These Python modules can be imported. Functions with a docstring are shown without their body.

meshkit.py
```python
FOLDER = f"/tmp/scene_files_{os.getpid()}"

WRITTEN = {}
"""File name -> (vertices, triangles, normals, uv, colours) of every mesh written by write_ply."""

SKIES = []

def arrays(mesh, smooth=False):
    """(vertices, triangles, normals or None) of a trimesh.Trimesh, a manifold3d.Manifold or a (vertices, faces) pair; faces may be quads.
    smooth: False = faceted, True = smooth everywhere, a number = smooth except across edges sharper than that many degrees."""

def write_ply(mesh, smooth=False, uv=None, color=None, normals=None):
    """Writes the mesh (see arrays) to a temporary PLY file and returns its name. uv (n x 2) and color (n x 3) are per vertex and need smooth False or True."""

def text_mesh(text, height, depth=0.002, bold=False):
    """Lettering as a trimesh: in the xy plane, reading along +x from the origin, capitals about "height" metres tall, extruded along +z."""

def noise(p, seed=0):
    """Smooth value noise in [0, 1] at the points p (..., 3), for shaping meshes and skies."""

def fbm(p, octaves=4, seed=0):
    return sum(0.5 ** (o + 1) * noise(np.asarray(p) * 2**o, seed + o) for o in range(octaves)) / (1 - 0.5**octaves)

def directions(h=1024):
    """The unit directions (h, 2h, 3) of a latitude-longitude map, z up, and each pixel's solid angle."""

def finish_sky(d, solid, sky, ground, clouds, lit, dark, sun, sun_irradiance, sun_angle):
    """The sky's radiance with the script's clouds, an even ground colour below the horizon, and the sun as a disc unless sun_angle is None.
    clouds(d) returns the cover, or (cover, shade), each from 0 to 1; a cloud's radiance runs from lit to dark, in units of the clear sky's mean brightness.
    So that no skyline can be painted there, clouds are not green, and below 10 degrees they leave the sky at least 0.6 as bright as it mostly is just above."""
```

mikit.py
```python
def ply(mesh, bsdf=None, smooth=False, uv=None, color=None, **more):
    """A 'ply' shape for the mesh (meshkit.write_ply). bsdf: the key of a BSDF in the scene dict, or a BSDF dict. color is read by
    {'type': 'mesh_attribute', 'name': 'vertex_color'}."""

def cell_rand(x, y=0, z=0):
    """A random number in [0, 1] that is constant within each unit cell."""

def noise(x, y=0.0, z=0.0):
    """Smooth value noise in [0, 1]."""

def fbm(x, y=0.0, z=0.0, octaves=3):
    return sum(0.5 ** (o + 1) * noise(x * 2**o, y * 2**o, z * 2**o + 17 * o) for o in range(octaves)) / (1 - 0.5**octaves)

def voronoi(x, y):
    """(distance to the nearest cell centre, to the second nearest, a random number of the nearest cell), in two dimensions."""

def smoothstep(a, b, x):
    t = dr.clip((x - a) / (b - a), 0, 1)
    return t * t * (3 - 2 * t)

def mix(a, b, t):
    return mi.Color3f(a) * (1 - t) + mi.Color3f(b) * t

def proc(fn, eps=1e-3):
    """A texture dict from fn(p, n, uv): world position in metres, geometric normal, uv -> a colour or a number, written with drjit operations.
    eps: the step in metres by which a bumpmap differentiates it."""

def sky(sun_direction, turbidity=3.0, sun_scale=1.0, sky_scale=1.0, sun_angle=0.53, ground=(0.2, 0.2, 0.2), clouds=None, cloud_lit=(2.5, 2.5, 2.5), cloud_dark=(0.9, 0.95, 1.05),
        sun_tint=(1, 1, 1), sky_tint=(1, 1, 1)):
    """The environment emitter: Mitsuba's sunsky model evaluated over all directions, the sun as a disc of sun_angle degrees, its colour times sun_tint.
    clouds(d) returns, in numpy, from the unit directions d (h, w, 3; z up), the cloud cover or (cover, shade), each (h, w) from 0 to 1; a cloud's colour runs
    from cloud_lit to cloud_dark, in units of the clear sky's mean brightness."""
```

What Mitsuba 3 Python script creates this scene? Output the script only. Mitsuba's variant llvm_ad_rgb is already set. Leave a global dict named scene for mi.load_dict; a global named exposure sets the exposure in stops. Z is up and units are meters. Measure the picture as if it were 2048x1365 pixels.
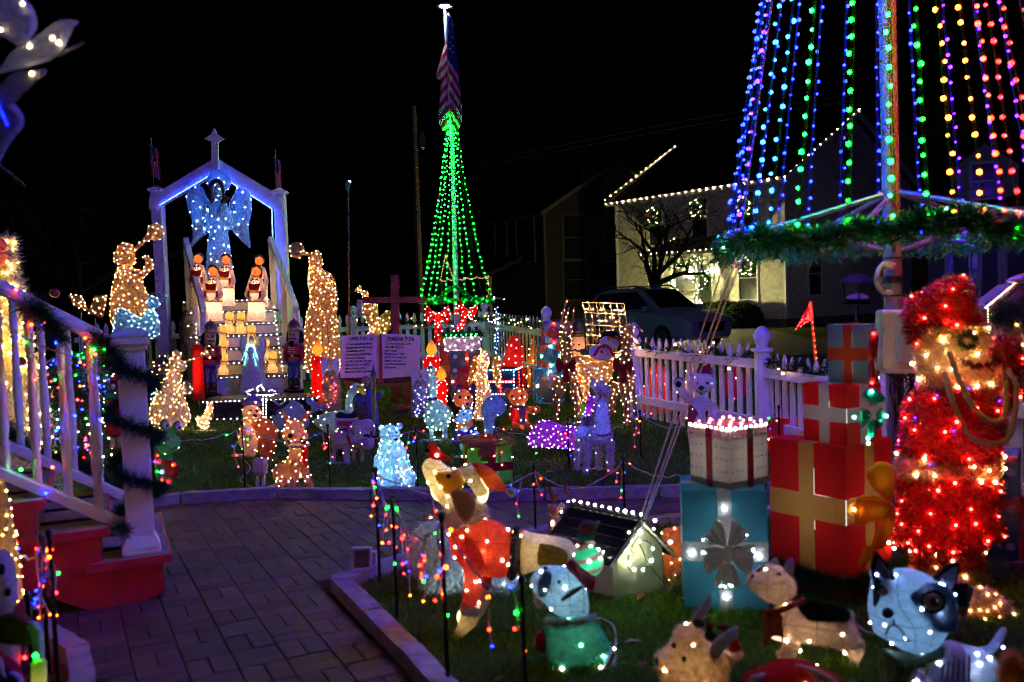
import math,random
import numpy as np,trimesh,manifold3d as m3,mitsuba as mi,drjit as dr,mikit,meshkit
from mikit import ply,proc,fbm,noise,smoothstep,mix,cell_rand
from scipy.spatial import Delaunay,cKDTree
from shapely.geometry import Polygon,LineString,Point
import shapely
T = mi.ScalarTransform4f
scene,labels = {'type': 'scene'},{}
# ---------------- camera ----------------
FPX,EYE = 1800.0,np.array([0,0,1.6])
PITCH,ROLL = math.radians(2.9),math.radians(1.9)
FW = np.array([0,math.cos(PITCH),-math.sin(PITCH)])
U0,R0 = np.array([0,math.sin(PITCH),math.cos(PITCH)]),np.array([1.0,0,0])
RT = math.cos(ROLL) * R0 - math.sin(ROLL) * U0
UP = math.sin(ROLL) * R0 + math.cos(ROLL) * U0
FOCUS = 12.0
scene['camera'] = {'type': 'thinlens','fov': 2 * math.degrees(math.atan(1024 / FPX)),'fov_axis': 'x','near_clip': 0.05,'far_clip': 400.0,
                   'aperture_radius': 0.0075,'focus_distance': FOCUS,
                   'to_world': T().look_at(origin=EYE.tolist(),target=(EYE + FW).tolist(),up=UP.tolist())}
# ---------------- night sky ----------------
sky = mikit.sky([0.3,0.6,0.04],turbidity=3,sun_scale=0.0,sky_scale=0.0012,sky_tint=(0.75,0.95,1.25))
sky['sampling_weight'] = 1.0
scene['sky'] = sky
exposure = 1.1
CORE = 0.55  # lamps inside translucent figures
LK = 1.85   # overall lamp strength
# ---------------- pixel helpers ----------------
def ray(px,py): return FW + RT * (px - 1024) / FPX - UP * (py - 682.5) / FPX
def at(px,py,d): return EYE + ray(px,py) * d
def G(px,py,z=0.0):
    r = ray(px,py); return EYE + r * (z - EYE[2]) / r[2]
def depth(p): return float(np.dot(np.asarray(p,float) - EYE,FW))
def gdepth(px,py,z=0.0): return depth(G(px,py,z))
rng = np.random.default_rng(7)
class Fig:
    """A figure's working frame: x right, y away, z up, in photo pixels at its own distance; m() takes a mesh to metres in the world."""
    def __init__(s,px,py,d=None,z=0.0):
        s.d = gdepth(px,py,z) if d is None else d
        s.o = at(px,py,s.d); s.px,s.py,s.s = px,py,s.d / FPX
    def w(s,p):
        p = np.atleast_2d(np.asarray(p,float)); q = (p[:,:1] - s.px) * RT + p[:,1:2] * FW + (s.py - p[:,2:3]) * UP
        return s.o + q * s.s
    def m(s,mesh):
        return trimesh.Trimesh(s.w(np.asarray(mesh.vertices) * [1,1,1]),mesh.faces,process=False)
# in the figure frame the third coordinate is the photo's row (grows downwards); meshes are built with it and turned right side out by fix()
def fix(mesh):
    if mesh.is_watertight and mesh.volume < 0: mesh.invert()
    return mesh
# ---------------- entries ----------------
USED = {}
def uniq(key):
    n = USED.get(key,0); USED[key] = n + 1
    return key if n == 0 else f'{key}_{n:03d}'
def thing(name,label=None,cat=None,group=None,kind=None):
    key = uniq(name)
    d = {}
    if label: d['label'] = label
    if cat: d['category'] = cat
    if group: d['group'] = group
    if kind: d['kind'] = kind
    labels[key] = d
    return key
def rgbv(n,c): return np.broadcast_to(np.asarray(c,float),(n,3))
def enc(c,tex):
    """A colour per vertex as texture coordinates, so that all the meshes of one material can share it; tex: which grain the material adds."""
    c = np.clip(c,0.0,1.0)
    return np.stack([np.floor(np.sqrt(c[:,0]) * 255) + .1 + .8 * c[:,1],tex + .1 + .8 * c[:,2]],1)
STUFFY = ('greenery','foliage','crown','wire','tinsel','lettering','rope','fluff','leaves','cord','eye_wreath','mouth_','cheek','coat','pile','fur','sequins','face_feature','paw_pad','wicker','crown_point','hat_band','strand_')
def add(key,mesh,bsdf,color=(.5,.5,.5),smooth=False,tex=0,label=None,kind=None,raw=False,**more):
    """One entry. color: one colour, or one per face."""
    nm = key.split('__')[-1]
    if any(q in nm for q in STUFFY) and '__' in key: kind = kind or 'stuff'
    if isinstance(mesh,(list,tuple)):
        if kind == 'stuff' or len(mesh) == 1 or np.ndim(color) == 2 or '__' not in key: mesh = cat(mesh)
        else: return [add(key,m,bsdf,color,smooth,tex,label,kind,raw,**more) for m in mesh][0]
    if not raw: key = uniq(key)
    c = np.asarray(color(mesh) if callable(color) else color,float)
    v,f,n = meshkit.arrays(mesh,smooth)
    if c.ndim == 2:
        v,n = v[f.ravel()],n[f.ravel()] if n is not None else None
        f = np.arange(len(v)).reshape(-1,3); c = np.repeat(c,3,0)
    else: c = rgbv(len(v),c)
    if n is None:
        if c.shape[0] != 3 * len(f): v = v[f.ravel()]; c = c[:1].repeat(3 * len(f),0); f = np.arange(len(v)).reshape(-1,3)
        n = np.cross(v[1::3] - v[::3],v[2::3] - v[::3]); n /= np.linalg.norm(n,axis=1,keepdims=True) + 1e-20; n = np.repeat(n,3,0)
    scene[key] = {'type': 'ply','filename': meshkit.write_ply((v,f),False,enc(c,tex),None,normals=n),'face_normals': False,'bsdf': {'type': 'ref','id': bsdf},**more}
    if label or kind:
        labels.setdefault(key,{})
        if label: labels[key]['label'] = label
        if kind: labels[key]['kind'] = kind
    return key
def cat(ms): return trimesh.util.concatenate([m for m in ms if m is not None])
ICO = trimesh.creation.icosphere(subdivisions=0)
ICO1 = trimesh.creation.icosphere(subdivisions=1)
def beads(pts,r,shape=None):
    pts = np.atleast_2d(pts); b = shape if shape is not None else ICO
    r = np.broadcast_to(np.asarray(r,float),(len(pts),))
    v = (b.vertices[None] * r[:,None,None] + pts[:,None]).reshape(-1,3)
    f = (b.faces[None] + (np.arange(len(pts)) * len(b.vertices))[:,None,None]).reshape(-1,3)
    return trimesh.Trimesh(v,f,process=False),len(b.vertices)
WARM,COOL,CYAN,BLUE,GREEN,RED,PURP,YEL,ORG,PINK = (1,.52,.18),(.5,.78,1),(.3,.86,1),(.002,.008,1),(.002,1,.012),(1,.008,.005),(.05,.002,1),(1,.06,.002),(1,.012,.001),(1,.25,.6)
GROUPS = {}
def lamp_group(rgb,L,w,core):
    """One glowing body per lamp colour, placed by instances."""
    g = (tuple(rgb),L,core)
    if g not in GROUPS:
        name = f'lamp_shape_{len(GROUPS)}'; GROUPS[g] = name
        b = trimesh.creation.icosphere(subdivisions=2) if core else ICO
        sh = {'type': 'ply','filename': meshkit.write_ply(b),'face_normals': True,'bsdf': {'type': 'ref','id': 'bulb'},
              'emitter': {'type': 'area','radiance': {'type': 'rgb','value': [max(1e-4,float(x) * L * (CORE if core else LK)) for x in rgb]},'sampling_weight': float(w)}}
        scene[name] = {'type': 'shapegroup','id': name,'body': sh}
    return GROUPS[g]
def M4(p,a,b,c):
    m = np.eye(4); m[:3,0],m[:3,1],m[:3,2],m[:3,3] = a,b,c,p; return T(m)
def light(key,pts,r,rgb,L=6.0,w=None,kind='stuff',raw=False):
    """Bulbs: small glowing bodies at pts (world), one entry in pieces. rgb: one colour or one per bulb."""
    if not raw: key = uniq(key)
    pts = np.atleast_2d(pts); q = np.random.default_rng(len(scene)); rr = np.broadcast_to(np.asarray(r,float),(len(pts),)) * (q.uniform(.72,1.2,len(pts)) if len(pts) > 6 else 1); rgb = [tuple(c) for c in rgb] if np.ndim(rgb) == 2 else [tuple(rgb)] * len(pts)
    for i,(p,q,c) in enumerate(zip(pts,rr,rgb)):
        scene[f'{key}__{i + 1:03d}'] = {'type': 'instance','group': {'type': 'ref','id': lamp_group(c,L,1.0 if w is None else w,False)},'to_world': M4(p,(q,0,0),(0,q,0),(0,0,q))}
    if kind: labels.setdefault(key,{})['kind'] = kind
    return key
def glow(key,F,bodies,rgb,L):
    """The lamps inside a translucent figure: glowing round bodies (x, depth, row, rx, ry, rz) in the figure's frame."""
    key = uniq(key)
    if len(bodies) > 1: labels[key] = {'kind': 'stuff'}
    for i,(x,y,z,a,b,c) in enumerate(np.atleast_2d(np.asarray(bodies,float))):
        scene[f'{key}__{i + 1:03d}'] = {'type': 'instance','group': {'type': 'ref','id': lamp_group(rgb,L,0.03,True)},
                                         'to_world': M4(F.w((x,y,z))[0],RT * a * F.s,FW * b * F.s,UP * c * F.s)}
    return key
# ---------------- mesh builders ----------------
def tube(pts,r,n=6,closed=False):
    pts = np.asarray(pts,float); k = len(pts)
    r = np.broadcast_to(np.asarray(r,float),(k,))
    t = np.gradient(pts,axis=0); t /= np.linalg.norm(t,axis=1,keepdims=True) + 1e-12
    ref = np.array([0,0,1.0]) if abs(t[:,2]).mean() < .8 else np.array([1.0,0,0])
    a = np.cross(t,ref); a /= np.linalg.norm(a,axis=1,keepdims=True) + 1e-12; b = np.cross(t,a)
    th = np.arange(n) * 2 * np.pi / n
    v = (pts[:,None] + r[:,None,None] * (np.cos(th)[None,:,None] * a[:,None] + np.sin(th)[None,:,None] * b[:,None])).reshape(-1,3)
    i,j = np.meshgrid(np.arange(k - 1),np.arange(n),indexing='ij'); i,j = i.ravel(),j.ravel(); j2 = (j + 1) % n
    f = np.vstack([np.stack([i * n + j,(i + 1) * n + j,(i + 1) * n + j2],1),np.stack([i * n + j,(i + 1) * n + j2,i * n + j2],1)])
    v = np.vstack([v,pts[:1],pts[-1:]]); e = np.arange(n); e2 = (e + 1) % n
    f = np.vstack([f,np.stack([e,e2,np.full(n,k * n)],1),np.stack([(k - 1) * n + e2,(k - 1) * n + e,np.full(n,k * n + 1)],1)])
    m = trimesh.Trimesh(v,f,process=False)
    if m.volume < 0: m.invert()
    return m
def spline(p,n=8,closed=False):
    p = np.asarray(p,float)
    q = np.vstack([p[-1:],p,p[:2]]) if closed else np.vstack([2 * p[:1] - p[1:2],p,2 * p[-1:] - p[-2:-1]])
    out = []
    for i in range(1,len(q) - 2):
        t = np.linspace(0,1,n,endpoint=False)[:,None]
        a,b,c,d = q[i - 1],q[i],q[i + 1],q[i + 2]
        out.append(0.5 * (2 * b + (c - a) * t + (2 * a - 5 * b + 4 * c - d) * t**2 + (3 * b - a - 3 * c + d) * t**3))
    if not closed: out.append(p[-1:])
    return np.vstack(out)
def box(c,size,rz=0.0,bev=0.0):
    """A box with bevelled edges, centre c, turned by rz (radians) about z."""
    sx,sy,sz = np.asarray(size,float) / 2
    if bev > 0:
        b = min(bev,.45 * 2 * min(sx,sy,sz))
        pts = np.array([[x * (sx - (0 if k == 0 else b)),y * (sy - (0 if k == 1 else b)),z * (sz - (0 if k == 2 else b))] for x in (-1,1) for y in (-1,1) for z in (-1,1) for k in range(3)])
        m = trimesh.Trimesh(*_hull(pts),process=False)
    else: m = trimesh.creation.box((2 * sx,2 * sy,2 * sz))
    v = np.asarray(m.vertices); cs,sn = math.cos(rz),math.sin(rz)
    v = np.stack([v[:,0] * cs - v[:,1] * sn,v[:,0] * sn + v[:,1] * cs,v[:,2]],1) + np.asarray(c,float)
    return trimesh.Trimesh(v,m.faces,process=False)
def _hull(pts):
    h = m3.Manifold.hull_points(np.asarray(pts,float)).to_mesh(); return h.vert_properties[:,:3],h.tri_verts
def hullm(pts): return trimesh.Trimesh(*_hull(pts),process=False)
def beam(p,q,w,h,up=(0,0,1),bev=0.004):
    """A squared timber from p to q."""
    p,q = np.asarray(p,float),np.asarray(q,float); d = q - p; L = np.linalg.norm(d); d /= L
    if abs(np.dot(d,up)) > .999: up = (1,0,0) if abs(d[0]) < .9 else (0,1,0)
    a = np.cross(d,up); a /= np.linalg.norm(a); b = np.cross(a,d)
    m = box((0,0,0),(w,L,h),0,bev); v = np.asarray(m.vertices)
    return trimesh.Trimesh((p + q) / 2 + v[:,:1] * a + v[:,1:2] * d + v[:,2:] * b,m.faces,process=False)
def lathe(prof,n=20,c=(0,0,0)):
    """prof: (radius, height) pairs, bottom to top."""
    prof = np.asarray(prof,float); k = len(prof); th = np.arange(n) * 2 * np.pi / n
    v = np.stack([prof[:,:1] * np.cos(th),prof[:,:1] * np.sin(th),np.repeat(prof[:,1:],n,1)],-1).reshape(-1,3)
    i,j = np.meshgrid(np.arange(k - 1),np.arange(n),indexing='ij'); i,j = i.ravel(),j.ravel(); j2 = (j + 1) % n
    f = np.vstack([np.stack([i * n + j,i * n + j2,(i + 1) * n + j2],1),np.stack([i * n + j,(i + 1) * n + j2,(i + 1) * n + j],1)])
    v = np.vstack([v,[[0,0,prof[0,1]],[0,0,prof[-1,1]]]]); e = np.arange(n); e2 = (e + 1) % n
    f = np.vstack([f,np.stack([e2,e,np.full(n,k * n)],1),np.stack([(k - 1) * n + e,(k - 1) * n + e2,np.full(n,k * n + 1)],1)])
    return trimesh.Trimesh(v + np.asarray(c,float),f,process=False)
SPH = [m3.Manifold.sphere(1.0,20)]
def blob(bones,edge,it=8,squash=1.0):
    """One continuous body from bones ((x,y,z,r),(x,y,z,r)): hulls of spheres, joined, refined to edge, smoothed."""
    out = None
    for b in bones:
        b = np.asarray(b,float).reshape(-1,4)
        s = [SPH[0].scale((r,r * squash,r)).translate((x,y,z)) for x,y,z,r in b]
        h = s[0] if len(s) == 1 else m3.Manifold.batch_hull(s)
        out = h if out is None else out + h
    mm = out.refine_to_length(edge).to_mesh()
    t = trimesh.Trimesh(mm.vert_properties[:,:3],mm.tri_verts,process=True)
    if it: trimesh.smoothing.filter_taubin(t,lamb=0.5,nu=0.53,iterations=it)
    return t
def puff(poly,thick,step=None,curve=True,n=5,prof=0.5,y=0.0,back=1.0,holes=None):
    """A stuffed body with the given outline (x, row): as thick at each point as its distance to the rim allows (at most thick each way); back: how deep the far side is."""
    p = spline(poly,n,True) if curve else np.asarray(poly,float)
    pg = Polygon(p,[spline(h,n,True) if curve else h for h in holes] if holes else None).buffer(0)
    if pg.geom_type != 'Polygon': pg = max(pg.geoms,key=lambda g: g.area)
    x0,z0,x1,z1 = pg.bounds
    step = step or max((x1 - x0),(z1 - z0)) / 26
    def ring(r):
        ln = LineString(r.coords); k = max(8,int(ln.length / step)); return np.array([ln.interpolate(i / k,normalized=True).coords[0] for i in range(k)])
    bd = np.vstack([ring(r) for r in [pg.exterior,*pg.interiors]])
    gx,gz = np.meshgrid(np.arange(x0,x1,step),np.arange(z0,z1,step * .87)); gx[1::2] += step / 2
    g = np.stack([gx.ravel(),gz.ravel()],1)
    inn = shapely.contains_xy(pg.buffer(-step * .55),g[:,0],g[:,1]) if not pg.buffer(-step * .55).is_empty else np.zeros(len(g),bool)
    pts = np.vstack([bd,g[inn]]); nb = len(bd)
    tri = Delaunay(pts).simplices; c = pts[tri].mean(1)
    tri = tri[shapely.contains_xy(pg.buffer(step * .02),c[:,0],c[:,1])]
    a = pts[tri]; ar = (a[:,1,0] - a[:,0,0]) * (a[:,2,1] - a[:,0,1]) - (a[:,1,1] - a[:,0,1]) * (a[:,2,0] - a[:,0,0])
    tri = tri[np.abs(ar) > 1e-9]; ar = ar[np.abs(ar) > 1e-9]; tri[ar < 0] = tri[ar < 0][:,[0,2,1]]
    dd = cKDTree(np.array([l for r in [pg.exterior,*pg.interiors] for l in np.array(r.segmentize(step / 2).coords)])).query(pts)[0]; dd[:nb] = 0
    D = max(dd.max(),1e-6); u = np.clip(dd / min(D,thick * 1.2),0,1); h = min(thick,D * 1.3) * np.maximum(1 - (1 - u)**2,0)**prof
    # the two sides share the rim
    front = np.stack([pts[:,0],y - h,pts[:,1]],1); far = np.stack([pts[:,0],y + h * back,pts[:,1]],1)
    idx = np.concatenate([np.arange(nb),np.arange(nb,len(pts)) + len(pts) - nb])
    v = np.vstack([front,far[nb:]])
    return trimesh.Trimesh(v,np.vstack([tri,idx[tri][:,::-1]]),process=False)
def slab(poly,th,y=0.0,curve=False,holes=None,bev=0.0,n=5):
    """A cut-out board: outline (x, row), thickness th in depth, front face at y."""
    p = spline(poly,n,True) if curve else np.asarray(poly,float)
    pg = Polygon(p,holes).buffer(0)
    if pg.geom_type != 'Polygon': pg = max(pg.geoms,key=lambda g: g.area)
    m = trimesh.creation.extrude_polygon(pg,th,engine='earcut'); v = np.asarray(m.vertices)
    m = trimesh.Trimesh(np.stack([v[:,0],v[:,2] + y,v[:,1]],1),m.faces,process=False)
    return m
def ell(c,r,n=1):
    s = trimesh.creation.icosphere(subdivisions=n + 1); return trimesh.Trimesh(s.vertices * np.asarray(r,float) + np.asarray(c,float),s.faces,process=False)
def W(F,mesh):
    """To the world, right side out."""
    m = F.m(mesh)
    if m.volume < 0: m.invert()
    return m
def spread(mesh,n,seed=0,keep=None,over=1.9):
    """About n points spread evenly over a mesh, with their normals."""
    p,fi = trimesh.sample.sample_surface(mesh,int(n * over * (1.9 if keep is not None else 1)),seed=seed)
    p,fi = np.asarray(p),np.asarray(fi); nn = mesh.face_normals[fi]
    if keep is not None:
        k = keep(p,nn); p,nn = p[k],nn[k]
        if len(p) == 0: return p,nn
        n = max(1,min(n,len(p)))
    d = np.full(len(p),1e9); pick = [0]
    for _ in range(min(n,len(p)) - 1):
        d = np.minimum(d,((p - p[pick[-1]])**2).sum(1)); pick.append(int(d.argmax()))
    return p[pick],nn[pick]
def facing(p,n): return ((EYE - p) * n).sum(1) > -0.25 * np.linalg.norm(EYE - p,axis=1)
def studs(key,mesh,n,r,rgb,L=6.0,seed=1,front=True,jit=0.0,out=0.4):
    """Bulbs of a light chain over a figure's skin."""
    p,nn = spread(mesh,n,seed,facing if front else None)
    if jit: p = p + np.random.default_rng(seed).normal(0,jit,p.shape)
    return light(key,p + nn * r * out,r,rgb,L)
def needles(path,rad,count,ln,wd,seed=0,droop=0.0):
    """Garland or tinsel: thin pointed strips standing off a path."""
    r = np.random.default_rng(seed); path = np.asarray(path,float)
    seg = np.linalg.norm(np.diff(path,axis=0),axis=1); cum = np.concatenate([[0],np.cumsum(seg)])
    s = r.uniform(0,cum[-1],count); i = np.clip(np.searchsorted(cum,s) - 1,0,len(seg) - 1); t = (s - cum[i]) / np.maximum(seg[i],1e-9)
    c = path[i] + (path[i + 1] - path[i]) * t[:,None]
    d = r.normal(size=(count,3)); d[:,2] -= droop; d /= np.linalg.norm(d,axis=1,keepdims=True)
    l = ln * r.uniform(.6,1.15,count); a = c + d * (rad * r.uniform(0,.5,count))[:,None]; b = c + d * (rad * .3 + l)[:,None]
    e = np.cross(d,r.normal(size=(count,3))); e /= np.linalg.norm(e,axis=1,keepdims=True); e *= wd / 2
    v = np.stack([a - e,a + e,b],1).reshape(-1,3)
    return trimesh.Trimesh(v,np.arange(3 * count).reshape(-1,3),process=False)
def fur(mesh,count,ln,wd,seed=0,comb=(0,0,0),keep=None):
    """Pile of strips standing off a surface."""
    r = np.random.default_rng(seed); p,fi = trimesh.sample.sample_surface(mesh,count,seed=seed); p = np.asarray(p); n = np.asarray(mesh.face_normals)[np.asarray(fi)]
    if keep is not None: k = keep(p,n); p,n = p[k],n[k]
    d = n + r.normal(0,.45,p.shape) + np.asarray(comb,float); d /= np.linalg.norm(d,axis=1,keepdims=True)
    e = np.cross(d,r.normal(size=p.shape)); e /= np.linalg.norm(e,axis=1,keepdims=True); e *= wd / 2
    l = ln * r.uniform(.5,1.15,(len(p),1))
    v = np.stack([p - e,p + e,p + d * l],1).reshape(-1,3)
    return trimesh.Trimesh(v,np.arange(3 * len(p)).reshape(-1,3),process=False)
def cv(pts,ox,oy,s):
    """Measured points of an enlarged view to photo pixels."""
    p = np.asarray(pts,float); return np.c_[ox + p[:,0] / s,oy + p[:,1] / s]
class Build:
    """A figure under one key, built in photo pixels at its own distance."""
    def __init__(s,name,label,cat_,px,py,d=None,z=0.0,group=None):
        s.k = thing(name,label,cat_,group); s.F = Fig(px,py,d,z); s.skin = []
    def p(s,name,mesh,mat='cloth',col=(.7,.68,.62),tex=1,smooth=True,skin=True,parent=None,label=None):
        m = [W(s.F,x) for x in mesh] if isinstance(mesh,(list,tuple)) else W(s.F,mesh)
        if skin: s.skin.append(cat(m) if isinstance(m,list) else m)
        return add((parent or s.k) + '__' + name,m,mat,col,smooth=smooth,tex=tex,label=label)
    def wp(s,name,mesh,mat='paint',col=(.5,.5,.5),tex=0,smooth=False,parent=None,label=None):
        return add((parent or s.k) + '__' + name,mesh,mat,col,smooth=smooth,tex=tex,label=label)
    def lights(s,n,rp,rgb,L=8,seed=1,front=True,jit=0.0,name='bulbs',skin=None,out=.4):
        m = cat(s.skin) if skin is None else skin
        if n >= 16:      # the lead that joins the bulbs
            p,nn = spread(m,n,seed,facing if front else None); p = p + nn * .003; left = set(range(1,len(p))); o = [0]; runs = [[p[0]]]; md = 2.6 * np.sqrt(m.area / max(len(p),1) / 2)
            tr = cKDTree(p)
            while left:
                dd,ii = tr.query(p[o[-1]],k=min(14,len(p))); c = [(a,b) for a,b in zip(np.atleast_1d(dd),np.atleast_1d(ii)) if b in left]; j = c[0][1] if c and c[0][0] < md else min(left)
                if c and c[0][0] < md: runs[-1].append(p[j])
                else: runs.append([p[j]])
                left.discard(j); o.append(j)
            add(s.k + '__lead_wire',[tube(w_,.0014 + .12 * s.F.s,3) for w_ in runs if len(w_) > 1],'matte',(.03,.035,.025))
        return studs(s.k + '__' + name,m,n,.84 * rp * s.F.s,rgb,L,seed,front,jit * s.F.s,out)
    def seam(s,skin,lines,rp=.55,col=(.1,.1,.1)):
        """Frame wires showing through the fabric, laid on the skin along photo-pixel lines."""
        v = np.asarray(skin.vertices) - EYE; d = v @ FW; uv = np.c_[1024 + FPX * (v @ RT) / d,682.5 - FPX * (v @ UP) / d]; tr = cKDTree(uv); ts_ = []
        for ln in lines:
            q = spline(ln,6); dd,ii = tr.query(q,k=8); ok = np.where(dd < 12,d[ii],1e9).min(1); k = ok < 1e8
            if k.sum() > 3: ts_.append(tube(np.array([at(x,y,z - .004) for (x,y),z in zip(q[k],ok[k])]),rp * s.F.s,4))
        if ts_: add(s.k + '__frame_wire',ts_,'matte',col)
    def dots(s,pts,rp,rgb,L=8,name='bulbs',kind='stuff'):
        return light(s.k + '__' + name,s.F.w(np.asarray(pts,float)),rp * s.F.s,rgb,L,kind=kind)
    def glow(s,bodies,rgb,L,name='inner_lamp'): return glow(s.k + '__' + name,s.F,bodies,rgb,L)
    def tube(s,pts,r,n=5): return tube(s.F.w(np.asarray(pts,float)),np.asarray(r) * s.F.s,n)
def lz(px,py,prof,s=1.0,sq=1.0,n=20,dy=0.0):
    """A turned body in a figure's frame: (radius, height above py) pairs."""
    m = lathe([(r * s,-z * s) for r,z in prof],n); v = np.asarray(m.vertices)
    return trimesh.Trimesh(np.c_[px + v[:,0],v[:,1] * sq + dy,py + v[:,2]],m.faces[:,::-1],process=False)
def ptube(pts,r,n=6): return tube(np.asarray(pts,float),r,n)
def pbox(x0,y0,x1,y1,d0,d1,bev=1.0):
    return box(((x0 + x1) / 2,(d0 + d1) / 2,(y0 + y1) / 2),(abs(x1 - x0),abs(d1 - d0),abs(y1 - y0)),0,bev)
# ---------------- materials ----------------
def palette(p,n,uv):
    fu,fv = dr.floor(uv.x),dr.floor(uv.y)
    c = mi.Color3f(dr.square(fu / 255),(uv.x - fu - .1) / .8,(uv.y - fv - .1) / .8)
    f = fbm(p.x * 70,p.y * 70,p.z * 70,4); g = fbm(p.x * 7,p.y * 7,p.z * 7,2)
    weave = 0.5 + 0.5 * dr.sin(p.z * 420 + 3 * f) * dr.sin((p.x + p.y) * 420 + 3 * f)
    k = dr.select(fv < .5,1,dr.select(fv < 1.5,.55 + .9 * f,dr.select(fv < 2.5,.65 + .7 * g,.35 + .6 * f + .7 * weave * f)))
    return dr.clip(c * k,0.001,.95)
VC = proc(palette)
def ts(d): return {'type': 'twosided','bsdf': d}
scene['bulb'] = {'type': 'diffuse','reflectance': {'type': 'rgb','value': .3}}
scene['matte'] = ts({'type': 'diffuse','reflectance': VC})
scene['paint'] = ts({'type': 'principled','base_color': VC,'roughness': 0.42,'specular': 0.45})
scene['gloss'] = ts({'type': 'principled','base_color': VC,'roughness': 0.16,'specular': 0.6})
scene['metal'] = ts({'type': 'principled','base_color': VC,'roughness': 0.28,'metallic': 0.9})
scene['tinsel'] = ts({'type': 'principled','base_color': VC,'roughness': 0.25,'metallic': 0.35,'specular': 0.8})
scene['cloth'] = {'type': 'principledthin','base_color': VC,'roughness': 0.7,'diff_trans': 1.0,'spec_trans': 0.0}
scene['lampshade'] = {'type': 'principledthin','base_color': VC,'roughness': 0.1,'diff_trans': 0.9,'spec_trans': 0.0,'eta': 1.5}
scene['leafy'] = {'type': 'principledthin','base_color': VC,'roughness': 0.5,'diff_trans': 0.6,'spec_trans': 0.0}
scene['glass'] = {'type': 'thindielectric'}
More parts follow.
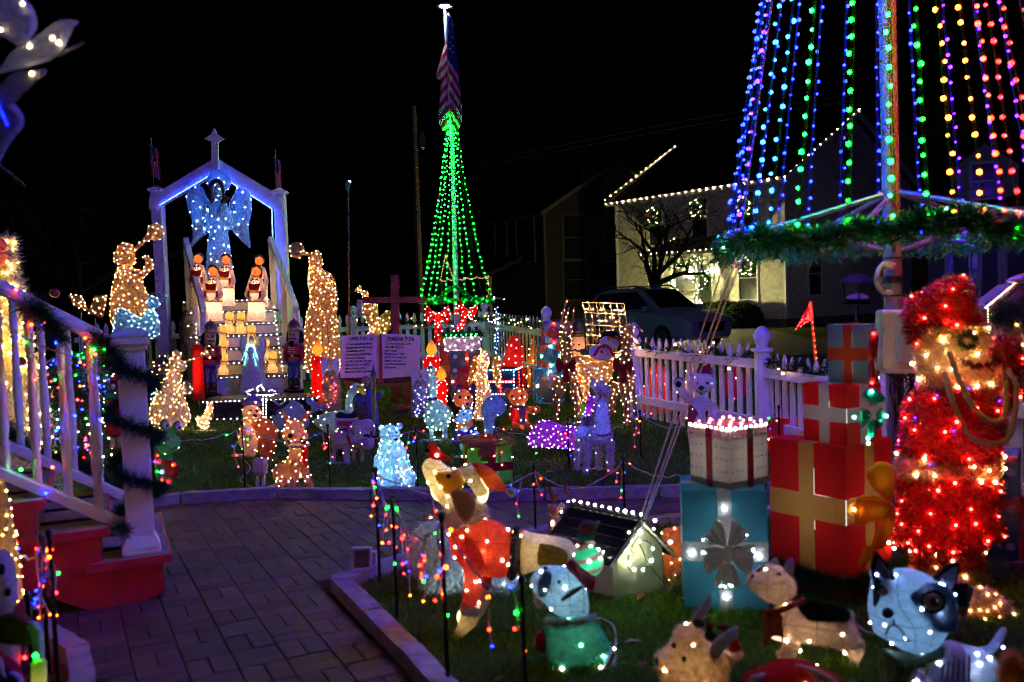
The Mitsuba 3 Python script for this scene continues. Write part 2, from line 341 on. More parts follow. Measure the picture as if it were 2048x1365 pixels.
# ================= the setting: ground, lawn, path, kerbs =================
def grass_col(p,n,uv):
    a = fbm(p.x * 3,p.y * 3,0.0,3); b = fbm(p.x * 40,p.y * 40,1.0,2)
    return mix((.045,.075,.018),(.09,.13,.035),a) * (.5 + b)
scene['turf'] = ts({'type': 'diffuse','reflectance': proc(grass_col)})
def asphalt_col(p,n,uv): return mi.Color3f(.035,.034,.036) * (.6 + .8 * fbm(p.x * 30,p.y * 30,0.0,3))
scene['asphalt'] = ts({'type': 'principled','base_color': proc(asphalt_col),'roughness': .6})
def brick_col(p,n,uv):
    h = cell_rand(dr.floor(uv.x),dr.floor(uv.y),3.0); a = fbm(p.x * 60,p.y * 60,p.z * 60,3); s = fbm(p.x * 2.2,p.y * 2.2,4.0,3)
    return mix((.078,.034,.028),(.135,.064,.05),h) * (.55 + .7 * a) * (.6 + .6 * s)
BRB = proc(lambda p,n,uv: fbm(p.x * 90,p.y * 90,p.z * 90,3))
scene['brick'] = {'type': 'bumpmap','height': BRB,'scale': .004,
                  'nested': {'type': 'twosided','bsdf': {'type': 'principled','base_color': proc(brick_col),'roughness': .62,'specular': .4}}}
def stone_col(p,n,uv):
    a = fbm(p.x * 25,p.y * 25,p.z * 25,4); s = fbm(p.x * 5,p.y * 5,p.z * 5,2)
    return mix((.18,.172,.18),(.46,.44,.45),a) * (.55 + .6 * s)
scene['stone'] = {'type': 'bumpmap','height': proc(lambda p,n,uv: fbm(p.x * 45,p.y * 45,p.z * 45,4)),'scale': .012,
                  'nested': {'type': 'twosided','bsdf': {'type': 'diffuse','reflectance': proc(stone_col)}}}
def mulch_col(p,n,uv): return mix((.05,.025,.015),(.14,.075,.045),fbm(p.x * 45,p.y * 45,p.z * 45,3))
scene['mulch'] = ts({'type': 'diffuse','reflectance': proc(mulch_col)})
def sheet(x0,y0,x1,y1,z): return trimesh.Trimesh([[x0,y0,z],[x1,y0,z],[x1,y1,z],[x0,y1,z]],[[0,1,2],[0,2,3]],process=False)
def flat(poly,z):
    v,f = trimesh.creation.triangulate_polygon(Polygon(poly),engine='earcut'); v = np.c_[v,np.full(len(v),z)]
    m = trimesh.Trimesh(v,f,process=False)
    if m.face_normals[:,2].mean() < 0: m.invert()
    return m
def setting(name,mesh,bsdf,label=None,**k):
    key = add(name,mesh,bsdf,**k); labels.setdefault(key,{})['kind'] = 'structure'
    if label: labels[key]['label'] = label
    return key
setting('ground',sheet(-170,-40,170,260,-.03),'turf')
setting('road',sheet(-170,21.2,170,28.0,-.024),'asphalt')
setting('driveway',flat([(3.2,20.6),(8.6,21.2),(10.2,38),(6.4,38)],-.02),'asphalt')
lawn_key = setting('lawn',sheet(-16,-6,14,20.4,0),'turf')
bed_poly = [(-4.2,1.5),(-1.25,1.5),(-1.84,3.7),(-2.12,4.15),(-2.6,4.35),(-4.2,4.4)]
setting('mulch_bed',flat(bed_poly,.006),'mulch')
path_poly = [(-.75,1.2),(.62,1.2),(-.45,3.68),(-1.09,4.98),(-.83,5.27),(.07,5.82),(1.25,6.12),(2.6,6.35),(3.6,6.45),(3.6,7.0),(1.41,6.86),(-.13,6.92),(-1.39,7.18),(-2.2,7.34),
             (-2.99,7.12),(-3.8,6.8),(-3.8,4.4),(-2.12,4.15),(-1.80,3.7)]
PATH = setting('brick_path',flat(path_poly,.004),'mulch')
ppg = Polygon(path_poly)
ang = math.atan2(-.8904,.4552)
ux,uy = np.array([math.cos(ang),math.sin(ang)]),np.array([-math.sin(ang),math.cos(ang)])
bricks = []
for i in range(-60,60):
    for j in range(-60,60):
        c0 = np.array([0,3.0]) + i * .204 * ux + j * .204 * uy
        for k in (-1,1):
            along = (i + j) % 2
            c = c0 + (uy if along else ux) * k * .051
            if ppg.contains(Point(c).buffer(.045)): bricks.append((c,along))
def brick_mesh(bs,seed=0):
    ms = []
    for (c,al) in bs:
        r = random.Random(int(c[0] * 977 + c[1] * 131071)); a = ang + (0 if al else math.pi / 2) + r.uniform(-.012,.012)
        m = box((c[0],c[1],-.018 + r.uniform(-.002,.002)),(.1985,.0975,.06),a,.004); ms.append(m)
    return ms
def vis_size(c):
    d = max(.3,np.linalg.norm(c - EYE[:2])); p = np.array([c[0],c[1],0]) - EYE; px = 1024 + 1800 * (p @ RT) / (p @ FW); py = 682 - 1800 * (p @ UP) / (p @ FW)
    ok = 60 < px < 1500 and py < 1400
    return (1 / d**2) if ok else -1 / d
bricks.sort(key=lambda b: -vis_size(b[0]))
ms = brick_mesh(bricks)
def add_uv(key,mesh,bsdf,uv,raw=True):
    v,f,n = meshkit.arrays(mesh,False); v = v[f.ravel()]; n = np.cross(v[1::3] - v[::3],v[2::3] - v[::3]); n = np.repeat(n / (np.linalg.norm(n,axis=1,keepdims=True) + 1e-20),3,0)
    scene[key] = {'type': 'ply','filename': meshkit.write_ply((v,np.arange(len(v)).reshape(-1,3)),False,uv(len(v)),None,normals=n),'face_normals': False,'bsdf': {'type': 'ref','id': bsdf}}
for q,m in enumerate(ms[:300]):
    add_uv(PATH + '__brick' + ('' if q == 0 else f'_{q:03d}'),m,'brick',lambda n: np.tile([q + .5,3.5],(n,1)))
rest = cat(ms[300:]); cnt = [len(m.faces) * 3 for m in ms[300:]]
ids = np.repeat(np.arange(len(cnt)),cnt)
add_uv(PATH + '__brick_field',rest,'brick',lambda n: np.c_[ids + .5,np.full(n,8.5)])
labels[PATH + '__brick_field'] = {'kind': 'stuff'}
# kerbs of pale granite blocks
def kerb(name,pts,lens,side=1,h=.088,w=.095,seed=0):
    r = random.Random(seed); key = uniq(name); labels[key] = {'kind': 'structure'}
    ln = LineString(pts); s = 0; n = 0
    while s < ln.length - .15:
        l = lens[n % len(lens)] * r.uniform(.9,1.1); e = min(ln.length,s + l)
        a,b = np.array(ln.interpolate(s + .008).coords[0]),np.array(ln.interpolate(e - .008).coords[0])
        d = (b - a); L = np.linalg.norm(d); d /= L; nrm = np.array([-d[1],d[0]]) * side
        c = (a + b) / 2 + nrm * w / 2
        g = trimesh.creation.box((L,w,h + .08)).subdivide().subdivide().subdivide()
        v = np.asarray(g.vertices); q = meshkit.fbm(v * 14 + n * 7,3,seed) - .5
        v = v + np.sign(v) * q[:,None] * .012
        rz = math.atan2(d[1],d[0]); cs,sn = math.cos(rz),math.sin(rz)
        v = np.stack([c[0] + v[:,0] * cs - v[:,1] * sn,c[1] + v[:,0] * sn + v[:,1] * cs,v[:,2] + (h - .08) / 2 + r.uniform(-.008,.008)],1)
        add(key + '__stone_block',trimesh.Trimesh(v,g.faces,process=False),'stone',smooth=40); s = e; n += 1
kerb('lawn_kerb',[(-3.4,6.85),(-2.99,7.12),(-2.2,7.34),(-1.39,7.18),(-.13,6.92),(1.41,6.86),(3.6,7.0)],[.82,.8,.78,.7],1,seed=3)
kerb('island_kerb',[(.75,.9),(-.45,3.68),(-1.09,4.98),(-.83,5.27),(.07,5.82),(1.25,6.12),(2.6,6.35),(3.6,6.45)],[.62,.7,.5],-1,h=.085,w=.1,seed=5)
kerb('bed_kerb',[(-1.05,1.5),(-1.82,3.79),(-2.07,4.17),(-2.45,4.45)],[.5,.42],1,h=.09,seed=9)
# grass blades
def blades(n,poly_fn,x0,x1,y0,y1,seed,dens):
    r = np.random.default_rng(seed); p = np.stack([r.uniform(x0,x1,n),y0 + (y1 - y0) * r.random(n)**dens],1)
    p = p[poly_fn(p)]; n = len(p); h = r.uniform(.025,.06,n); a = r.uniform(0,6.283,n); w = .0028 + .0012 * p[:,1] * .35
    lean = r.normal(0,.025,(n,2)); base = np.c_[p,np.zeros(n)]; e = np.c_[np.cos(a),np.sin(a),np.zeros(n)] * w[:,None]
    v = np.stack([base - e,base + e,base + np.c_[lean,h]],1).reshape(-1,3)
    return trimesh.Trimesh(v,np.arange(3 * n).reshape(-1,3),process=False)
inpath = Polygon(path_poly).buffer(.1).union(Polygon(bed_poly))
ok = lambda p: ~shapely.contains_xy(inpath,p[:,0],p[:,1]) & ~((p[:,0] < -1.9) & (p[:,1] < 6.4))
gm = [blades(230000,ok,-1.2,3.2,2.9,6.5,1,1.0),blades(150000,ok,-4.6,4.2,6.8,15.5,2,1.5)]
gcol = np.random.default_rng(5)
nf = sum(len(g.faces) for g in gm)
cc = np.array([.10,.20,.035])[None] * gcol.uniform(.5,1.5,(nf,1)) + np.array([.05,.03,.0])[None] * (gcol.random((nf,1)) < .12)
k = thing('grass','short mown green grass of the lawn','grass',kind='stuff')
k = add(k,gm,'leafy',cc,raw=True)
# fallen leaves on the lawn
lk = thing('fallen_leaf_litter','dry brown leaves scattered over the grass','leaves',kind='stuff')
r = np.random.default_rng(11); lm = []
for i in range(260):
    p = np.array([r.uniform(-3.5,3.2),r.uniform(3.0,11.5)])
    if inpath.contains(Point(p)): continue
    a = r.uniform(0,6.28); s = r.uniform(.025,.055)
    o = np.array([[-1,0,0],[-.4,.35,.2],[.2,.5,.35],[1,0,.1],[.3,-.45,.3],[-.5,-.3,.15]]) * s
    o = np.c_[o[:,0] * math.cos(a) - o[:,1] * math.sin(a),o[:,0] * math.sin(a) + o[:,1] * math.cos(a),o[:,2] + r.uniform(.02,.05)] + [p[0],p[1],0]
    lm.append(trimesh.Trimesh(o,[[0,5,1],[1,5,4],[1,4,2],[2,4,3]],process=False))
add(lk,lm,'leafy',np.repeat(np.array([(.28,.15,.07),(.2,.1,.05),(.34,.22,.12)])[r.integers(0,3,len(lm))],4,0),raw=True)
# ================= across the road: houses, car, tree =================
def onplane(px,py,p0,n):
    r = ray(px,py); return EYE + r * (np.dot(np.asarray(p0) - EYE,n) / np.dot(r,n))
def siding(p,q,z0,z1,step=.16,th=.035):
    """Lapped boards on a wall from p to q (plan points), outside to the right of p->q."""
    p,q = np.asarray(p,float),np.asarray(q,float); d = (q - p) / np.linalg.norm(q - p); n = np.array([d[1],-d[0]])
    v,f = [],[]
    for i in range(int((z1 - z0) / step) + 1):
        a,b = z0 + i * step,min(z0 + (i + 1) * step,z1)
        k = len(v)
        for (pt,z,o) in ((p,a,th),(q,a,th),(q,b,.004),(p,b,.004),(p,a,0),(q,a,0)): v.append([*(pt + n * o),z])
        f += [[k,k + 1,k + 2],[k,k + 2,k + 3],[k + 4,k + 5,k + 1],[k + 4,k + 1,k]]
    return trimesh.Trimesh(v,f,process=False)
def quad(*p): return trimesh.Trimesh(p,[[0,1,2],[0,2,3]] if len(p) == 4 else [[0,1,2]],process=False)
def thick(poly3,nrm,t):
    """A board from a flat outline in space, t thick against nrm."""
    a = np.asarray(poly3,float); n = np.asarray(nrm,float); n /= np.linalg.norm(n); return hullm(np.vstack([a,a - n * t]))
class House:
    def __init__(s,name,label,A,B,depth_,z0,eave,apex,wall,roofc,trim,gable_on_right=True):
        """Eave wall from A to B (left to right as seen), gable wall from B going back by depth_."""
        s.k = thing(name,label,'house'); s.A,s.B = np.array(A,float),np.array(B,float)
        s.u = (s.B - s.A) / np.linalg.norm(s.B - s.A); s.v = np.array([-s.u[1],s.u[0]]); s.C = s.B + s.v * depth_; s.D = s.A + s.v * depth_
        s.z0,s.e,s.ap,s.w,s.trim = z0,eave,apex,wall,trim
        g = cat([siding(s.B,s.C,z0,eave)])
        mid = (s.B + s.C) / 2; st = []
        n = 24
        for i in range(n):
            a,b = i / n,(i + 1) / n; za,zb = eave + (apex - eave) * a,eave + (apex - eave) * b
            pa,qa,pb,qb = s.B + (mid - s.B) * a,s.C + (mid - s.C) * a,s.B + (mid - s.B) * b,s.C + (mid - s.C) * b
            o = -np.array([-s.u[0],-s.u[1]]) * .02
            st.append(quad([*(pa + o),za],[*(qa + o),za],[*qb,zb],[*pb,zb]))
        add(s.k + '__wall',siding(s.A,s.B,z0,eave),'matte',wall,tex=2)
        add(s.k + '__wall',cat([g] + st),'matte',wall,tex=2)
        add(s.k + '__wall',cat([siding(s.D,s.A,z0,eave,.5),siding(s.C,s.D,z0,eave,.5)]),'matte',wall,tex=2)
        add(s.k + '__foundation',[hullm([[*(p + o),z] for p in (s.A,s.B,s.C,s.D) for z in (-.3,z0) for o in (0 * s.u,)])],'matte',(.12,.12,.12))
        over = .35; r = []
        m1,m2 = (s.A + s.D) / 2 - s.u * over,mid + s.u * over
        sl = (apex - eave) / (depth_ / 2)
        for (p,q,sg) in ((s.A,s.B,-1),(s.D,s.C,1)):
            e1,e2 = p - s.u * over + s.v * sg * over,q + s.u * over + s.v * sg * over
            o = [[*e1,eave - sl * over],[*e2,eave - sl * over],[*m2,apex],[*m1,apex]]
            r.append(hullm(np.vstack([o,np.array(o) + [0,0,.16]])))
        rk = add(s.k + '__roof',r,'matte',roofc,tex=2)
        fas = [beam([*(s.A - s.u * over - s.v * over),eave - sl * over + .05],[*(s.B + s.u * over - s.v * over),eave - sl * over + .05],.05,.2),
               beam([*(s.B + s.u * (over + .02) - s.v * over),eave - sl * over + .02],[*(mid + s.u * (over + .02)),apex + .02],.05,.22),beam([*(s.C + s.u * (over + .02) + s.v * over),eave - sl * over + .02],[*(mid + s.u * (over + .02)),apex + .02],.05,.22)]
        add(s.k + '__roof__fascia',fas,'paint',trim)
        add(s.k + '__corner_board',[beam([*(p + (s.u - s.v) * .012),z0],[*(p + (s.u - s.v) * .012),eave - .1],.12,.12,up=[*s.u,0]) for p in (s.B,)] + [beam([*(s.A - s.u * .01 - s.v * .012),z0],[*(s.A - s.u * .01 - s.v * .012),eave - .1],.12,.12,up=[*s.u,0])],'paint',trim)
        s.over,s.sl = over,sl
    def face(s,px,py,gable=False):
        return onplane(px,py,[*(s.B),0],[*(s.u if gable else -s.v),0])
    def window(s,c,w,h,gable=False,name='window',shutters=False,glass=(.02,.022,.026),mull=True):
        """c: a point on the wall."""
        u = np.array([*(s.v if gable else s.u),0.0]); n = np.array([*(s.u if gable else -s.v),0.0]); up = np.array([0,0,1.0]); c = np.asarray(c,float) + n * .055
        q = [c - u * w / 2 - up * h / 2,c + u * w / 2 - up * h / 2,c + u * w / 2 + up * h / 2,c - u * w / 2 + up * h / 2]
        k = add(s.k + '__' + name,quad(*[x - n * .02 for x in q]),'gloss',glass)
        add(k + '__frame',[beam(c - u * (w / 2) * sg - up * h / 2 - 0 * n,c - u * (w / 2) * sg + up * h / 2,.09,.07,up=n) for sg in (-1,1)] + [beam(c - u * (w / 2 + .045) + up * (h / 2 + .045) * sg,c + u * (w / 2 + .045) + up * (h / 2 + .045) * sg,.09,.09) for sg in (-1,1)]
                + ([beam(c - u * w / 2,c + u * w / 2,.05,.05)] if mull else []),'paint',s.trim)
        if shutters:
            for sg in (-1,1):
                cc = c + u * sg * (w / 2 + .3)
                add(k + '__shutter',hullm([cc + u * a * .22 + up * b * (h / 2 + .04) + n * t for a in (-1,1) for b in (-1,1) for t in (-.03,.03)]),'paint',(.015,.016,.018))
        return k
YEL_H = House('lit_house','pale shingled two storey house with bulbs along the eaves and wreaths on its windows',(5.3,44),(11.0,36),9.0,.3,6.0,8.8,(.55,.53,.45),(.03,.03,.033),(.6,.6,.56))
H = YEL_H
wins = [H.window(H.face(1313,452),.95,1.75),H.window(H.face(1401,438),.95,1.75),H.window(H.face(1492,428),.95,1.75),H.window(H.face(1313,585),.95,1.7,glass=(.06,.06,.055)),H.window(H.face(1498,556),1.0,1.75)]
H.window(H.face(1628,548,True),.9,1.7,True); H.window(H.face(1690,300,True),.8,1.2,True)
dn = np.array([*(-H.v),0.0]); du = np.array([*H.u,0.0])
dc = H.face(1408,578)
dk = add(H.k + '__door',hullm([dc + du * a * .5 + np.array([0,0,b * 1.05]) + dn * t for a in (-1,1) for b in (-1,1) for t in (.0,.05)]),'paint',(.03,.035,.03))
add(dk + '__frame',[beam(dc + du * .56 * s_ - [0,0,1.1] + dn * .04,dc + du * .56 * s_ + [0,0,1.12] + dn * .04,.12,.1,up=dn) for s_ in (-1,1)] + [beam(dc - du * .62 + [0,0,1.16] + dn * .04,dc + du * .62 + [0,0,1.16] + dn * .04,.1,.12)],'paint',H.trim)
light(H.k + '__door__fanlight',[dc + np.array([0,0,.72]) + dn * .06 + du * x for x in (-.2,0,.2)],.1,(.55,.6,.75),1.2,kind=None)
# porch: posts, roof, step
pq = []
for (px,base) in ((1347,622),(1395,632)):
    b = onplane(px,590,dc + dn * 1.6,dn); pq.append(b)
pc = (pq[0] + pq[1]) / 2; top = 1.6 + (568 - 500) / 1800 * 38
for b in pq: add(H.k + '__porch_post',beam([b[0],b[1],.3],[b[0],b[1],3.05],.14,.14,up=du),'paint',H.trim)
add(H.k + '__porch_step',hullm([[*(pc + du * a * 1.9 + dn * b)[:2],z] for a in (-1,1) for b in (-1.7,.35) for z in (-.1,.3)]),'stone')
pr = [pc + du * a + dn * b for a in (-2.1,2.3) for b in (.5,)]; bk = [pc + du * a - dn * 1.58 for a in (-2.1,2.3)]
add(H.k + '__porch_roof',hullm([[p[0],p[1],z] for p in pr for z in (3.05,3.22)] + [[p[0],p[1],z] for p in bk for z in (3.45,3.9)]),'matte',(.05,.05,.05))
# bulbs along the roof edges
def along(a,b,n): return np.asarray(a,float) + (np.asarray(b,float) - np.asarray(a,float)) * np.linspace(0,1,n)[:,None]
ez = H.e - H.sl * H.over + .1
el,er = np.array([*(H.A - H.u * H.over - H.v * (H.over + .06)),ez]),np.array([*(H.B + H.u * H.over - H.v * (H.over + .06)),ez])
ml,mr = np.array([*((H.A + H.D) / 2 - H.u * (H.over + .05)),H.ap + .2]),np.array([*((H.B + H.C) / 2 + H.u * (H.over + .08)),H.ap + .12])
EW = (1,.66,.28)
rowp = np.vstack([along(el,er,27),along(el + [0,0,.2],ml,15),along(er,mr,14)])
k = thing('eave_light_string','row of warm bulbs along the roof edges of the pale house','string lights')
add(k + '__wire',[tube([el,er],.012,4),tube([el,ml],.012,4),tube([er,mr],.012,4)],'matte',(.02,.02,.02)); light(k + '__bulbs',rowp,.036,EW,12)
k = thing('porch_light_string','warm bulbs along the porch roof of the pale house','string lights')
a,b = np.array([*pr[0][:2],3.2]),np.array([*pr[1][:2],3.2]); c2 = np.array([*bk[1][:2],3.9]); c1 = np.array([*bk[0][:2],3.9])
add(k + '__wire',[tube([a,b],.012,4),tube([b,c2],.012,4),tube([a,c1],.012,4)],'matte',(.02,.02,.02))
light(k + '__bulbs',np.vstack([along(a,b,15),along(b,c2,9),along(a,c1,9)]),.034,EW,10)
# lanterns beside the door light the wall
for (px,py) in ((1381,546),(1427,541)):
    c = H.face(px,py) + dn * .14; k = thing('wall_lantern','lit wall lantern %s the dark front door of the pale house' % ('left of' if px < 1400 else 'right of'),'lantern')
    add(k + '__frame',[beam(c + du * .11 * s_ + dn * t * .08 - [0,0,.3],c + du * .11 * s_ + dn * t * .08 + [0,0,.3],.02,.02) for s_ in (-1,1) for t in (-1,1)] + [lathe([(.16,.3),(.03,.42)],8,c),lathe([(.12,-.33),(.14,-.3)],8,c)],'paint',(.02,.02,.02))
    light(k + '__bulb',c,.085,(1,.93,.36),420,w=8,kind=None)
sp = H.face(1440,600) + dn * 3.2; k = thing('ground_spotlight','small lawn spotlight shining on the shingled wall beside the porch','spotlight'); add(k + '__stake',tube([[sp[0],sp[1],-.05],[sp[0],sp[1],.95]],.02),'metal',(.05,.05,.05)); add(k + '__hood',lathe([(.07,0),(.11,.05),(.11,.16)],12,(sp[0],sp[1],.94)),'metal',(.05,.05,.05)); light(k + '__bulb',[[sp[0],sp[1],1.2]],.07,(1,.9,.36),1300,w=16,kind=None)
# wreaths
def wreath(c,R,n,nrm,label):
    nrm = np.asarray(nrm,float); u = np.cross([0,0,1.0],nrm); u /= np.linalg.norm(u); up = np.array([0,0,1.0])
    th = np.linspace(0,2 * np.pi,40); path = c + R * (np.cos(th)[:,None] * u + np.sin(th)[:,None] * up)
    k = thing('wreath',label,'wreath'); add(k + '__greenery',needles(path,.12,900,.16,.03,3),'leafy',(.05,.13,.04))
    light(k + '__bulbs',path[::40 // n] + nrm * .12 + np.random.default_rng(n).normal(0,.05,path[::40 // n].shape),.021,(1,.8,.4),10)
    bow = [c + u * R * .9 * -1 + nrm * .14 + up * z + u * x for (x,z) in ((0,0),(.12,.1),(.12,-.08),(0,0),(-.12,.1),(-.12,-.08))]
    add(k + '__bow',[hullm([q + nrm * t for q in bow[:3] for t in (0,.04)]),hullm([q + nrm * t for q in bow[3:] for t in (0,.04)])],'matte',(.4,.02,.03))
for (px,py,lb) in ((1311,432,'lit wreath on the upper window left of the bare tree crown'),(1397,418,'lit wreath on the upper middle window above the porch'),(1493,413,'lit wreath on the upper window behind the blue light strands'),(1313,540,'lit wreath on the ground floor window left of the porch'),(1497,533,'lit wreath on the ground floor window right of the front door')):
    wreath(H.face(px,py) + dn * .12,.36,16,dn,lb)
wreath(dc + dn * .12 + np.array([0,0,.35]),.3,12,dn,'lit wreath hanging on the dark front door')
for i,b in enumerate(pq):
    t = np.linspace(0,1,40); h = .35 + t * 2.7; path = np.c_[b[0] + .16 * np.cos(t * 26),b[1] + .16 * np.sin(t * 26),h]
    k = thing('post_garland','lit evergreen garland wound round the %s porch post' % ('left' if i == 0 else 'right'),'garland')
    add(k + '__greenery',needles(path,.1,900,.13,.03,i),'leafy',(.035,.09,.025)); light(k + '__bulbs',path[::1] + np.random.default_rng(3).normal(0,.06,path.shape) + np.array([0,-.1,0]),.022,(1,.85,.45),7)
path = np.array([pq[0] * (1 - t) + pq[1] * t + dn * .15 + np.array([0,0,3.0 - pq[0][2] - .35 * math.sin(math.pi * t) - 0]) for t in np.linspace(0,1,20)]); path[:,2] = 2.95 - .3 * np.sin(np.pi * np.linspace(0,1,20))
k = thing('porch_garland','lit evergreen garland hanging between the two porch posts','garland'); add(k + '__greenery',needles(path,.12,700,.14,.03,8),'leafy',(.035,.09,.025)); light(k + '__bulbs',path + dn * .1 + np.random.default_rng(4).normal(0,.06,path.shape),.022,(1,.85,.45),7)
# clipped bushes under the facade
for i,(px,w_) in enumerate(((1442,1.0),(1478,1.1),(1515,1.0))):
    c = H.face(px,610) + dn * 1.0; c[2] = .35
    k = thing('round_bush','dark clipped bush under the shingled wall, %s of three' % ('first','second','third')[i],'bush')
    s_ = ell(c,(w_ * .8,w_ * .8,w_ * .62),1); add(k + '__foliage',[s_,fur(s_,1500,.16,.08,i)],'leafy',(.02,.035,.015),smooth=True); add(k + '__stem',tube([[c[0],c[1],-.02],[c[0],c[1],.3]],.05),'matte',(.05,.04,.03))
# the dark house
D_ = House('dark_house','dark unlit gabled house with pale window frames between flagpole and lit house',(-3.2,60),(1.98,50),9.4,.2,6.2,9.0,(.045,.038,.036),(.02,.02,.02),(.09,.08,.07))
for (px,py,w_,h_,g) in ((1187,390,1.5,2.6,True),(1148,476,1.5,2.5,True),(1228,480,1.4,2.4,True),(1150,560,1.6,2.2,True),(1222,562,1.6,2.2,True),(1052,478,2.2,2.6,False),(1003,480,1.6,2.4,False)): D_.window(D_.face(px,py,g),w_,h_,g,glass=(.012,.012,.014))
u3,n3 = np.array([*D_.u,0]),np.array([*(-D_.v),0])
p0,p1 = D_.face(945,560) + n3 * 2.2,D_.face(1048,560) + n3 * 2.2
add(D_.k + '__porch_roof',hullm([[*(p0)[:2],2.75],[*(p1)[:2],2.75],[*(p0)[:2],2.95],[*(p1)[:2],2.95],[*(p0 - n3 * 2.2)[:2],3.9],[*(p1 - n3 * 2.2)[:2],3.9],[*(p0 - n3 * 2.2)[:2],3.6],[*(p1 - n3 * 2.2)[:2],3.6]]),'matte',(.04,.035,.03))
for t in (0,.5,1): q = p0 * (1 - t) + p1 * t; add(D_.k + '__porch_post',beam([q[0],q[1],0],[q[0],q[1],2.75],.16,.16,up=u3),'paint',(.25,.2,.16))
k = thing('dark_porch_lights','dense warm light row along the porch of the dark house','string lights')
a,b = np.array([*p0[:2],2.75]) + n3 * .1,np.array([*p1[:2],2.75]) + n3 * .1; pk = a * .85 + b * .15 + np.array([0,0,1.5])
cu = along(a,b,60); cu[:,2] -= .12 * np.abs(np.sin(np.linspace(0,16,60)))
add(k + '__wire',tube(cu,.012,4),'matte',(.02,.02,.02))
light(k + '__bulbs',np.vstack([cu,along(a * .98 + b * .02,pk,16),along(pk,a * .7 + b * .3,16),along(b,b - [0,0,1.6],22) + np.random.default_rng(2).normal(0,.07,(22,3))]),.018,(1,.5,.2),1.6)
# the grey house on the right
R_ = House('grey_house','grey clapboard house with black shutters behind the tall light tree',(13.9,29.5),(22.5,25.0),9,.2,3.9,6.6,(.26,.25,.26),(.03,.03,.03),(.4,.4,.4))
for (px,py,w_,h_,sh) in ((1925,545,.95,1.7,True),(1976,540,.95,1.7,True),(2035,535,.95,1.7,True)): R_.window(R_.face(px,py),w_,h_,shutters=sh)
u4,n4 = np.array([*R_.u,0]),np.array([*(-R_.v),0])
dc4 = R_.face(1970,440); o5 = [dc4 + u4 * x + np.array([0,0,z - dc4[2]]) - n4 * .25 for x,z in ((-.95,3.9),(.95,3.9),(.95,5.2),(0,5.95),(-.95,5.2))]
add(R_.k + '__dormer',thick(o5,n4,2.2),'matte',(.26,.25,.26),tex=2)
R_.window(dc4 - n4 * .25 + np.array([0,0,4.75 - dc4[2]]),.8,1.1)
# ---- the parked car ----
CF = Fig(1310,690,22.5)
k = thing('parked_suv','silver grey sport utility car parked across the road before the lit house','car')
def cpt(x,y,z): return np.array([x,y,z],float)
c0 = np.array([4.05,25.6]); hd = np.array([math.cos(math.radians(-58)),math.sin(math.radians(-58))]); sd = np.array([-hd[1],hd[0]])   # nose to the right and towards us
def cw(v): v = np.asarray(v,float); return np.c_[c0[0] + v[:,0] * hd[0] + v[:,1] * sd[0],c0[1] + v[:,0] * hd[1] + v[:,1] * sd[1],v[:,2]]
def loft(secs):
    """secs: list of (x, half width bottom, half width belt, z bottom, z belt, half width top, z top)."""
    ring = []
    for (x,wb,wm,zb,zm,wt,zt) in secs: ring.append([[x,-wb,zb],[x,-wm,zb + .12],[x,-wm,zm],[x,-wt,zt - .03],[x,-wt * .8,zt],[x,wt * .8,zt],[x,wt,zt - .03],[x,wm,zm],[x,wm,zb + .12],[x,wb,zb]])
    v = np.array(ring).reshape(-1,3); n = 10; f = []
    for i in range(len(secs) - 1):
        for j in range(n): a,b = i * n + j,i * n + (j + 1) % n; f += [[a,b,b + n],[a,b + n,a + n]]
    for e in (0,len(secs) - 1): f += [[e * n,e * n + j,e * n + j + 1] if e else [e * n,e * n + j + 1,e * n + j] for j in range(1,n - 1)]
    m = trimesh.Trimesh(cw(v),f,process=False)
    if m.volume < 0: m.invert()
    return m
add(k + '__body',loft([(-2.25,.75,.82,.4,.85,.8,.95),(-2.15,.8,.9,.3,.95,.86,1.02),(-1.2,.82,.92,.24,1.0,.88,1.06),(.6,.82,.92,.24,1.0,.88,1.05),(1.0,.82,.92,.24,.98,.86,1.06),(1.75,.82,.91,.24,.92,.8,.99),(2.15,.76,.86,.28,.84,.7,.9),(2.3,.6,.7,.34,.7,.6,.78)]),'gloss',(.20,.21,.24),smooth=35)
add(k + '__cabin',loft([(-2.12,.7,.78,.92,1.02,.62,1.12),(-1.8,.7,.8,.95,1.04,.62,1.6),(-1.3,.7,.82,.95,1.04,.64,1.68),(-.2,.7,.82,.95,1.04,.64,1.7),(.25,.7,.82,.95,1.04,.62,1.63),(1.1,.7,.82,.95,1.02,.7,1.1)]),'gloss',(.17,.18,.2),smooth=35)
gl = []
for sg in (-1,1):
    gl.append(hullm(cw([(x,sg * (.825 - .2 * (z - 1.04)/.66 + .012 + t),z) for (x,z) in ((-1.85,1.1),(-1.55,1.54),(.1,1.58),(.85,1.1)) for t in (0,.01)])))
gl.append(hullm(cw([(1.03,y,1.12) for y in (-.66,.66)] + [(.3,y,1.62) for y in (-.56,.56)] + [(1.06,y,1.13) for y in (-.66,.66)] + [(.33,y,1.63) for y in (-.56,.56)])))
for g in gl: add(k + '__window',g,'gloss',(.012,.013,.016))
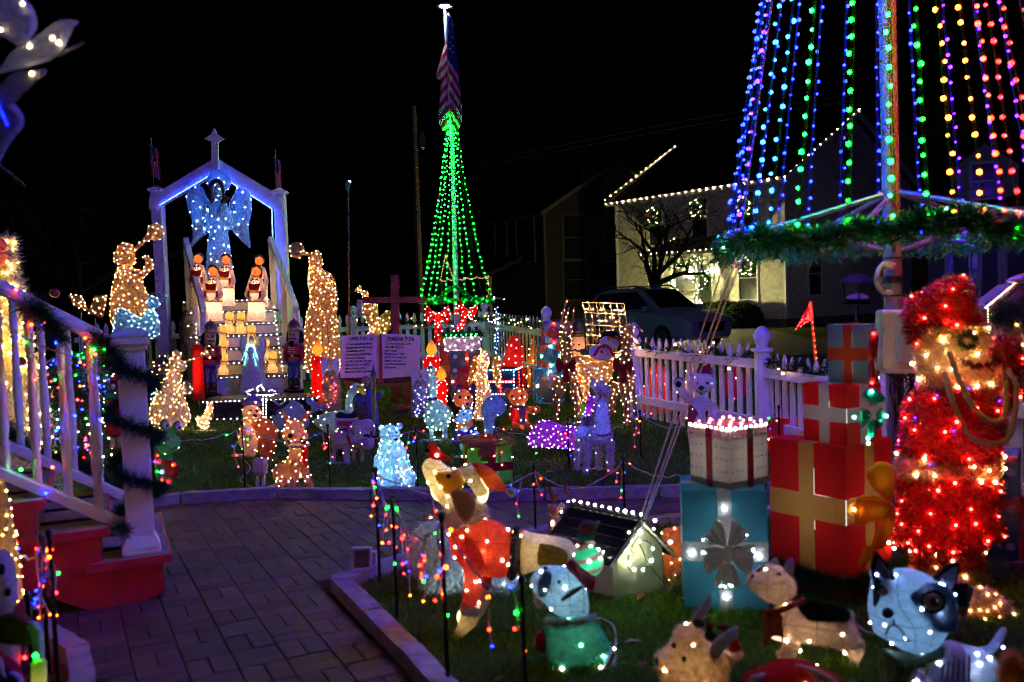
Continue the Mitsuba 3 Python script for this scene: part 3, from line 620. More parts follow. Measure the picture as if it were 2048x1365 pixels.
for sg in (-1,1):
    add(k + '__roof_rail',tube(cw([(-1.6,sg * .6,1.66),(-1.4,sg * .6,1.73),(.0,sg * .6,1.74),(.25,sg * .6,1.66)]),.022),'metal',(.3,.3,.32))
    add(k + '__mirror',hullm(cw([(.75 + a,sg * (.98 + b),1.12 + c) for a in (0,.14) for b in (-.08,.08) for c in (-.06,.07)])),'gloss',(.2,.21,.24))
    add(k + '__headlight',hullm(cw([(2.05,sg * .84,.72),(2.05,sg * .84,.88),(2.26,sg * .5,.7),(2.24,sg * .5,.84),(1.7,sg * .9,.9),(1.72,sg * .915,.82)])),'gloss',(.5,.52,.55))
    for x in (-1.4,1.38):
        cyl = lathe([(.2,-.1),(.335,-.09),(.345,0),(.335,.09),(.2,.1)],24); v = np.asarray(cyl.vertices)
        wk = add(k + '__wheel',trimesh.Trimesh(cw(np.c_[v[:,0] + x,v[:,2] + sg * .84,v[:,1] + .345]),cyl.faces,process=False),'matte',(.02,.02,.02))
        rim = lathe([(.03,.1),(.2,.12),(.22,.06)],16); v = np.asarray(rim.vertices) * [1,1,sg]; add(wk + '__rim',trimesh.Trimesh(cw(np.c_[v[:,0] + x,v[:,2] + sg * .84,v[:,1] + .345]),rim.faces,process=False),'metal',(.3,.3,.32))
add(k + '__grille',hullm(cw([(2.29 + t,y,z) for (y,z) in ((-.42,.48),(.42,.48),(.48,.74),(-.48,.74)) for t in (0,.03)])),'gloss',(.015,.015,.015))
# ---- bare tree ----
def bare_tree(name,label,base,H_,lean,seed,r0,depth_=5,spread_=.6):
    k = thing(name,label,'tree'); r = np.random.default_rng(seed); tr,tw = [],[]
    def grow(p,d,l,rad,lv):
        n = 5; q = [p]; dd = d.copy()
        for i in range(n): dd = dd + r.normal(0,.13,3) + [0,0,.03]; dd /= np.linalg.norm(dd); q.append(q[-1] + dd * l / n)
        (tr if lv < 2 else tw).append(tube(q,np.linspace(rad,rad * .62,n + 1),6 if lv < 3 else 3))
        if lv >= depth_: return
        for j in range(2 if lv else 5):
            a = dd + r.normal(0,spread_,3) * [1,.8,.6]; a /= np.linalg.norm(a); grow(q[-1],a,l * r.uniform(.62,.85),rad * .6,lv + 1)
        if lv: a = dd + r.normal(0,spread_ * 1.2,3); a /= np.linalg.norm(a); grow(q[3],a,l * .55,rad * .4,lv + 1)
    grow(np.asarray(base,float),np.asarray(lean,float),H_ * .22,r0,0)
    add(k + '__trunk',tr,'matte',(.035,.028,.024),tex=2); add(k + '__crown',tw,'matte',(.035,.028,.024),tex=2)
bt = at(1287,612,33)
bare_tree('bare_tree','bare spreading tree standing before the lit shingled house',[bt[0],bt[1],-.05],8.6,(.05,0,1),24,.2,6,.62)
b2 = at(150,620,30); bare_tree('bare_tree','tall dim leafless tree in the dark behind the white arch',[b2[0],b2[1],-.05],10,(.1,0,1),5,.22,5,.5)
# ---- utility pole ----
p = at(840,600,42); k = thing('utility_pole','dark wooden utility pole with transformer and wires','pole')
zt = at(829,217,42)
add(k + '__pole',tube([[p[0],p[1],-.1],[zt[0],p[1],zt[2]]],[.17,.12],8),'matte',(.16,.12,.1),tex=2)
add(k + '__transformer',lathe([(.22,-.4),(.25,-.3),(.25,.35),(.2,.45)],12,at(840,283,41.8)),'metal',(.2,.2,.2)); add(k + '__crossarm',beam(at(822,232,41.9),at(836,232,41.9),.1,.12),'matte',(.16,.12,.1))
wv = []
for (za,zb) in ((345,250),(352,262)):
    q = [at(x,y,dd) for x,y,dd in ((838,za,42),(1050,(za + zb) / 2 + 8,38),(1380,zb - 10,34),(1700,zb - 60,30))]; wv.append(tube(spline(q,8),.012,4))
add(k + '__wire',wv,'matte',(.05,.05,.05))
# ================= the white picket fence =================
WHITE = (.80,.78,.78)
def picket(w,h,th=.02):
    a = w / 2; o = [(-a,.04),(a,.04),(a,h - .26),(a * .55,h - .235),(a * .55,h - .205),(a,h - .18),(a,h - .13),(a * .75,h - .06),(0,h),(-a * .75,h - .06),(-a,h - .13),(-a,h - .18),(-a * .55,h - .205),(-a * .55,h - .235),(-a,h - .26)]
    m = trimesh.creation.extrude_polygon(Polygon(o),th,engine='earcut'); v = np.asarray(m.vertices); return np.c_[v[:,0],v[:,2] - th / 2,v[:,1]],m.faces
def place2(v,f,c,a):
    cs,sn = math.cos(a),math.sin(a); return trimesh.Trimesh(np.c_[c[0] + v[:,0] * cs - v[:,1] * sn,c[1] + v[:,0] * sn + v[:,1] * cs,v[:,2]],f,process=False)
def fence_post(k,p,h,w=.13):
    add(k + '__post',cat([box((p[0],p[1],h / 2 - .13),(w,w,h - .26),0,.006),box((p[0],p[1],h - .24),(w * 1.35,w * 1.35,.04),0,.008),lathe([(w * .5,h - .22),(w * .42,h - .19),(w * .62,h - .14),(w * .66,h - .09),(w * .5,h - .04),(w * .2,h - .005),(.001,h)],14,(p[0],p[1],0))]),'paint',WHITE,smooth=40)
def fence(label,a,b,n,h,ph,posts,rails=(.86,.3),w=.078,hb=None):
    k = thing('picket_fence',label,'fence'); a,b = np.asarray(a,float)[:2],np.asarray(b,float)[:2]; d = b - a; L = np.linalg.norm(d); d /= L; an = math.atan2(d[1],d[0]); nr = np.array([d[1],-d[0]])
    r = random.Random(n)
    for i in range(n):
        t = (i + .7) / (n + .4); c = a + d * L * t - nr * .034; hh = h + ((hb or h) - h) * t + r.uniform(-.008,.008); v,f = picket(w,hh); add(k + '__picket',place2(v,f,c,an + r.uniform(-.02,.02)),'paint',WHITE)
    for z in rails: add(k + '__rail',beam([*(a),z],[*(b),z],.045,.095),'paint',WHITE)
    for p in posts: fence_post(k,p,ph)
    return k
P0,P1,P2 = at(150,700,17.2)[:2],at(972,700,19)[:2],at(1095,700,13.7)[:2]
P3,P4 = G(1270,838)[:2],G(1528,898)[:2]; P5 = at(2075,800,5.6)[:2]
Pm = P0 + (P1 - P0) * .66
fence('white picket fence running behind the stage and the open book',P0,P1,52,1.33,1.5,[P1,Pm],(1.02,.42))
fence('white picket fence between the flagpole and the tower of presents',P1,P2,19,1.27,1.42,[P2],(1.0,.42),hb=1.24)
FR = fence('white picket fence section right of the snowman sleigh',P3,P4,16,1.04,1.22,[P3,P4],(.84,.26))
fence('white picket fence section behind the red present stack',P4,P5,25,.95,1.2,[P4 + (P5 - P4) * .93],(.76,.25))
def garland_on(label,a,b,z,n,bulbs=0,seed=0,col=(.025,.05,.02)):
    t = np.linspace(0,1,40); p = np.c_[a[0] + (b[0] - a[0]) * t,a[1] + (b[1] - a[1]) * t,z + .05 * np.sin(t * 22)]; p[:,:2] += np.array([.03,-.05])
    k = thing('fence_garland',label,'garland'); add(k + '__greenery',needles(p,.05,n,.09,.012,seed),'leafy',col)
    if bulbs: light(k + '__bulbs',p[np.linspace(1,38,bulbs).astype(int)] + np.random.default_rng(seed).normal(0,.05,(bulbs,3)),.014,WARM,9)
garland_on('dark evergreen garland with bulbs on the fence left of the present tower',P1,P2,1.12,1300,26,1); garland_on('dark evergreen garland on the fence right of the snowman sleigh',P3,P4,.9,900,12,2)
garland_on('dark evergreen garland on the fence behind the red present stack',P4,P4 + (P5 - P4) * .5,.84,900,8,3); garland_on('dark evergreen garland on the fence behind the open book',Pm,P1,1.1,1600,14,4)
# ================= the stage with the arch =================
B = Build('stage_steps','white stage stairs with black treads edged by tiny white bulbs','stairs',460,700,15)
ys = [600,622,647,670,696,724,752]; ds = [15.9,15.6,15.3,15.0,14.7,14.4,14.1]; xl = [364,368,373,378,384,390,397]; xr = [541,546,552,557,562,567,573]
BK = np.array([0,1.0,0]); stepz = []
STEP = []
for i in range(7):
    a,b = at(xl[i],ys[i],ds[i]),at(xr[i],ys[i],ds[i]); z = (a[2] + b[2]) / 2; a[2] = b[2] = z; STEP.append((a,b,z))
for i in range(7):
    a,b,z = STEP[i]; zn = STEP[i + 1][2] if i < 6 else .02; back = .4 if i else 1.6
    add(B.k + '__tread',hullm([p + BK * t + np.array([0,0,s]) for p in (a,b) for t in (0,back) for s in (0,-.045)]),'paint',(.02,.02,.022))
    add(B.k + '__riser',hullm([p + BK * t + np.array([0,0,s]) for p in (a,b) for t in (.03,.06) for s in (-.046,zn - z + .001)]),'paint',(.82,.80,.78))
    nb = 17
    q = a + (b - a) * np.linspace(.02,.98,nb)[:,None] + [0,-.012,-.02]
    light(B.k + '__edge_bulbs',q,.0085,(.85,.92,1),7)
for s in (0,1):
    pts = [STEP[i][s] + BK * .05 for i in range(7)]
    for i in range(7):
        p = pts[i]; add(B.k + '__side_panel',hullm([p + BK * t + np.array([(-.03 if s == 0 else .03) * u,0,w]) for t in (0,.42 if i else 1.5) for u in (0,1) for w in (-.05,-(p[2] - .02))]),'paint',(.70,.68,.68))
light(B.k + '__edge_bulbs',np.vstack([at(x,y,d - .05) for (x,y,d) in [(392 + .3 * j,640 + j * 9,15.2 - j * .08) for j in range(16)]] + [at(548 + j * 1.2,615 + j * 9,15.4 - j * .08)[None] for j in range(15)]),.0085,(1,.92,.7),7)
# railings
B = Build('stage_railing','white handrail on the left side of the stage stairs','railing',400,700,15.2)
def rail_set(k,pts_top,posts,col=(.78,.78,.82)):
    for (p,q) in zip(pts_top[:-1],pts_top[1:]): add(k + '__handrail',beam(p,q,.09,.1),'paint',col)
    for (p,zb) in posts: add(k + '__post',beam([p[0],p[1],zb],[p[0],p[1],p[2] - .02],.1,.1),'paint',col)
t1,t2,t3 = at(371,480,15.7),at(407,622,14.6),at(415,632,14.4)
rail_set(B.k,[t1,t2],[(t1 + [0.02,0,-.03],STEP[1][2]),(t1 * .5 + t2 * .5 + [0,0,-.02],STEP[4][2]),(t2,.02)])
B = Build('stage_railing','white handrail on the right side of the stage stairs','railing',560,700,15.2)
t1,t2 = at(541,478,15.7),at(592,618,14.6)
rail_set(B.k,[t1,t2],[(t1 + [.02,0,-.03],STEP[1][2]),(t1 * .48 + t2 * .52 + [0,0,-.02],STEP[4][2]),(t2,.02)])
# the arch
B = Build('stage_arch','white timber arch with a small cross on its peak and blue light strip','arch',435,600,16.0)
AC = (.80,.76,.77)
D_A = 16.0
def bm(p,q,w,h,dd=0.0): return beam(at(*p,D_A + dd),at(*q,D_A + dd),w,h,up=(0,1,0))
lp,rp = at(312,384,D_A),at(557,388,D_A)
for p,x in ((lp,320),(rp,568)):
    add(B.k + '__post',box((p[0] + .02,p[1],p[2] / 2),(.19,.19,p[2]),0,.008),'paint',AC)
    add(B.k + '__post_cap',[box((p[0] + .02,p[1],p[2] + .02),(.26,.26,.05),0,.01),hullm([[p[0] + .02 + a * .11,p[1] + b * .11,p[2] + .046] for a in (-1,1) for b in (-1,1)] + [[p[0] + .02,p[1],p[2] + .12]])],'paint',AC)
gb = slab([(312,388),(435,318),(556,390),(559,412),(566,416),(435,344),(323,414),(305,420)],14,-7)
F_ = B.F
B.p('rafter',slab([(303,397),(433,319),(433,349),(322,415),(303,422)],16,-12),'paint',AC,smooth=False); B.p('rafter',slab([(437,319),(566,396),(567,424),(548,418),(437,349)],16,-12),'paint',AC,smooth=False)
B.p('peak_cross',[slab([(429,345),(428,287),(414,282),(428,273),(434,261),(440,273),(454,281),(441,288),(442,345)],7,-18)],'paint',AC,smooth=False)
ls = np.vstack([along(F_.w((326,-16,413))[0],F_.w((430,-16,351))[0],60),along(F_.w((440,-16,351))[0],F_.w((546,-16,419))[0],60),along(F_.w((548,-16,421))[0],F_.w((553,-16,596))[0],80)])
light(B.k + '__light_strip',ls,.0125,(.02,.05,1),7)
for i,(x,y,yt,nm) in enumerate(((308,372,276,'left'),(553,382,300,'right'))):
    Bf = Build('small_flag','small striped flag on the %s post of the white arch' % nm,'flag',x,y,D_A)
    tx = x - (6 if i == 0 else 2)
    Bf.p('staff',[trimesh.Trimesh(*(lambda m: (m.vertices,m.faces))(tube([(x + 1,0,y + 14),(tx,0,yt)],.9,5)),process=False)],'paint',(.5,.4,.3),tex=0)
    nf = 7; st = []
    w_,h_ = (25,62) if i == 0 else (17,62)
    for q in range(nf):
        a,b = q / nf,(q + 1) / nf
        o = []
        for (t,yy) in ((a,0),(b,0),(b,1),(a,1)): o.append((tx + (-3 if i == 0 else -2) + t * w_ * .8 + yy * .25 * w_ - 2,yt + 12 + t * 14 + yy * h_))
        top = [(o[0][0] * .55 + o[3][0] * .45,o[0][1] * .55 + o[3][1] * .45),(o[1][0] * .55 + o[2][0] * .45,o[1][1] * .55 + o[2][1] * .45)]
        Bf.p('stripe',slab([top[0],top[1],o[2],o[3]] if q < 5 else o,1.2,-q * .4),'cloth',(.62,.03,.06) if q % 2 == 0 else (.82,.78,.78),tex=0,smooth=False)
    c = [(tx - 5,yt + 12),(tx + w_ * .5,yt + 21),(tx + w_ * .62,yt + 44),(tx - 1,yt + 38)]
    ck = Bf.p('canton',slab(c,1.4,-.6),'cloth',(.03,.04,.16),tex=0,smooth=False)
    stars = [ell((c[0][0] + 3 + (c[1][0] - c[0][0]) * u * .85 + v * 2,-1.2,c[0][1] + 4 + u * 8 + v * 20),(.9,.5,.9),0) for u in np.linspace(0,.95,4) for v in np.linspace(0,1,4)]
    sk = Bf.p('stars',cat(stars),'cloth',(.7,.7,.7),tex=0,parent=ck); labels[sk] = {'kind': 'stuff'}
# the blue angel under the arch
C4 = lambda p: cv(p,280,250,3.688)
B = Build('blue_angel','large blue lit mesh angel with brown hair standing under the arch','angel figure',437,560,15.75)
BL = (.55,.68,.85)
B.p('wing',puff(C4([(430,445),(370,455),(335,520),(345,620),(375,700),(380,830),(365,905),(440,835),(490,800),(505,740),(525,600),(505,560),(480,510),(455,460)]),7,y=6),'cloth',BL,3)
B.p('wing',puff(C4([(740,455),(790,480),(815,540),(815,650),(795,760),(810,905),(770,880),(730,840),(680,790),(655,720),(650,580),(690,500),(700,465)]),7,y=6),'cloth',BL,3)
gown = puff(C4([(535,560),(625,565),(665,620),(690,700),(690,770),(655,790),(670,900),(685,1130),(590,1140),(495,1130),(500,900),(515,790),(490,770),(488,690),(520,610)]),17,y=-4)
B.p('gown',gown,'cloth',BL,3)
halo = puff([(437 + 24.5 * math.cos(t),362 + 24.5 * math.sin(t)) for t in np.linspace(0,2 * np.pi,20,endpoint=False)],5,y=4); B.p('halo',halo,'cloth',BL,3)
hd_ = B.p('head',ell((438,-6,386),(12,10,17),1),'cloth',(.6,.7,.85),3)
B.p('hair',puff(C4([(590,410),(545,425),(525,480),(528,550),(555,590),(566,560),(555,490),(585,438),(618,480),(630,545),(612,575),(640,592),(686,545),(652,530),(642,470),(625,428)]),4,y=-18),'matte',(.07,.035,.03),2,parent=hd_,skin=False)
B.p('sleeve',[blob([[(425,-16,415,6),(432,-21,438,4)]],3),blob([[(451,-16,415,6),(442,-21,438,4)]],3)],'cloth',BL,3)
B.lights(60,1.6,(.35,.7,1),11,seed=4)
B.glow([(436,-2,440,12,5,30),(395,6,420,7,2,30),(478,6,420,7,2,30),(437,4,360,14,1.5,14),(437,-2,490,12,5,25)],(.03,.22,1),1.5)
# choir
def choir(px,py,d,label,hair=(.03,.02,.02),band=False,s=1.0):
    B = Build('choir_figure',label,'choir figure',px,py,d,group=None); X = lambda x: px + x * s; Y = lambda y: py + y * s
    Wc = (.80,.72,.66)
    def lz(prof,sq=.8):
        m = lathe([(r * s,-z * s) for r,z in prof],22); v = np.asarray(m.vertices); return trimesh.Trimesh(np.c_[px + v[:,0],v[:,1] * sq,py + v[:,2] * -1 * -1],m.faces[:,::-1],process=False)
    ang_ = np.arange(22)
    sk = lz([(19,0),(18.5,3),(16.5,22),(16.3,38),(15,40)]); v = np.asarray(sk.vertices); a = np.arctan2(v[:,1],v[:,0] - px); v = np.c_[px + (v[:,0] - px) * (1 + .05 * np.cos(a * 9)),v[:,1] * (1 + .05 * np.cos(a * 9)),v[:,2]]
    B.p('skirt',trimesh.Trimesh(v,sk.faces,process=False),'cloth',Wc,0)
    B.p('cape',lz([(17.6,37),(17.4,41),(16.2,55),(13,75),(9.5,84),(5,87)]),'cloth',Wc,0)
    for sg in (-1,1): B.p('sleeve',blob([[(X(sg * 9),-4,Y(-80),5 * s),(X(sg * 17),-7 * s,Y(-52),5.5 * s)],[(X(sg * 17),-7 * s,Y(-52),5.5 * s),(X(sg * 11),-13 * s,Y(-44),4.5 * s)]],3),'cloth',Wc,0); B.p('cuff_lining',ell((X(sg * 11.5),-15 * s,Y(-52)),(2.6 * s,3 * s,8 * s),1),'cloth',(.5,.04,.02),0)
    hk = B.p('head',ell((X(0),-1,Y(-99)),(9.3 * s,9 * s,11 * s),1),'cloth',(.9,.25,.08),0); B.p('neck',blob([[(X(0),0,Y(-89),5 * s),(X(0),0,Y(-84),5 * s)]],2),'cloth',(.75,.28,.15),0)
    B.p('hair',[puff([(X(-9.5),Y(-98)),(X(-10),Y(-106)),(X(-5),Y(-112)),(X(3),Y(-112)),(X(9),Y(-107)),(X(10),Y(-98)),(X(8),Y(-103)),(X(4),Y(-104)),(X(2),Y(-107)),(X(-2),Y(-103)),(X(-7),Y(-104))],9 * s,y=-2.5 * s),ell((X(0),5 * s,Y(-101)),(9.9 * s,5.5 * s,10.5 * s),1)],'paint',hair,0,parent=hk)
    if band: B.p('hair_band',trimesh.Trimesh(*(lambda m: (m.vertices,m.faces))(tube([(X(9.8 * math.cos(t)),-2.5 * s,Y(-100 - 11.5 * math.sin(t))) for t in np.linspace(.1,3.04,14)],1.5 * s,5)),process=False),'cloth',(.8,.5,.15),0,parent=hk)
    for sg in (-1,1): B.p('eye',ell((X(sg * 3.4),-8.9 * s,Y(-100)),(1.3 * s,.8 * s,.6 * s),0),'paint',(.03,.01,.01),0,parent=hk)
    B.p('nose',ell((X(0),-9.6 * s,Y(-97)),(1.2 * s,1.3 * s,1.7 * s),0),'cloth',(.75,.22,.1),0,parent=hk); B.p('mouth',ell((X(0),-8.7 * s,Y(-93.2)),(2.6 * s,.9 * s,.8 * s),0),'paint',(.3,.01,.01),0,parent=hk)
    B.p('song_book',slab([(X(-10.5),Y(-73)),(X(0),Y(-71)),(X(10.5),Y(-73)),(X(9),Y(-62)),(X(2),Y(-59)),(X(-9),Y(-62))],2.5 * s,-19 * s),'cloth',(.6,.05,.03),0,smooth=False); B.p('song_book',slab([(X(-11.6),Y(-74.6)),(X(0),Y(-72.6)),(X(11.6),Y(-74.6)),(X(10),Y(-60)),(X(-10),Y(-60))],1.2 * s,-16.3 * s),'cloth',(.75,.42,.1),0,smooth=False)
    B.p('hands',blob([[(X(-7),-15 * s,Y(-57),3.2 * s),(X(7),-15 * s,Y(-57),3.2 * s)]],2.5),'cloth',(.85,.6,.25),0)
    B.p('bow',[slab([(X(0),Y(-82)),(X(-6),Y(-85)),(X(-6),Y(-79))],2,-13 * s),slab([(X(0),Y(-82)),(X(6),Y(-85)),(X(6),Y(-79))],2,-13 * s),slab([(X(-1),Y(-82)),(X(-5),Y(-74)),(X(-2),Y(-74))],2,-13.5 * s),slab([(X(1),Y(-82)),(X(5),Y(-74)),(X(2),Y(-74))],2,-13.5 * s)],'paint',(.01,.07,.04),0,smooth=False)
    tr = [(X(17.3 * math.cos(t)),-14 * s * math.sin(t),Y(-38.5) + 1.2 * math.sin(t * 8)) for t in np.linspace(-.2,3.34,40)]
    B.p('trim',trimesh.Trimesh(*(lambda m: (m.vertices,m.faces))(tube(tr,1.3 * s,5)),process=False),'cloth',(.7,.4,.08),0)
    B.glow([(X(0),-3,Y(-66),8 * s,5 * s,12 * s),(X(0),0,Y(-25),6 * s,5 * s,12 * s)],(1,.66,.36),12)
    B.glow([(X(0),-4.6 * s,Y(-99),6.4 * s,3.4 * s,8 * s)],(1,.55,.28),4.2,hk[len(B.k) + 2:] + '__inner_lamp')
    return B
choir(397,610,15.2,'choir figure behind the left handrail holding a red book',s=.93); choir(453,612,15.2,'dark haired choir figure at the middle of the back row',s=.93); choir(519,614,15.2,'choir figure half hidden at the right of the back row',s=.93)
choir(427,642,14.9,'choir figure with yellow hair band at the left of the front row',(.05,.03,.02),True); choir(513,642,14.9,'choir figure with yellow hair band at the right of the front row',(.05,.02,.02),True)
# little lit snowmen
SNOW = [(459,668,'back left of the pair under the choir'),(482,668,'back right of the pair under the choir'),(447,694,'beside the head of the left nutcracker'),(503,694,'behind the head of the white fibre optic angel'),(446,722,'at the left nutcracker shoulder'),(447,750,'lowest on the left beside the left nutcracker arm'),(531,722,'half hidden behind the right wing of the white angel'),(545,746,'alone at the right between white angel and right nutcracker')]
for i,(x,y,lb) in enumerate(SNOW):
    j = min(range(7),key=lambda q: abs(ys[q] - y - 2) if q else 99); B = Build('glowing_snowman','small glowing plastic snowman, ' + lb,'snowman figure',x,y,ds[j] + .12)
    m = lathe([(9,0),(10,3),(9.2,12),(7,17.5),(8.6,21),(8.4,25),(6,28),(7.6,31),(8,36),(7.5,41),(6,43),(.1,44)],18); v = np.asarray(m.vertices); fc = m.faces
    hi = v[fc][:,:,2].mean(1) > 28
    low,top = trimesh.Trimesh(np.c_[x + v[:,0],v[:,1],y - v[:,2]],fc[~hi],process=False),trimesh.Trimesh(np.c_[x + v[:,0],v[:,1],y - v[:,2]],fc[hi],process=False)
    B.p('body',low,'cloth',(.85,.68,.42),0); B.p('head',top,'cloth',(.85,.62,.22),0)
    sc = B.tube([(x - 7,-3,y - 28),(x,-8,y - 27),(x + 7,-5,y - 27),(x + 9,-6,y - 19),(x + 9,-6,y - 13)],1.0); B.wp('scarf',sc,'paint',(.03,.02,.015))
    B.glow([(x,0,y - 11,4,4,6),(x,0,y - 36,3.4,3.4,4)],(1,.62,.25),7)
# nutcrackers
def nutcracker(px,py,d,label,turn,s=1.0):
    B = Build('nutcracker',label,'nutcracker figure',px,py,d); X = lambda x: px + x * s * 1.0; Y = lambda y: py + y * s
    def lz(prof,cx=0,sq=.85,n=20):
        m = lathe([(r * s,-z * s) for r,z in prof],n); v = np.asarray(m.vertices); return trimesh.Trimesh(np.c_[X(cx) + v[:,0],v[:,1] * sq,py + v[:,2]],m.faces[:,::-1],process=False)
    BLU,RD,BK_,SK = (.03,.05,.22),(.42,.02,.03),(.015,.014,.016),(.55,.33,.22)
    B.p('base',lz([(20,0),(20,5),(18,6)]),'gloss',BK_,0)
    for sg in (-1,1): lk_ = B.p('leg',lz([(6.2,6),(6.2,22),(6,26)],sg * 6.3),'gloss',BK_,0); B.p('trouser',lz([(6,26),(7,28),(7.4,46),(7,58)],sg * 6.3),'gloss',BLU,0,parent=lk_); B.p('boot_toe',ell((X(sg * 6.5),-8 * s,Y(-9)),(5.5 * s,8 * s,4 * s),1),'gloss',BK_,0,parent=lk_)
    B.p('coat',lz([(14,56),(14.6,60),(13.6,72),(14.5,84),(14,93),(8,97)]),'gloss',RD,0); B.p('sash',lz([(14.9,55),(15,62),(14.2,63)]),'gloss',BLU,0); B.p('belt',lz([(14.1,70),(14.2,75),(13.8,75.5)]),'gloss',BK_,0)
    B.p('buckle',ell((X(turn * 3),-12.6 * s,Y(-72.5)),(3,1.5,2.6),0),'metal',(.7,.6,.3),0)
    for i in range(3): B.p('braid',trimesh.Trimesh(*(lambda m: (m.vertices,m.faces))(tube([(X(turn * 4 - 6),-12.3 * s,Y(-81 - i * 4)),(X(turn * 4),-13.4 * s,Y(-80.5 - i * 4)),(X(turn * 4 + 6),-12.3 * s,Y(-81 - i * 4))],.8,4)),process=False),'paint',(.7,.6,.5),0)
    for sg in (-1,1):
        ak = B.p('arm',blob([[(X(sg * 15.5),0,Y(-90),5 * s),(X(sg * 18),-1,Y(-75),4.6 * s)],[(X(sg * 18),-1,Y(-75),4.6 * s),(X(sg * 17),-7 * s,Y(-62),4.4 * s)]],3),'gloss',RD,0); B.p('cuff',ell((X(sg * 17),-6.4 * s,Y(-64)),(5 * s,5 * s,2.4 * s),1),'gloss',BLU,0,parent=ak); B.p('hand',ell((X(sg * 17),-8.5 * s,Y(-58)),(4.2 * s,4.2 * s,4.6 * s),1),'gloss',SK,0,parent=ak)
        B.p('epaulette',ell((X(sg * 14.5),0,Y(-95)),(6 * s,6 * s,2.4 * s),1),'gloss',(.1,.12,.4),0)
    hk = B.p('head',lz([(9,96),(11,101),(11.6,108),(11.4,118),(10.8,122)]),'gloss',SK,0)
    B.p('hair',[blob([[(X(sg * 10.5 - turn * 2),4 * s,Y(-117),6 * s),(X(sg * 11.5 - turn * 3),4 * s,Y(-103),6.6 * s)]],3) for sg in (-1,1)] + [blob([[(X(-turn * 4),7 * s,Y(-116),8 * s),(X(-turn * 4),7 * s,Y(-104),8 * s)]],3)],'matte',(.02,.018,.02),2,parent=hk)
    fx = turn * 3.5
    for sg in (-1,1): B.p('eye',ell((X(fx + sg * 4),-9.6 * s,Y(-114)),(1.9,1.2,1.7),0),'gloss',(.02,.015,.015),0,parent=hk); B.p('eyebrow',trimesh.Trimesh(*(lambda m: (m.vertices,m.faces))(tube([(X(fx + sg * 2),-10 * s,Y(-117)),(X(fx + sg * 6.5),-9 * s,Y(-117.5))],.7,4)),process=False),'paint',(.02,.015,.015),0,parent=hk)
    B.p('nose',ell((X(fx),-11 * s,Y(-110.5)),(1.6,2.6,2),0),'gloss',SK,0,parent=hk)
    B.p('moustache',[blob([[(X(fx),-10.6 * s,Y(-106.5),1.5),(X(fx + sg * 5),-9.6 * s,Y(-105),1.2)],[(X(fx + sg * 5),-9.6 * s,Y(-105),1.2),(X(fx + sg * 7.5),-8.5 * s,Y(-107.5),.6)]],1) for sg in (-1,1)],'gloss',(.02,.015,.015),0,parent=hk)
    B.p('beard',puff([(X(fx - 4),Y(-101)),(X(fx + 4),Y(-101)),(X(fx + 4),Y(-93)),(X(fx),Y(-88)),(X(fx - 4),Y(-93))],2.5,y=-12 * s),'matte',(.02,.018,.02),2,parent=hk)
    ck = B.p('crown',lz([(11.6,121),(12.4,124),(12.6,127),(12,128)]),'metal',(.5,.42,.3),0)
    B.p('crown_point',[lz([(2.6,127),(.2,134)],cx=0,sq=1.0,n=6).apply_translation((11.5 * s * math.cos(t),10 * s * math.sin(t),0)) for t in np.linspace(0,6.28,9)[:-1]],'metal',(.5,.42,.3),0,parent=ck)
    m = lz([(11.5,126),(12.5,131),(11,138),(6,143),(.1,145)],n=16); cx_ = np.floor(np.arctan2(m.triangles_center[:,1],m.triangles_center[:,0] - px) / (math.pi / 8)).astype(int)
    mw = W(B.F,m); add(B.k + '__crown__cap',mw,'gloss',np.where((cx_ % 2 == 0)[:,None],np.array(RD),np.array(BLU)),smooth=True); B.p('finial',ell((X(0),0,Y(-146)),(2.4,2.4,2.6),0),'metal',(.4,.3,.2),0,parent=ck)
nutcracker(421,793,13.9,'red and blue nutcracker left of the white angel, its face turned right',1,1.04); nutcracker(588,784,14.0,'red and blue nutcracker right of the white angel',-.5,1.0)
# white fibre optic angel on the lowest step
B = Build('fibre_optic_angel','white winged angel with cyan fibre lights standing before the stairs','angel figure',505,790,13.7)
C5 = lambda p: cv(p,190,560,4.016)
B.p('gown',puff(C5([(1230,520),(1300,520),(1340,600),(1350,700),(1390,900),(1270,925),(1150,910),(1190,720),(1200,610)]),16,y=-3),'matte',(.62,.58,.62),1)
for pl in ([(1215,520),(1215,470),(1180,455),(1155,490),(1160,560),(1180,620),(1185,720),(1205,760),(1215,640)],[(1310,520),(1310,470),(1340,452),(1370,480),(1370,560),(1350,640),(1350,740),(1320,640)]): B.p('wing',puff(C5(pl),3,y=5),'matte',(.6,.56,.6),1)
B.p('head',ell((*C5([(1262,480)])[0][[0]],-4,C5([(1262,478)])[0][1]),(5.2,5,7),1),'matte',(.5,.42,.42),1)
B.p('arm',[blob([[(495,-10,697,3.5),(500,-15,706,3)],[(500,-15,706,3),(506,-17,702,2.6)]],2),blob([[(514,-10,697,3.5),(511,-15,706,3)],[(511,-15,706,3),(506,-17,702,2.6)]],2)],'matte',(.58,.55,.62),1)
r = np.random.default_rng(3); pp = []
for j in range(9):
    t = np.linspace(0,1,9); x0 = 498 + j * 1.8; pp.append(np.c_[x0 + (j - 4) * 2.2 * t**1.5,-14 - 4 * t,690 + t * (30 + 10 * math.sin(j * 2))])
B.dots(np.vstack(pp),.75,(.2,.95,1),5,name='fibre_lights')
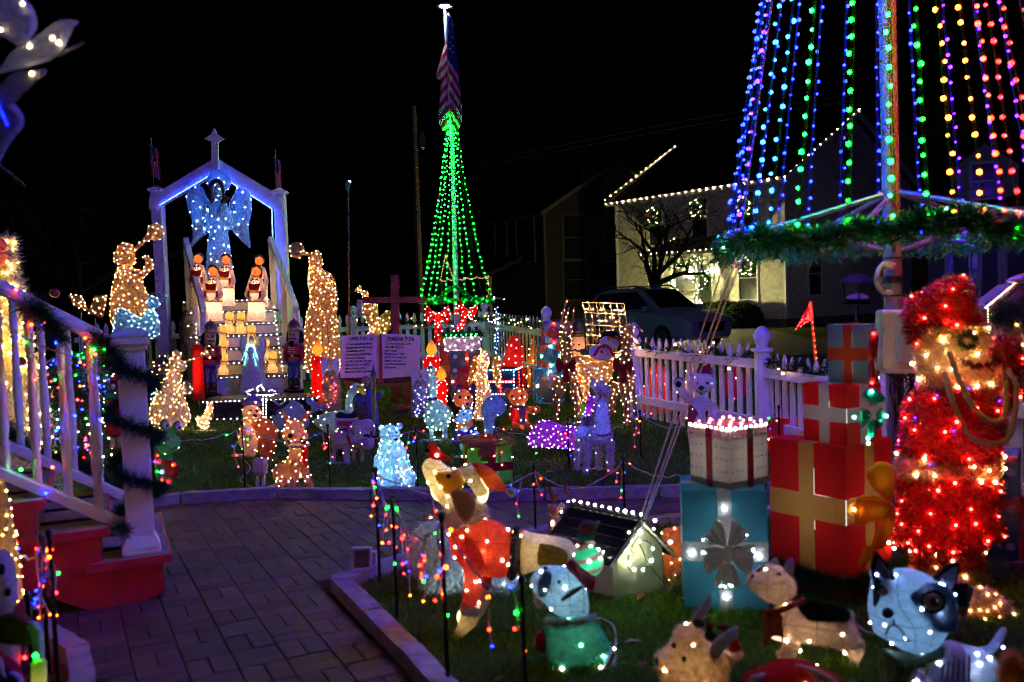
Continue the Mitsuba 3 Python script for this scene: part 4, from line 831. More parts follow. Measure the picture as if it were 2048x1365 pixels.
# dark low platform with light rows before the stage
B = Build('low_platform','low black platform edged with white bulbs before the stage stairs','platform',510,850,12.6)
f0,f1 = G(412,847),G(632,839)
zt = .27
plan = np.array([f0[:2],f1[:2],f1[:2] + [-.05,.55],f0[:2] + [-.05,.55]])
B.wp('box',hullm([[*p,z] for p in plan for z in (.02,zt)]),'matte',(.018,.018,.02)); B.wp('deck',hullm([[*(p),z] for p in (plan - plan.mean(0)) * 1.03 + plan.mean(0) for z in (zt + .001,zt + .04)]),'paint',(.03,.03,.032))
q = (plan - plan.mean(0)) * 1.035 + plan.mean(0)
def edge(i,j,z,n): return along([*q[i],z],[*q[j],z],n)
B2 = np.vstack([edge(0,1,zt + .02,26),edge(1,2,zt + .02,14),edge(3,2,zt + .03,24),edge(0,3,zt + .02,14),edge(0,1,.05,18)])
light(B.k + '__bulbs',B2,.0085,(.95,.95,.9),7)
# ================= angels, candles, book, cross, flagpole =================
GOLD = (.70,.46,.22)
C2 = lambda p: cv(p,0,430,2.905)
C6 = lambda p: cv(p,640,540,4.014)
def chain(B,pts,r=.6): B.wp('wire',[B.tube(spline(p,6),r,4) for p in pts],'matte',(.02,.03,.02))
# left trumpet angel
B = Build('trumpet_angel','golden lit angel raising a trumpet to the right, left of the white arch','angel figure',270,690,13.6)
B.p('gown',puff(C2([(700,300),(660,400),(640,540),(655,640),(740,680),(850,640),(872,520),(860,460),(832,400),(835,330),(800,315),(740,300)]),24),'cloth',GOLD,3)
B.p('head',puff(C2([(742,160),(695,180),(666,258),(690,287),(740,300),(785,290),(790,240),(780,185)]),14,y=-4),'cloth',GOLD,3)
B.p('arm',puff(C2([(830,330),(790,320),(770,350),(800,370),(860,360),(908,305),(905,280),(868,238),(845,248),(860,290)]),8,y=-12),'cloth',GOLD,3)
B.p('wing',puff(C2([(700,290),(655,320),(640,420),(628,545),(660,545),(690,420),(720,340)]),5,y=12),'cloth',(.7,.58,.38),3)
tr = B.p('trumpet',[ptube([(268,-12,508),(280,-16,498),(297,-20,484),(310,-20,472)],[3.2,3.4,4.5,8],10)],'cloth',GOLD,3); bell = puff([(318 + 17 * math.cos(t),467 + 17 * math.sin(t)) for t in np.linspace(0,6.28,16)[:-1]],5,y=-20); B.p('bell',bell,'cloth',(.5,.38,.24),3,parent=tr)
B.lights(165,1.4,WARM,11,2); B.glow([(250,0,545,10,6,14),(260,0,590,13,8,22),(266,0,635,15,8,22),(252,-3,508,8,5,12)],WARM,.8); chain(B,[[(243,-26,520),(250,-28,570),(275,-28,600),(292,-28,640)],[(300,-26,600),(270,-28,570),(240,-27,560)]])
# cyan little angel at its foot
B = Build('cyan_angel','small icy blue lit angel with halo kneeling in front of the left trumpet angel','angel figure',285,700,12.8)
B.p('gown',puff(C2([(690,545),(662,620),(670,720),(800,740),(920,700),(925,620),(900,560),(850,555),(820,600),(740,560)]),14),'cloth',(.55,.65,.75),3)
B.p('head',ell((308,-6,607),(12.5,12,13.5),1),'cloth',(.55,.65,.75),3); B.p('halo',trimesh.creation.torus(15,1.6,24,6).apply_transform(trimesh.transformations.rotation_matrix(.35,[1,0,0])).apply_translation((318,-2,593)),'cloth',(.4,.5,.6),3)
B.lights(70,1.35,CYAN,14,3)
# front left wire angel
B = Build('kneeling_angel','warm white lit wire angel with silver wings blowing a thin trumpet beside the stair post','angel figure',350,866,11.6)
C5 = lambda p: cv(p,190,560,4.016)
B.p('gown',puff(C5([(600,730),(470,960),(440,1060),(470,1180),(520,1240),(640,1250),(760,1130),(740,1000),(690,860),(690,760),(640,700)]),26,n=4),'cloth',(.72,.6,.42),3)
B.p('head',ell(np.r_[C5([(700,690)])[0,0],-8,C5([(700,690)])[0,1]],(11,11,12),1),'cloth',(.75,.66,.5),3); B.p('hair',puff(C5([(650,560),(610,640),(600,760),(640,800),(680,720),(690,650),(700,600)]),8,y=-2),'cloth',(.6,.5,.35),3)
B.p('wing',puff(C5([(580,600),(470,640),(440,780),(430,900),(470,930),(560,860),(620,760)]),4,y=8),'metal',(.45,.45,.5),3); B.p('wing',puff(C5([(700,820),(760,840),(765,900),(720,930),(690,900)]),3,y=8),'metal',(.5,.5,.55),3)
tk = B.p('trumpet',ptube([(368,-14,727),(395,-16,716),(412,-18,709),(421,-18,705)],[1.6,1.8,3,8],10),'cloth',(.6,.5,.35),3); B.p('bell',trimesh.creation.torus(12,1.2,20,5).apply_transform(trimesh.transformations.rotation_matrix(1.2,[0,0,1]) @ trimesh.transformations.rotation_matrix(1.57,[1,0,0])).apply_translation((423,-18,704)),'cloth',(.6,.5,.35),3,parent=tk)
B.lights(150,1.5,WARM,11,5); B.glow([(328,0,800,14,8,22),(336,0,840,16,8,18),(350,0,765,7,5,16)],WARM,.7)
light(B.k + '__cool_bulbs',B.F.w(np.c_[np.random.default_rng(3).uniform(300,318,14),np.full(14,2.0),np.random.default_rng(4).uniform(775,800,14)]),1.7 * B.F.s,CYAN,8)
# lattice panels
for i,q in enumerate(([(136,590),(162,590),(176,622),(146,612)],[(190,591),(214,592),(204,637),(176,626)])):
    B = Build('gold_lattice_panel','gold sparkling lattice panel %s behind the stair rail' % ('tilted left' if i == 0 else 'tilted right'),'panel',170,700,13.4)
    B.p('lattice',slab(q,3),'cloth',(.35,.26,.12),3,smooth=False); B.p('stake',ptube([((q[2][0] + q[3][0]) / 2,2,q[2][1]),((q[2][0] + q[3][0]) / 2,2,730)],1.2),'metal',(.2,.2,.2),0,skin=False); B.lights(14,1.7,WARM,7,i)
# right trumpet angel
B = Build('trumpet_angel','tall golden lit angel with pleated gown and trumpet raised left, right of the white arch','angel figure',640,745,14.4)
o = np.vstack([cv([(1290,1010),(1248,1060),(1240,1150),(1250,1260),(1240,1365)],280,250,3.688),cv([(1700,260),(1680,420),(1690,640),(1690,740),(1840,770),(1980,740),(1975,620),(1960,400),(1935,200),(1940,60)],190,560,4.016),cv([(1440,1230),(1400,1130),(1355,1070)],280,250,3.688)])
gm_ = puff(o,24,n=4); v = np.asarray(gm_.vertices); v[:,1] += 1.6 * np.sin(v[:,0] * .75 - (v[:,2] - 500) * .03) * np.clip((v[:,2] - 580) / 60,0,1); B.p('gown',trimesh.Trimesh(v,gm_.faces,process=False),'cloth',GOLD,3)
B.p('head',puff(cv([(1300,925),(1262,960),(1248,1010),(1262,1060),(1310,1080),(1345,1050),(1345,985),(1325,935)],280,250,3.688),11,y=-4),'cloth',GOLD,3)
B.p('wing',puff(cv([(1355,1075),(1420,1120),(1448,1230),(1450,1365),(1420,1330),(1390,1200)],280,250,3.688),4,y=12),'cloth',GOLD,3)
tk = B.p('trumpet',ptube([(622,-10,511),(612,-12,508),(603,-14,505)],[3.5,4.5,8],10),'cloth',GOLD,3); B.p('bell',puff([(597 + 15.5 * math.cos(t),502 + 16.5 * math.sin(t)) for t in np.linspace(0,6.28,16)[:-1]],5,y=-14),'cloth',(.42,.32,.2),3,parent=tk)
B.lights(190,1.4,WARM,11,6); B.glow([(622,0,560,7,5,26),(634,0,610,11,7,30),(645,0,670,16,9,36),(652,0,720,18,9,22),(628,-3,520,6,4,12)],WARM,.8); chain(B,[[(640 + j * 9,-24,640),(637 + j * 13,-26,690),(634 + j * 16,-24,735)] for j in range(-1,3)],.5)
# small gold trumpet angel behind the book
B = Build('small_gold_angel','small golden lit angel with raised round horn behind the open book','angel figure',740,700,16.5)
B.p('gown',puff(C6([(360,230),(340,330),(370,420),(400,470),(380,560),(480,560),(470,470),(470,330),(450,260),(400,220)]),10),'cloth',GOLD,3); B.p('head',ell((731,-2,590),(7,7,9),1),'cloth',GOLD,3); B.p('trumpet',[ptube([(729,-4,592),(722,-5,584),(716,-5,577)],[2,3,9],8)],'cloth',(.5,.36,.2),3)
B.p('wing',puff(C6([(470,400),(500,350),(560,325),(572,420),(540,510),(480,510)]),3,y=5),'cloth',(.5,.4,.1),3); B.lights(60,1.5,WARM,9,3)
# floodlight post
B = Build('floodlight_post','thin rusty post with a small floodlight on top beside the right trumpet angel','lamp post',698,760,14.8)
B.p('pole',ptube([(700,0,775),(698,0,560),(696,0,378)],2.0,8),'metal',(.24,.12,.06),2); hk = B.p('floodlight',[pbox(691,366,698,380,-4,4),ptube([(694,0,372),(700,-3,364)],[3,4.5],8)],'paint',(.25,.25,.26),0,smooth=False); B.p('grey_box',pbox(713,600,723,634,2,12),'paint',(.25,.27,.36),0,smooth=False)
light(hk + '__lens',B.F.w([(700.5,-4.5,364)]),2.6 * B.F.s,(1,1,1),4,kind=None)
# candles
def candle(name,label,cx,y0,y1,w,d,fl,n=22,seed=1):
    B = Build(name,label,'candle figure',cx,y1,d)
    B.p('wax',lz(cx,y1,[(w,0),(w,(y1 - y0) * .5),(w * .98,y1 - y0 - 2),(w * .8,y1 - y0)],1,1,18),'cloth',(.75,.03,.02),1)
    wx = [B.skin[0]]
    f = B.p('flame',lz(cx,y0,[(w * .2,0),(fl * .34,fl * .3),(fl * .26,fl * .6),(fl * .1,fl * .88),(.1,fl)],1,.8,12),'cloth',(.85,.5,.1),0,skin=False)
    B.glow([(cx,0,(y0 + y1) / 2,w * .55,w * .55,(y1 - y0) * .4)],(1,.09,.05),2.2); glow(f + '__inner_lamp',B.F,[(cx,0,y0 - fl * .38,fl * .17,fl * .15,fl * .25)],(1,.5,.1),5)
    B.lights(n,1.6,(1,.2,.12),9,seed,skin=wx[0]); return B
candle('red_candle','red lit candle figure between right nutcracker and gold sequin angel',635,713,818,12.5,12.6,34)
candle('red_candle','tallest red lit candle of the cluster right of the open book',863,713,806,16,12.0,34,30); candle('red_candle','shorter red lit candle at the right of the cluster by the open book',883,762,815,11,11.6,30,26); candle('red_candle','lowest red lit candle at the left of the cluster by the open book',858,778,815,8,11.3,18,12)
# sequin angels
for i,(x0,y0,y1,d,lb,c) in enumerate(((663,715,822,11.9,'gold sequin skirted angel with white cut-out wings left of the open book',(.62,.48,.2)),(842,735,832,11.0,'silver sequin skirted angel with white cut-out wings on a stake right of the open book',(.45,.43,.5)))):
    B = Build('sequin_angel',lb,'angel figure',x0,y1,d); h = y1 - y0
    sk = lz(x0,y1,[(17.5,0),(17.5,h * .25),(16.5,h * .5),(12,h * .68),(6,h * .75)],1,.8); B.p('skirt',sk,'tinsel',c,3)
    w_ = B.skin[0]; B.wp('sequins',fur(w_,2600,.03,.012,i),'tinsel',c); labels[B.k + '__sequins'] = {'kind': 'stuff'}
    for sg in (-1,1): B.p('wing',slab([(x0 + sg * 2,y0 + 12),(x0 + sg * 7,y0 + 2),(x0 + sg * 14,y0),(x0 + sg * 18,y0 + 8),(x0 + sg * 18,y0 + 25),(x0 + sg * 15,y0 + 40),(x0 + sg * 11,y0 + 30),(x0 + sg * 5,y0 + 22)],1.6,-4 - 10,True),'paint',(.72,.68,.70),0,smooth=False)
    B.p('head',ell((x0,-16,y0 + 8),(4.2,3.6,5),1),'paint',(.6,.55,.55),0); B.p('collar',slab([(x0 - 8,y0 + 16),(x0,y0 + 30),(x0 + 8,y0 + 16),(x0,y0 + 20)],1.5,-17),'paint',(.7,.66,.66),0,smooth=False)
    if i: B.p('stake',ptube([(x0 - 3,0,y1),(x0 - 4,0,985)],1.8),'metal',(.08,.08,.09),0,skin=False)
    rr = np.random.default_rng(i); B.dots([(x0 + rr.uniform(-14,14),-14,y0 + 40 + j * 3) for j in range(20)],.9,[(1,.1,.1),(1,.5,.2),(.3,.3,1)][0:1][0] if i == 0 else (.5,.5,1),4)
# the open book on its easel
B = Build('open_book_sign','large open book sign with printed verses on a wooden easel','sign',762,800,12.9)
PG = (.80,.75,.74)
def page(pts,y):
    return slab(pts,3,y)
B.p('board',slab(C6([(165,880),(172,850),(490,880),(500,880),(815,850),(815,880),(640,910),(360,915)]),10,0),'paint',(.07,.02,.02),0,smooth=False)
lp_ = B.p('page',page(C6([(178,530),(240,524),(330,520),(440,518),(480,524),(476,872),(380,862),(260,866),(164,868)]),-4),'matte',PG,0,smooth=False)
rp_ = B.p('page',page(C6([(500,522),(560,514),(680,517),(808,526),(805,862),(720,856),(610,862),(504,874)]),-4),'matte',PG,0,smooth=False)
B.p('ribbon',slab(C6([(478,522),(500,520),(504,850),(515,905),(475,905),(476,850)]),2,-8),'matte',(.35,.05,.04),0,smooth=False); B.p('ribbon_edge',[slab(C6([(477,522),(482,522),(482,850),(486,905),(476,905)]),1,-9.5),slab(C6([(496,522),(500,522),(504,850),(514,905),(507,905)]),1,-9.5)],'matte',(.6,.42,.15),0,smooth=False)
def letter(B,txt,x,y,h,wmax=None,yy=-5.2,shear=-.02,bold=True,par=None,col=(.015,.01,.02),mat='matte',name='lettering'):
    m = meshkit.text_mesh(txt,h,.5,bold); v = np.asarray(m.vertices); wd = v[:,0].max(); k = min(1,(wmax or 1e9) / wd)
    return B.p(name,trimesh.Trimesh(np.c_[x + v[:,0] * k,yy - v[:,2],y - v[:,1] + v[:,0] * k * shear],m.faces,process=False),mat,col,0,smooth=False,skin=False,parent=par)
L1 = ['13 And suddenly there','appeared with the angel','a multitude of the','heavenly host praising','God, and saying,','14 "Glory to God in the','highest, And on earth','peace among men','with whom He is pleased']
L2 = ['14 Therefore the Lord','himself will give','you a sign.','Behold, the virgin','shall conceive and','bear a son, and','shall call his name','Immanuel.']
def pt6(x,y): return C6([(x,y)])[0]
x,y = pt6(243,566); letter(B,'LUKE 2:13-14',x,y,6.6,47,par=lp_); x,y = pt6(540,568); letter(B,'ISAIAH 7:14',x,y,7.4,54,par=rp_,shear=.012)
for i,t in enumerate(L1): x,y = pt6(212 - i * 1.2,606 + i * 27.6); letter(B,t,x,y,3.5,66,par=lp_,shear=-.035)
for i,t in enumerate(L2): x,y = pt6(527 - i * .8,600 + i * 27); letter(B,t,x,y,3.5,66,par=rp_,shear=.012)
WD = (.30,.11,.06)
for (x0,x1,y0,y1,dd) in ((692,701,757,822,4),(806,822,760,834,6),(784,798,780,800,40)): B.p('easel_leg',pbox(x0,y0,x1,y1,dd,dd + 8),'matte',WD,2,smooth=False)
B.p('easel_rail',pbox(688,762,826,772,2,10),'matte',WD,2,smooth=False); B.p('easel_foot',pbox(796,812,830,818,-30,60),'matte',WD,2,smooth=False)
# wooden cross
B = Build('wooden_cross','tall dark red wooden cross standing behind the open book','cross',789,800,13.7)
B.p('upright',pbox(781,550,797,806,0,14),'matte',(.30,.08,.06),2,smooth=False); B.p('crossbar',slab([(727,595),(852,594),(852,606),(727,607)],8,-8),'matte',(.30,.08,.06),2,smooth=False)
# flagpole with the cone of green lights
B = Build('flagpole','white flagpole with a solar disc light on top, standing behind the open book','flagpole',912,800,15.6)
B.p('pole',ptube([(916,0,805),(912,0,600),(905,0,300),(889,0,14)],[6,5.4,4.4,3.4],12),'paint',(.8,.8,.8),0); dk_ = B.p('disc_light',lz(890,14,[(4,-3),(15,-1),(16,1.5),(12,4),(3,7)],1,1,20),'paint',(.5,.5,.5),0); B.p('pulley',ell((897,-3,30),(3,2,3),0),'metal',(.4,.4,.4),0)
light(dk_ + '__led',B.F.w([(884,-12,18.5),(896,-12,18)]),2.4 * B.F.s,(.85,1,.95),1800,16,kind=None)
B = Build('large_flag','large red white and blue flag hanging limp from the flagpole','flag',900,800,15.55)
def flagcol(m,blue,sl):
    c = m.triangles_center; st = np.floor((c[:,2] + sl * (c[:,0] - 900)) / 11.5).astype(int) % 2
    col = np.where((st == 0)[:,None],np.array((.52,.025,.05)),np.array((.66,.62,.64))); return np.where(((c[:,2] < 128 + 1.2 * (c[:,0] - 900)) & blue)[:,None],np.array((.03,.045,.17)),col)
def fold(poly,n,y,ph):
    m = puff(poly,5,step=2.2,y=y,n=4); v = np.asarray(m.vertices); v[:,1] += 2.2 * np.sin(v[:,0] * .55 + ph + v[:,2] * .02); return trimesh.Trimesh(v,m.faces,process=False)
m = fold([(893,42),(903,36),(910,70),(915,120),(920,180),(925,238),(914,262),(905,255),(899,200),(896,120)],0,-3,0); add(B.k + '__fly',W(B.F,m),'cloth',flagcol(m,True,-1.6),smooth=True)
m = fold([(890,85),(879,125),(872,155),(881,165),(877,230),(880,252),(888,262),(898,240),(896,150),(894,90)],0,3,1); add(B.k + '__hoist',W(B.F,m),'cloth',flagcol(m,False,1.1),smooth=True)
sts = []
for (x,y) in ((899,68),(904,79),(900,88),(906,95),(901,102),(907,108)):
    sts.append(slab([(x + (2.6 if j % 2 == 0 else 1.1) * math.sin(j * math.pi / 5),y - (2.6 if j % 2 == 0 else 1.1) * math.cos(j * math.pi / 5)) for j in range(10)],.8,-10.2))
B.p('stars',cat(sts),'cloth',(.8,.8,.8),0,smooth=False); labels[B.k + '__stars'] = {'kind': 'stuff'}
B = Build('green_light_cone','cone of green light strands hanging from the flagpole to a tinsel ring','light tree',910,800,15.6)
RX = 74
rr = np.random.default_rng(12); wires = []; gp = []
for j in range(11):
    th = j / 11 * 2 * np.pi + .2; t = np.linspace(0,1,34); rad = 9 + (RX - 9) * (.55 * t + .45 * t**2.2)
    x = 903 + 8 * t + rad * np.cos(th); yy = rad * np.sin(th); z = 234 + (602 - 234) * t + 6 * np.sin(th) * -t; p = np.c_[x,yy,z]; wires.append(B.tube(p,.45,3))
    if math.cos(th) < .6 or j % 3 == 0: gp.append(p[1:] + rr.normal(0,1.0,(33,3)))
ring = np.array([(911 + RX * math.cos(t),RX * math.sin(t),602 - 6 * math.sin(t) + 2 * math.sin(5 * t)) for t in np.linspace(0,6.283,50)])
B.wp('strand_wires',wires,'matte',(.01,.05,.02)); labels[B.k + '__strand_wires'] = {'kind': 'stuff'}
B.dots(np.vstack(gp),1.7,GREEN,14)
cr = [(x,0,592 + 12 - 14 * math.sin((x - 850) / 40)) for x in range(870,955,8)]
B.wp('tinsel_ring',[needles(B.F.w(ring),.05,5200,.055,.008,2),needles(B.F.w([(880,-30,600),(900,-20,580),(912,-12,575),(925,-20,582),(945,-30,602)]),.05,1500,.05,.008,3)],'tinsel',(.02,.25,.06)); B.wp('ring_hoop',B.tube(ring,1.2,5),'metal',(.1,.12,.1)); B.dots(ring[::3] + [0,-5,0],1.5,GREEN,14,name='ring_bulbs')
B.dots([(900 + 4 * math.sin(j),-7 + 3 * math.cos(j * 2),232 + j * 3.2) for j in range(14)],1.6,GREEN,14,name='top_bulbs')
# lit bows
def bow(name,label,cx,cy,d,s,rot=0.0,mat='cloth',col=(.62,.03,.02),n=34,tail=1.0):
    B = Build(name,label,'bow',cx,cy,d); cs,sn = math.cos(rot),math.sin(rot)
    R = lambda pts: [(cx + s * (x * cs - y * sn),cy + s * (x * sn + y * cs)) for x,y in pts]
    for sg in (-1,1):
        B.p('loop',puff(R([(0,-3),(sg * 10,-12),(sg * 22,-24),(sg * 26,-8),(sg * 25,6),(sg * 19,18),(sg * 9,8),(0,4)]),7 * s,curve=False),mat,col,1); B.p('tail',puff(R([(-sg * 1,2),(sg * 7,4),(sg * (10 if sg > 0 else 6),40 * tail),(sg * 12,56 * tail),(sg * 4,52 * tail),(-sg * 2,58 * tail),(-sg * 3,30 * tail)]),3 * s,y=4 * s,curve=False),mat,col,1)
    B.p('knot',ell((cx,-5 * s,cy),(5 * s,5 * s,6 * s),1),mat,col,1); 
    if n: B.lights(n,1.6,(1,.42,.28),9,3)
    return B
bow('lit_red_bow','red lit mesh bow with long tails left of the flagpole',875,633,13.6,1.0); bow('lit_red_bow','red lit mesh bow turned sideways right of the flagpole',931,622,13.6,.85,.35)
for x,y0,y1 in ((875,628,700),(932,615,700)): B = Build('bow_stake','thin metal stake holding the red lit bow %s' % ('left of the flagpole' if x < 900 else 'right of the flagpole'),'stake',x,y1,13.75); B.p('rod',ptube([(x,0,800),(x,0,y0)],1.0),'metal',(.3,.3,.3),0)
# presents in the middle
def bands(B,z,w,dep,h,rot,rib,rw,mat):
    """Ribbons laid round a box as flat bands."""
    cs,sn = math.cos(rot),math.sin(rot); c = B.c
    def pl(x,y,zz,size): return box((c[0] + x * cs - y * sn,c[1] + x * sn + y * cs,zz),size,rot,0)
    t = .004
    B.wp('ribbon',cat([pl(0,s * (dep / 2 + t / 2),z + h / 2,(w * rw,t,h)) for s in (-1,1)] + [pl(0,0,z + h + t / 2,(w * rw,dep,t))]),mat,rib); B.wp('ribbon',cat([pl(s * (w / 2 + t / 2),0,z + h / 2,(t,dep * rw,h)) for s in (-1,1)] + [pl(0,0,z + h + t * 1.6,(w,dep * rw,t))]),mat,rib)
    B.wp('ribbon',cat([pl(0,s * (dep / 2 + t * 1.2),z + h / 2,(w + 2 * t,t,h * rw)) for s in (-1,1)] + [pl(s * (w / 2 + t * 1.2),0,z + h / 2,(t,dep + 2 * t,h * rw)) for s in (-1,1)]),mat,rib)
def shell_box(B,z,w,dep,h,rot,col,rib,rw,mat):
    """A box of thin translucent panels, its ribbons set between them."""
    cs,sn = math.cos(rot),math.sin(rot); c = B.c; P,R = [],[]
    def q(o,u,v,n,su,sv):
        a,b = su * rw / 2,sv * rw / 2
        for (u0,u1,v0,v1,L,e) in [(s * a,s * su / 2,t * b,t * sv / 2,P,0) for s in (-1,1) for t in (-1,1)] + ([(-a,a,-sv / 2,sv / 2,R,.003),(-su / 2,-a,-b,b,R,.003),(a,su / 2,-b,b,R,.003)]):
            k = np.array([o + n * e + u * x + v * y for x,y in ((u0,v0),(u1,v0),(u1,v1),(u0,v1))]); k = np.c_[c[0] + k[:,0] * cs - k[:,1] * sn,c[1] + k[:,0] * sn + k[:,1] * cs,z + k[:,2]]; L.append(trimesh.Trimesh(k,[[0,1,2],[0,2,3]],process=False).subdivide().subdivide())
    X,Y,Z = np.eye(3)
    for s in (-1,1): q(np.array([0,s * dep / 2,h / 2]),X,Z,Y * s,w,h); q(np.array([s * w / 2,0,h / 2]),Y,Z,X * s,dep,h)
    q(np.array([0,0,h]),X,Y,Z,w,dep)
    def warp(m): v = np.asarray(m.vertices); m.vertices = v + (meshkit.fbm(v * 9,2,3)[:,None] - .5) * .006; return m
    B.wp('panel',[warp(m) for m in P],mat,col); B.wp('ribbon',R,mat,rib)
def box_lamp(B,L,rgb=(1,.9,.8),k=.26):
    key = uniq(B.k + '__inner_lamp'); n = max(1,int(round(B.h / B.wd)))
    for i in range(n): scene[f'{key}__{i + 1:03d}'] = {'type': 'instance','group': {'type': 'ref','id': lamp_group(rgb,L,0.03,True)},'to_world': M4(B.c + np.array([0,0,B.h * (i + .5) / n]),(k * B.wd,0,0),(0,k * B.dep,0),(0,0,.36 * B.h / n))}
def present(name,label,cx,yb,d,w,h,rot,col,rib,ribw=.16,z=None,mat='gloss',dep=None,base=0.0,lid=0.0,tex=0):
    """A box standing with its nearest edge's foot at (cx, yb)."""
    B = Build(name,label,'gift box',cx,yb,d); p = B.F.o.copy(); dep = dep or w
    c = np.array([p[0],p[1],p[2]]) + np.array([-math.sin(rot),math.cos(rot),0]) * dep / 2
    B.c,B.wd,B.h,B.dep,B.rot = c,w,h,dep,rot
    if mat == 'lampshade' and rib is not None: shell_box(B,c[2],w,dep,h,rot,col,rib,ribw,mat); rib = None
    else: B.wp('box',box((c[0],c[1],c[2] + h / 2),(w,dep,h),rot,.006),mat,col,tex=tex)
    e = .004
    if rib is not None: bands(B,c[2],w,dep,h,rot,rib,ribw,mat)
    if lid: B.wp('lid',box((c[0],c[1],c[2] + h + lid / 2),(w * 1.06,dep * 1.06,lid),rot,.006),mat,col)
    B.top = c[2] + h + lid
    return B
def face_pt(B,u,v,side='front',off=.01):
    """Point on a box's face, u and v from -.5 to .5."""
    cs,sn = math.cos(B.rot),math.sin(B.rot); x,y = (u * B.wd,-B.dep / 2 - off) if side == 'front' else (B.wd / 2 + off,u * B.dep)
    return np.array([B.c[0] + x * cs - y * sn,B.c[1] + x * sn + y * cs,B.c[2] + B.h * (.5 + v)])
def box_bow(B,ctr,r,col,mat='gloss',n=8,lights=None,rot=None,name='bow',flat=.5):
    """A looped bow on a box's face."""
    rot = B.rot if rot is None else rot; cs,sn = math.cos(rot),math.sin(rot); u,nr,up = np.array([cs,sn,0]),np.array([sn,-cs,0]),np.array([0,0,1.0]); ms = []
    for j in range(n):
        a = j / n * 2 * np.pi + .3; dr_ = u * math.cos(a) + up * math.sin(a); tg = -u * math.sin(a) + up * math.cos(a); l = r * (1.0 if j % 2 == 0 else .82)
        t = np.linspace(0,1,9); prof = np.sin(np.pi * t); path = ctr + dr_ * (l * np.sin(t * np.pi / 1))[:,None] * 0 + dr_ * (l * (1 - np.abs(2 * t - 1)**2))[:,None] + nr * (flat * r * (.15 + .5 * t))[:,None]
        wv = (.12 + .22 * prof)[:,None] * r * tg
        v = np.vstack([path - wv,path + wv,path - wv + nr * .004,path + wv + nr * .004]); k = 9; f = []
        for i in range(k - 1): f += [[i,i + 1,i + k + 1],[i,i + k + 1,i + k],[2 * k + i,3 * k + i + 1,2 * k + i + 1],[2 * k + i,3 * k + i,3 * k + i + 1]]
        ms.append(trimesh.Trimesh(v,f,process=False))
    k_ = B.wp(name,ms + [ell(ctr + nr * flat * r * .5,(r * .2,) * 3,0)],mat,col,smooth=False); labels[k_] = {'kind': 'stuff'}
    if lights: light(B.k + '__bow_bulbs',np.array([ctr + (u * math.cos(a) + up * math.sin(a)) * r * 1.12 + nr * .03 for a in (0,math.pi / 2,math.pi,3 * math.pi / 2)]),lights[1],lights[0],12)
    return k_
B = present('dotted_gift_box','dark teal dotted gift box with red bow and glowing white lid right of the candles',930,800,12.0,.37,.66,.1,(.03,.09,.11),None)
box_bow(B,face_pt(B,.12,-.08),.17,(.5,.02,.03),n=8); B.wp('ribbon',box(face_pt(B,.12,.1),(.05,.01,.5),.1),'gloss',(.5,.02,.03))
B.wp('dots',[lathe([(.028,0),(.028,.004)],12,(0,0,0)).apply_transform(trimesh.transformations.rotation_matrix(math.pi / 2,[1,0,0])).apply_translation(face_pt(B,u,v,off=.002)) for u,v in ((-.3,.38),(-.32,.1),(-.3,-.25),(.4,.3),(.38,-.35))],'gloss',(.5,.5,.5)); labels[B.k + '__dots'] = {'kind': 'stuff'}
light(B.k + '__red_bulbs',[face_pt(B,.12,.33,off=.03),face_pt(B,-.42,-.12,off=.03)],.022,(1,.06,.04),9)
ld = box((B.c[0],B.c[1],B.top + .09),(.47,.45,.17),.1,.01); lk_ = B.wp('lid',ld,'cloth',(.75,.62,.66),tex=3); studs(lk_ + '__bulbs',ld,60,.011,(1,.72,.78),7,2)
B.wp('greenery',needles([B.c + [x,-.05 + .06 * math.sin(x * 9),.86] for x in np.linspace(-.24,.26,10)],.06,900,.08,.02,1),'leafy',(.03,.1,.03)); light(B.k + '__green_bulbs',[B.c + [x,-.2,.87] for x in np.linspace(-.2,.2,7)],.012,GREEN,6)
B = present('red_gift_box','large plain red box behind the dotted gift box',925,790,13.2,.62,.8,.05,(.5,.03,.03),(.6,.35,.08),.1)
# praying angel
B = Build('praying_angel','golden lit praying angel with gauzy wings before the middle fence','angel figure',960,842,10.9)
B.p('gown',puff(C6([(1320,640),(1285,665),(1268,750),(1240,850),(1245,930),(1250,1050),(1232,1195),(1300,1215),(1385,1200),(1380,1000),(1345,850),(1362,720),(1355,660)]),16),'cloth',(.82,.68,.46),3); B.p('head',ell((969,-6,712),(8.5,8.5,11),1),'cloth',(.82,.68,.46),3); B.p('sleeve',puff(C6([(1240,690),(1215,760),(1188,900),(1210,925),(1262,800),(1275,720)]),4,y=-8),'cloth',(.7,.42,.08),3)
B.p('wing',puff(C6([(1420,695),(1378,740),(1398,900),(1440,955),(1456,800),(1450,720)]),3,y=8),'cloth',(.5,.38,.15),3); B.lights(105,1.45,WARM,11,4); B.glow([(960,0,790,8,6,22),(962,0,825,9,6,14),(967,0,745,6,5,16)],WARM,.7)
# light edged blue present by the fence
B = present('blue_wire_gift_box','blue mesh gift box with lit red ribbons by the middle fence',1000,790,12.7,.44,.36,-.25,(.03,.12,.2),(.5,.02,.03),.16,mat='cloth',tex=3)
e8 = [face_pt(B,u,v) for v in (-.48,0,.48) for u in np.linspace(-.48,.48,12)] + [face_pt(B,u,v) for u in (-.48,.48) for v in np.linspace(-.4,.4,7)] + [face_pt(B,u,v,'side') for v in (-.48,.48) for u in np.linspace(-.45,.45,9)]
light(B.k + '__white_bulbs',e8,.011,COOL,7); light(B.k + '__red_bulbs',[face_pt(B,0.03,v) for v in np.linspace(-.45,.45,9)] + [face_pt(B,u,.04) for u in np.linspace(-.45,.45,12)] + [face_pt(B,.02 ,v,'side') for v in np.linspace(-.45,.45,8)],.012,RED,8)
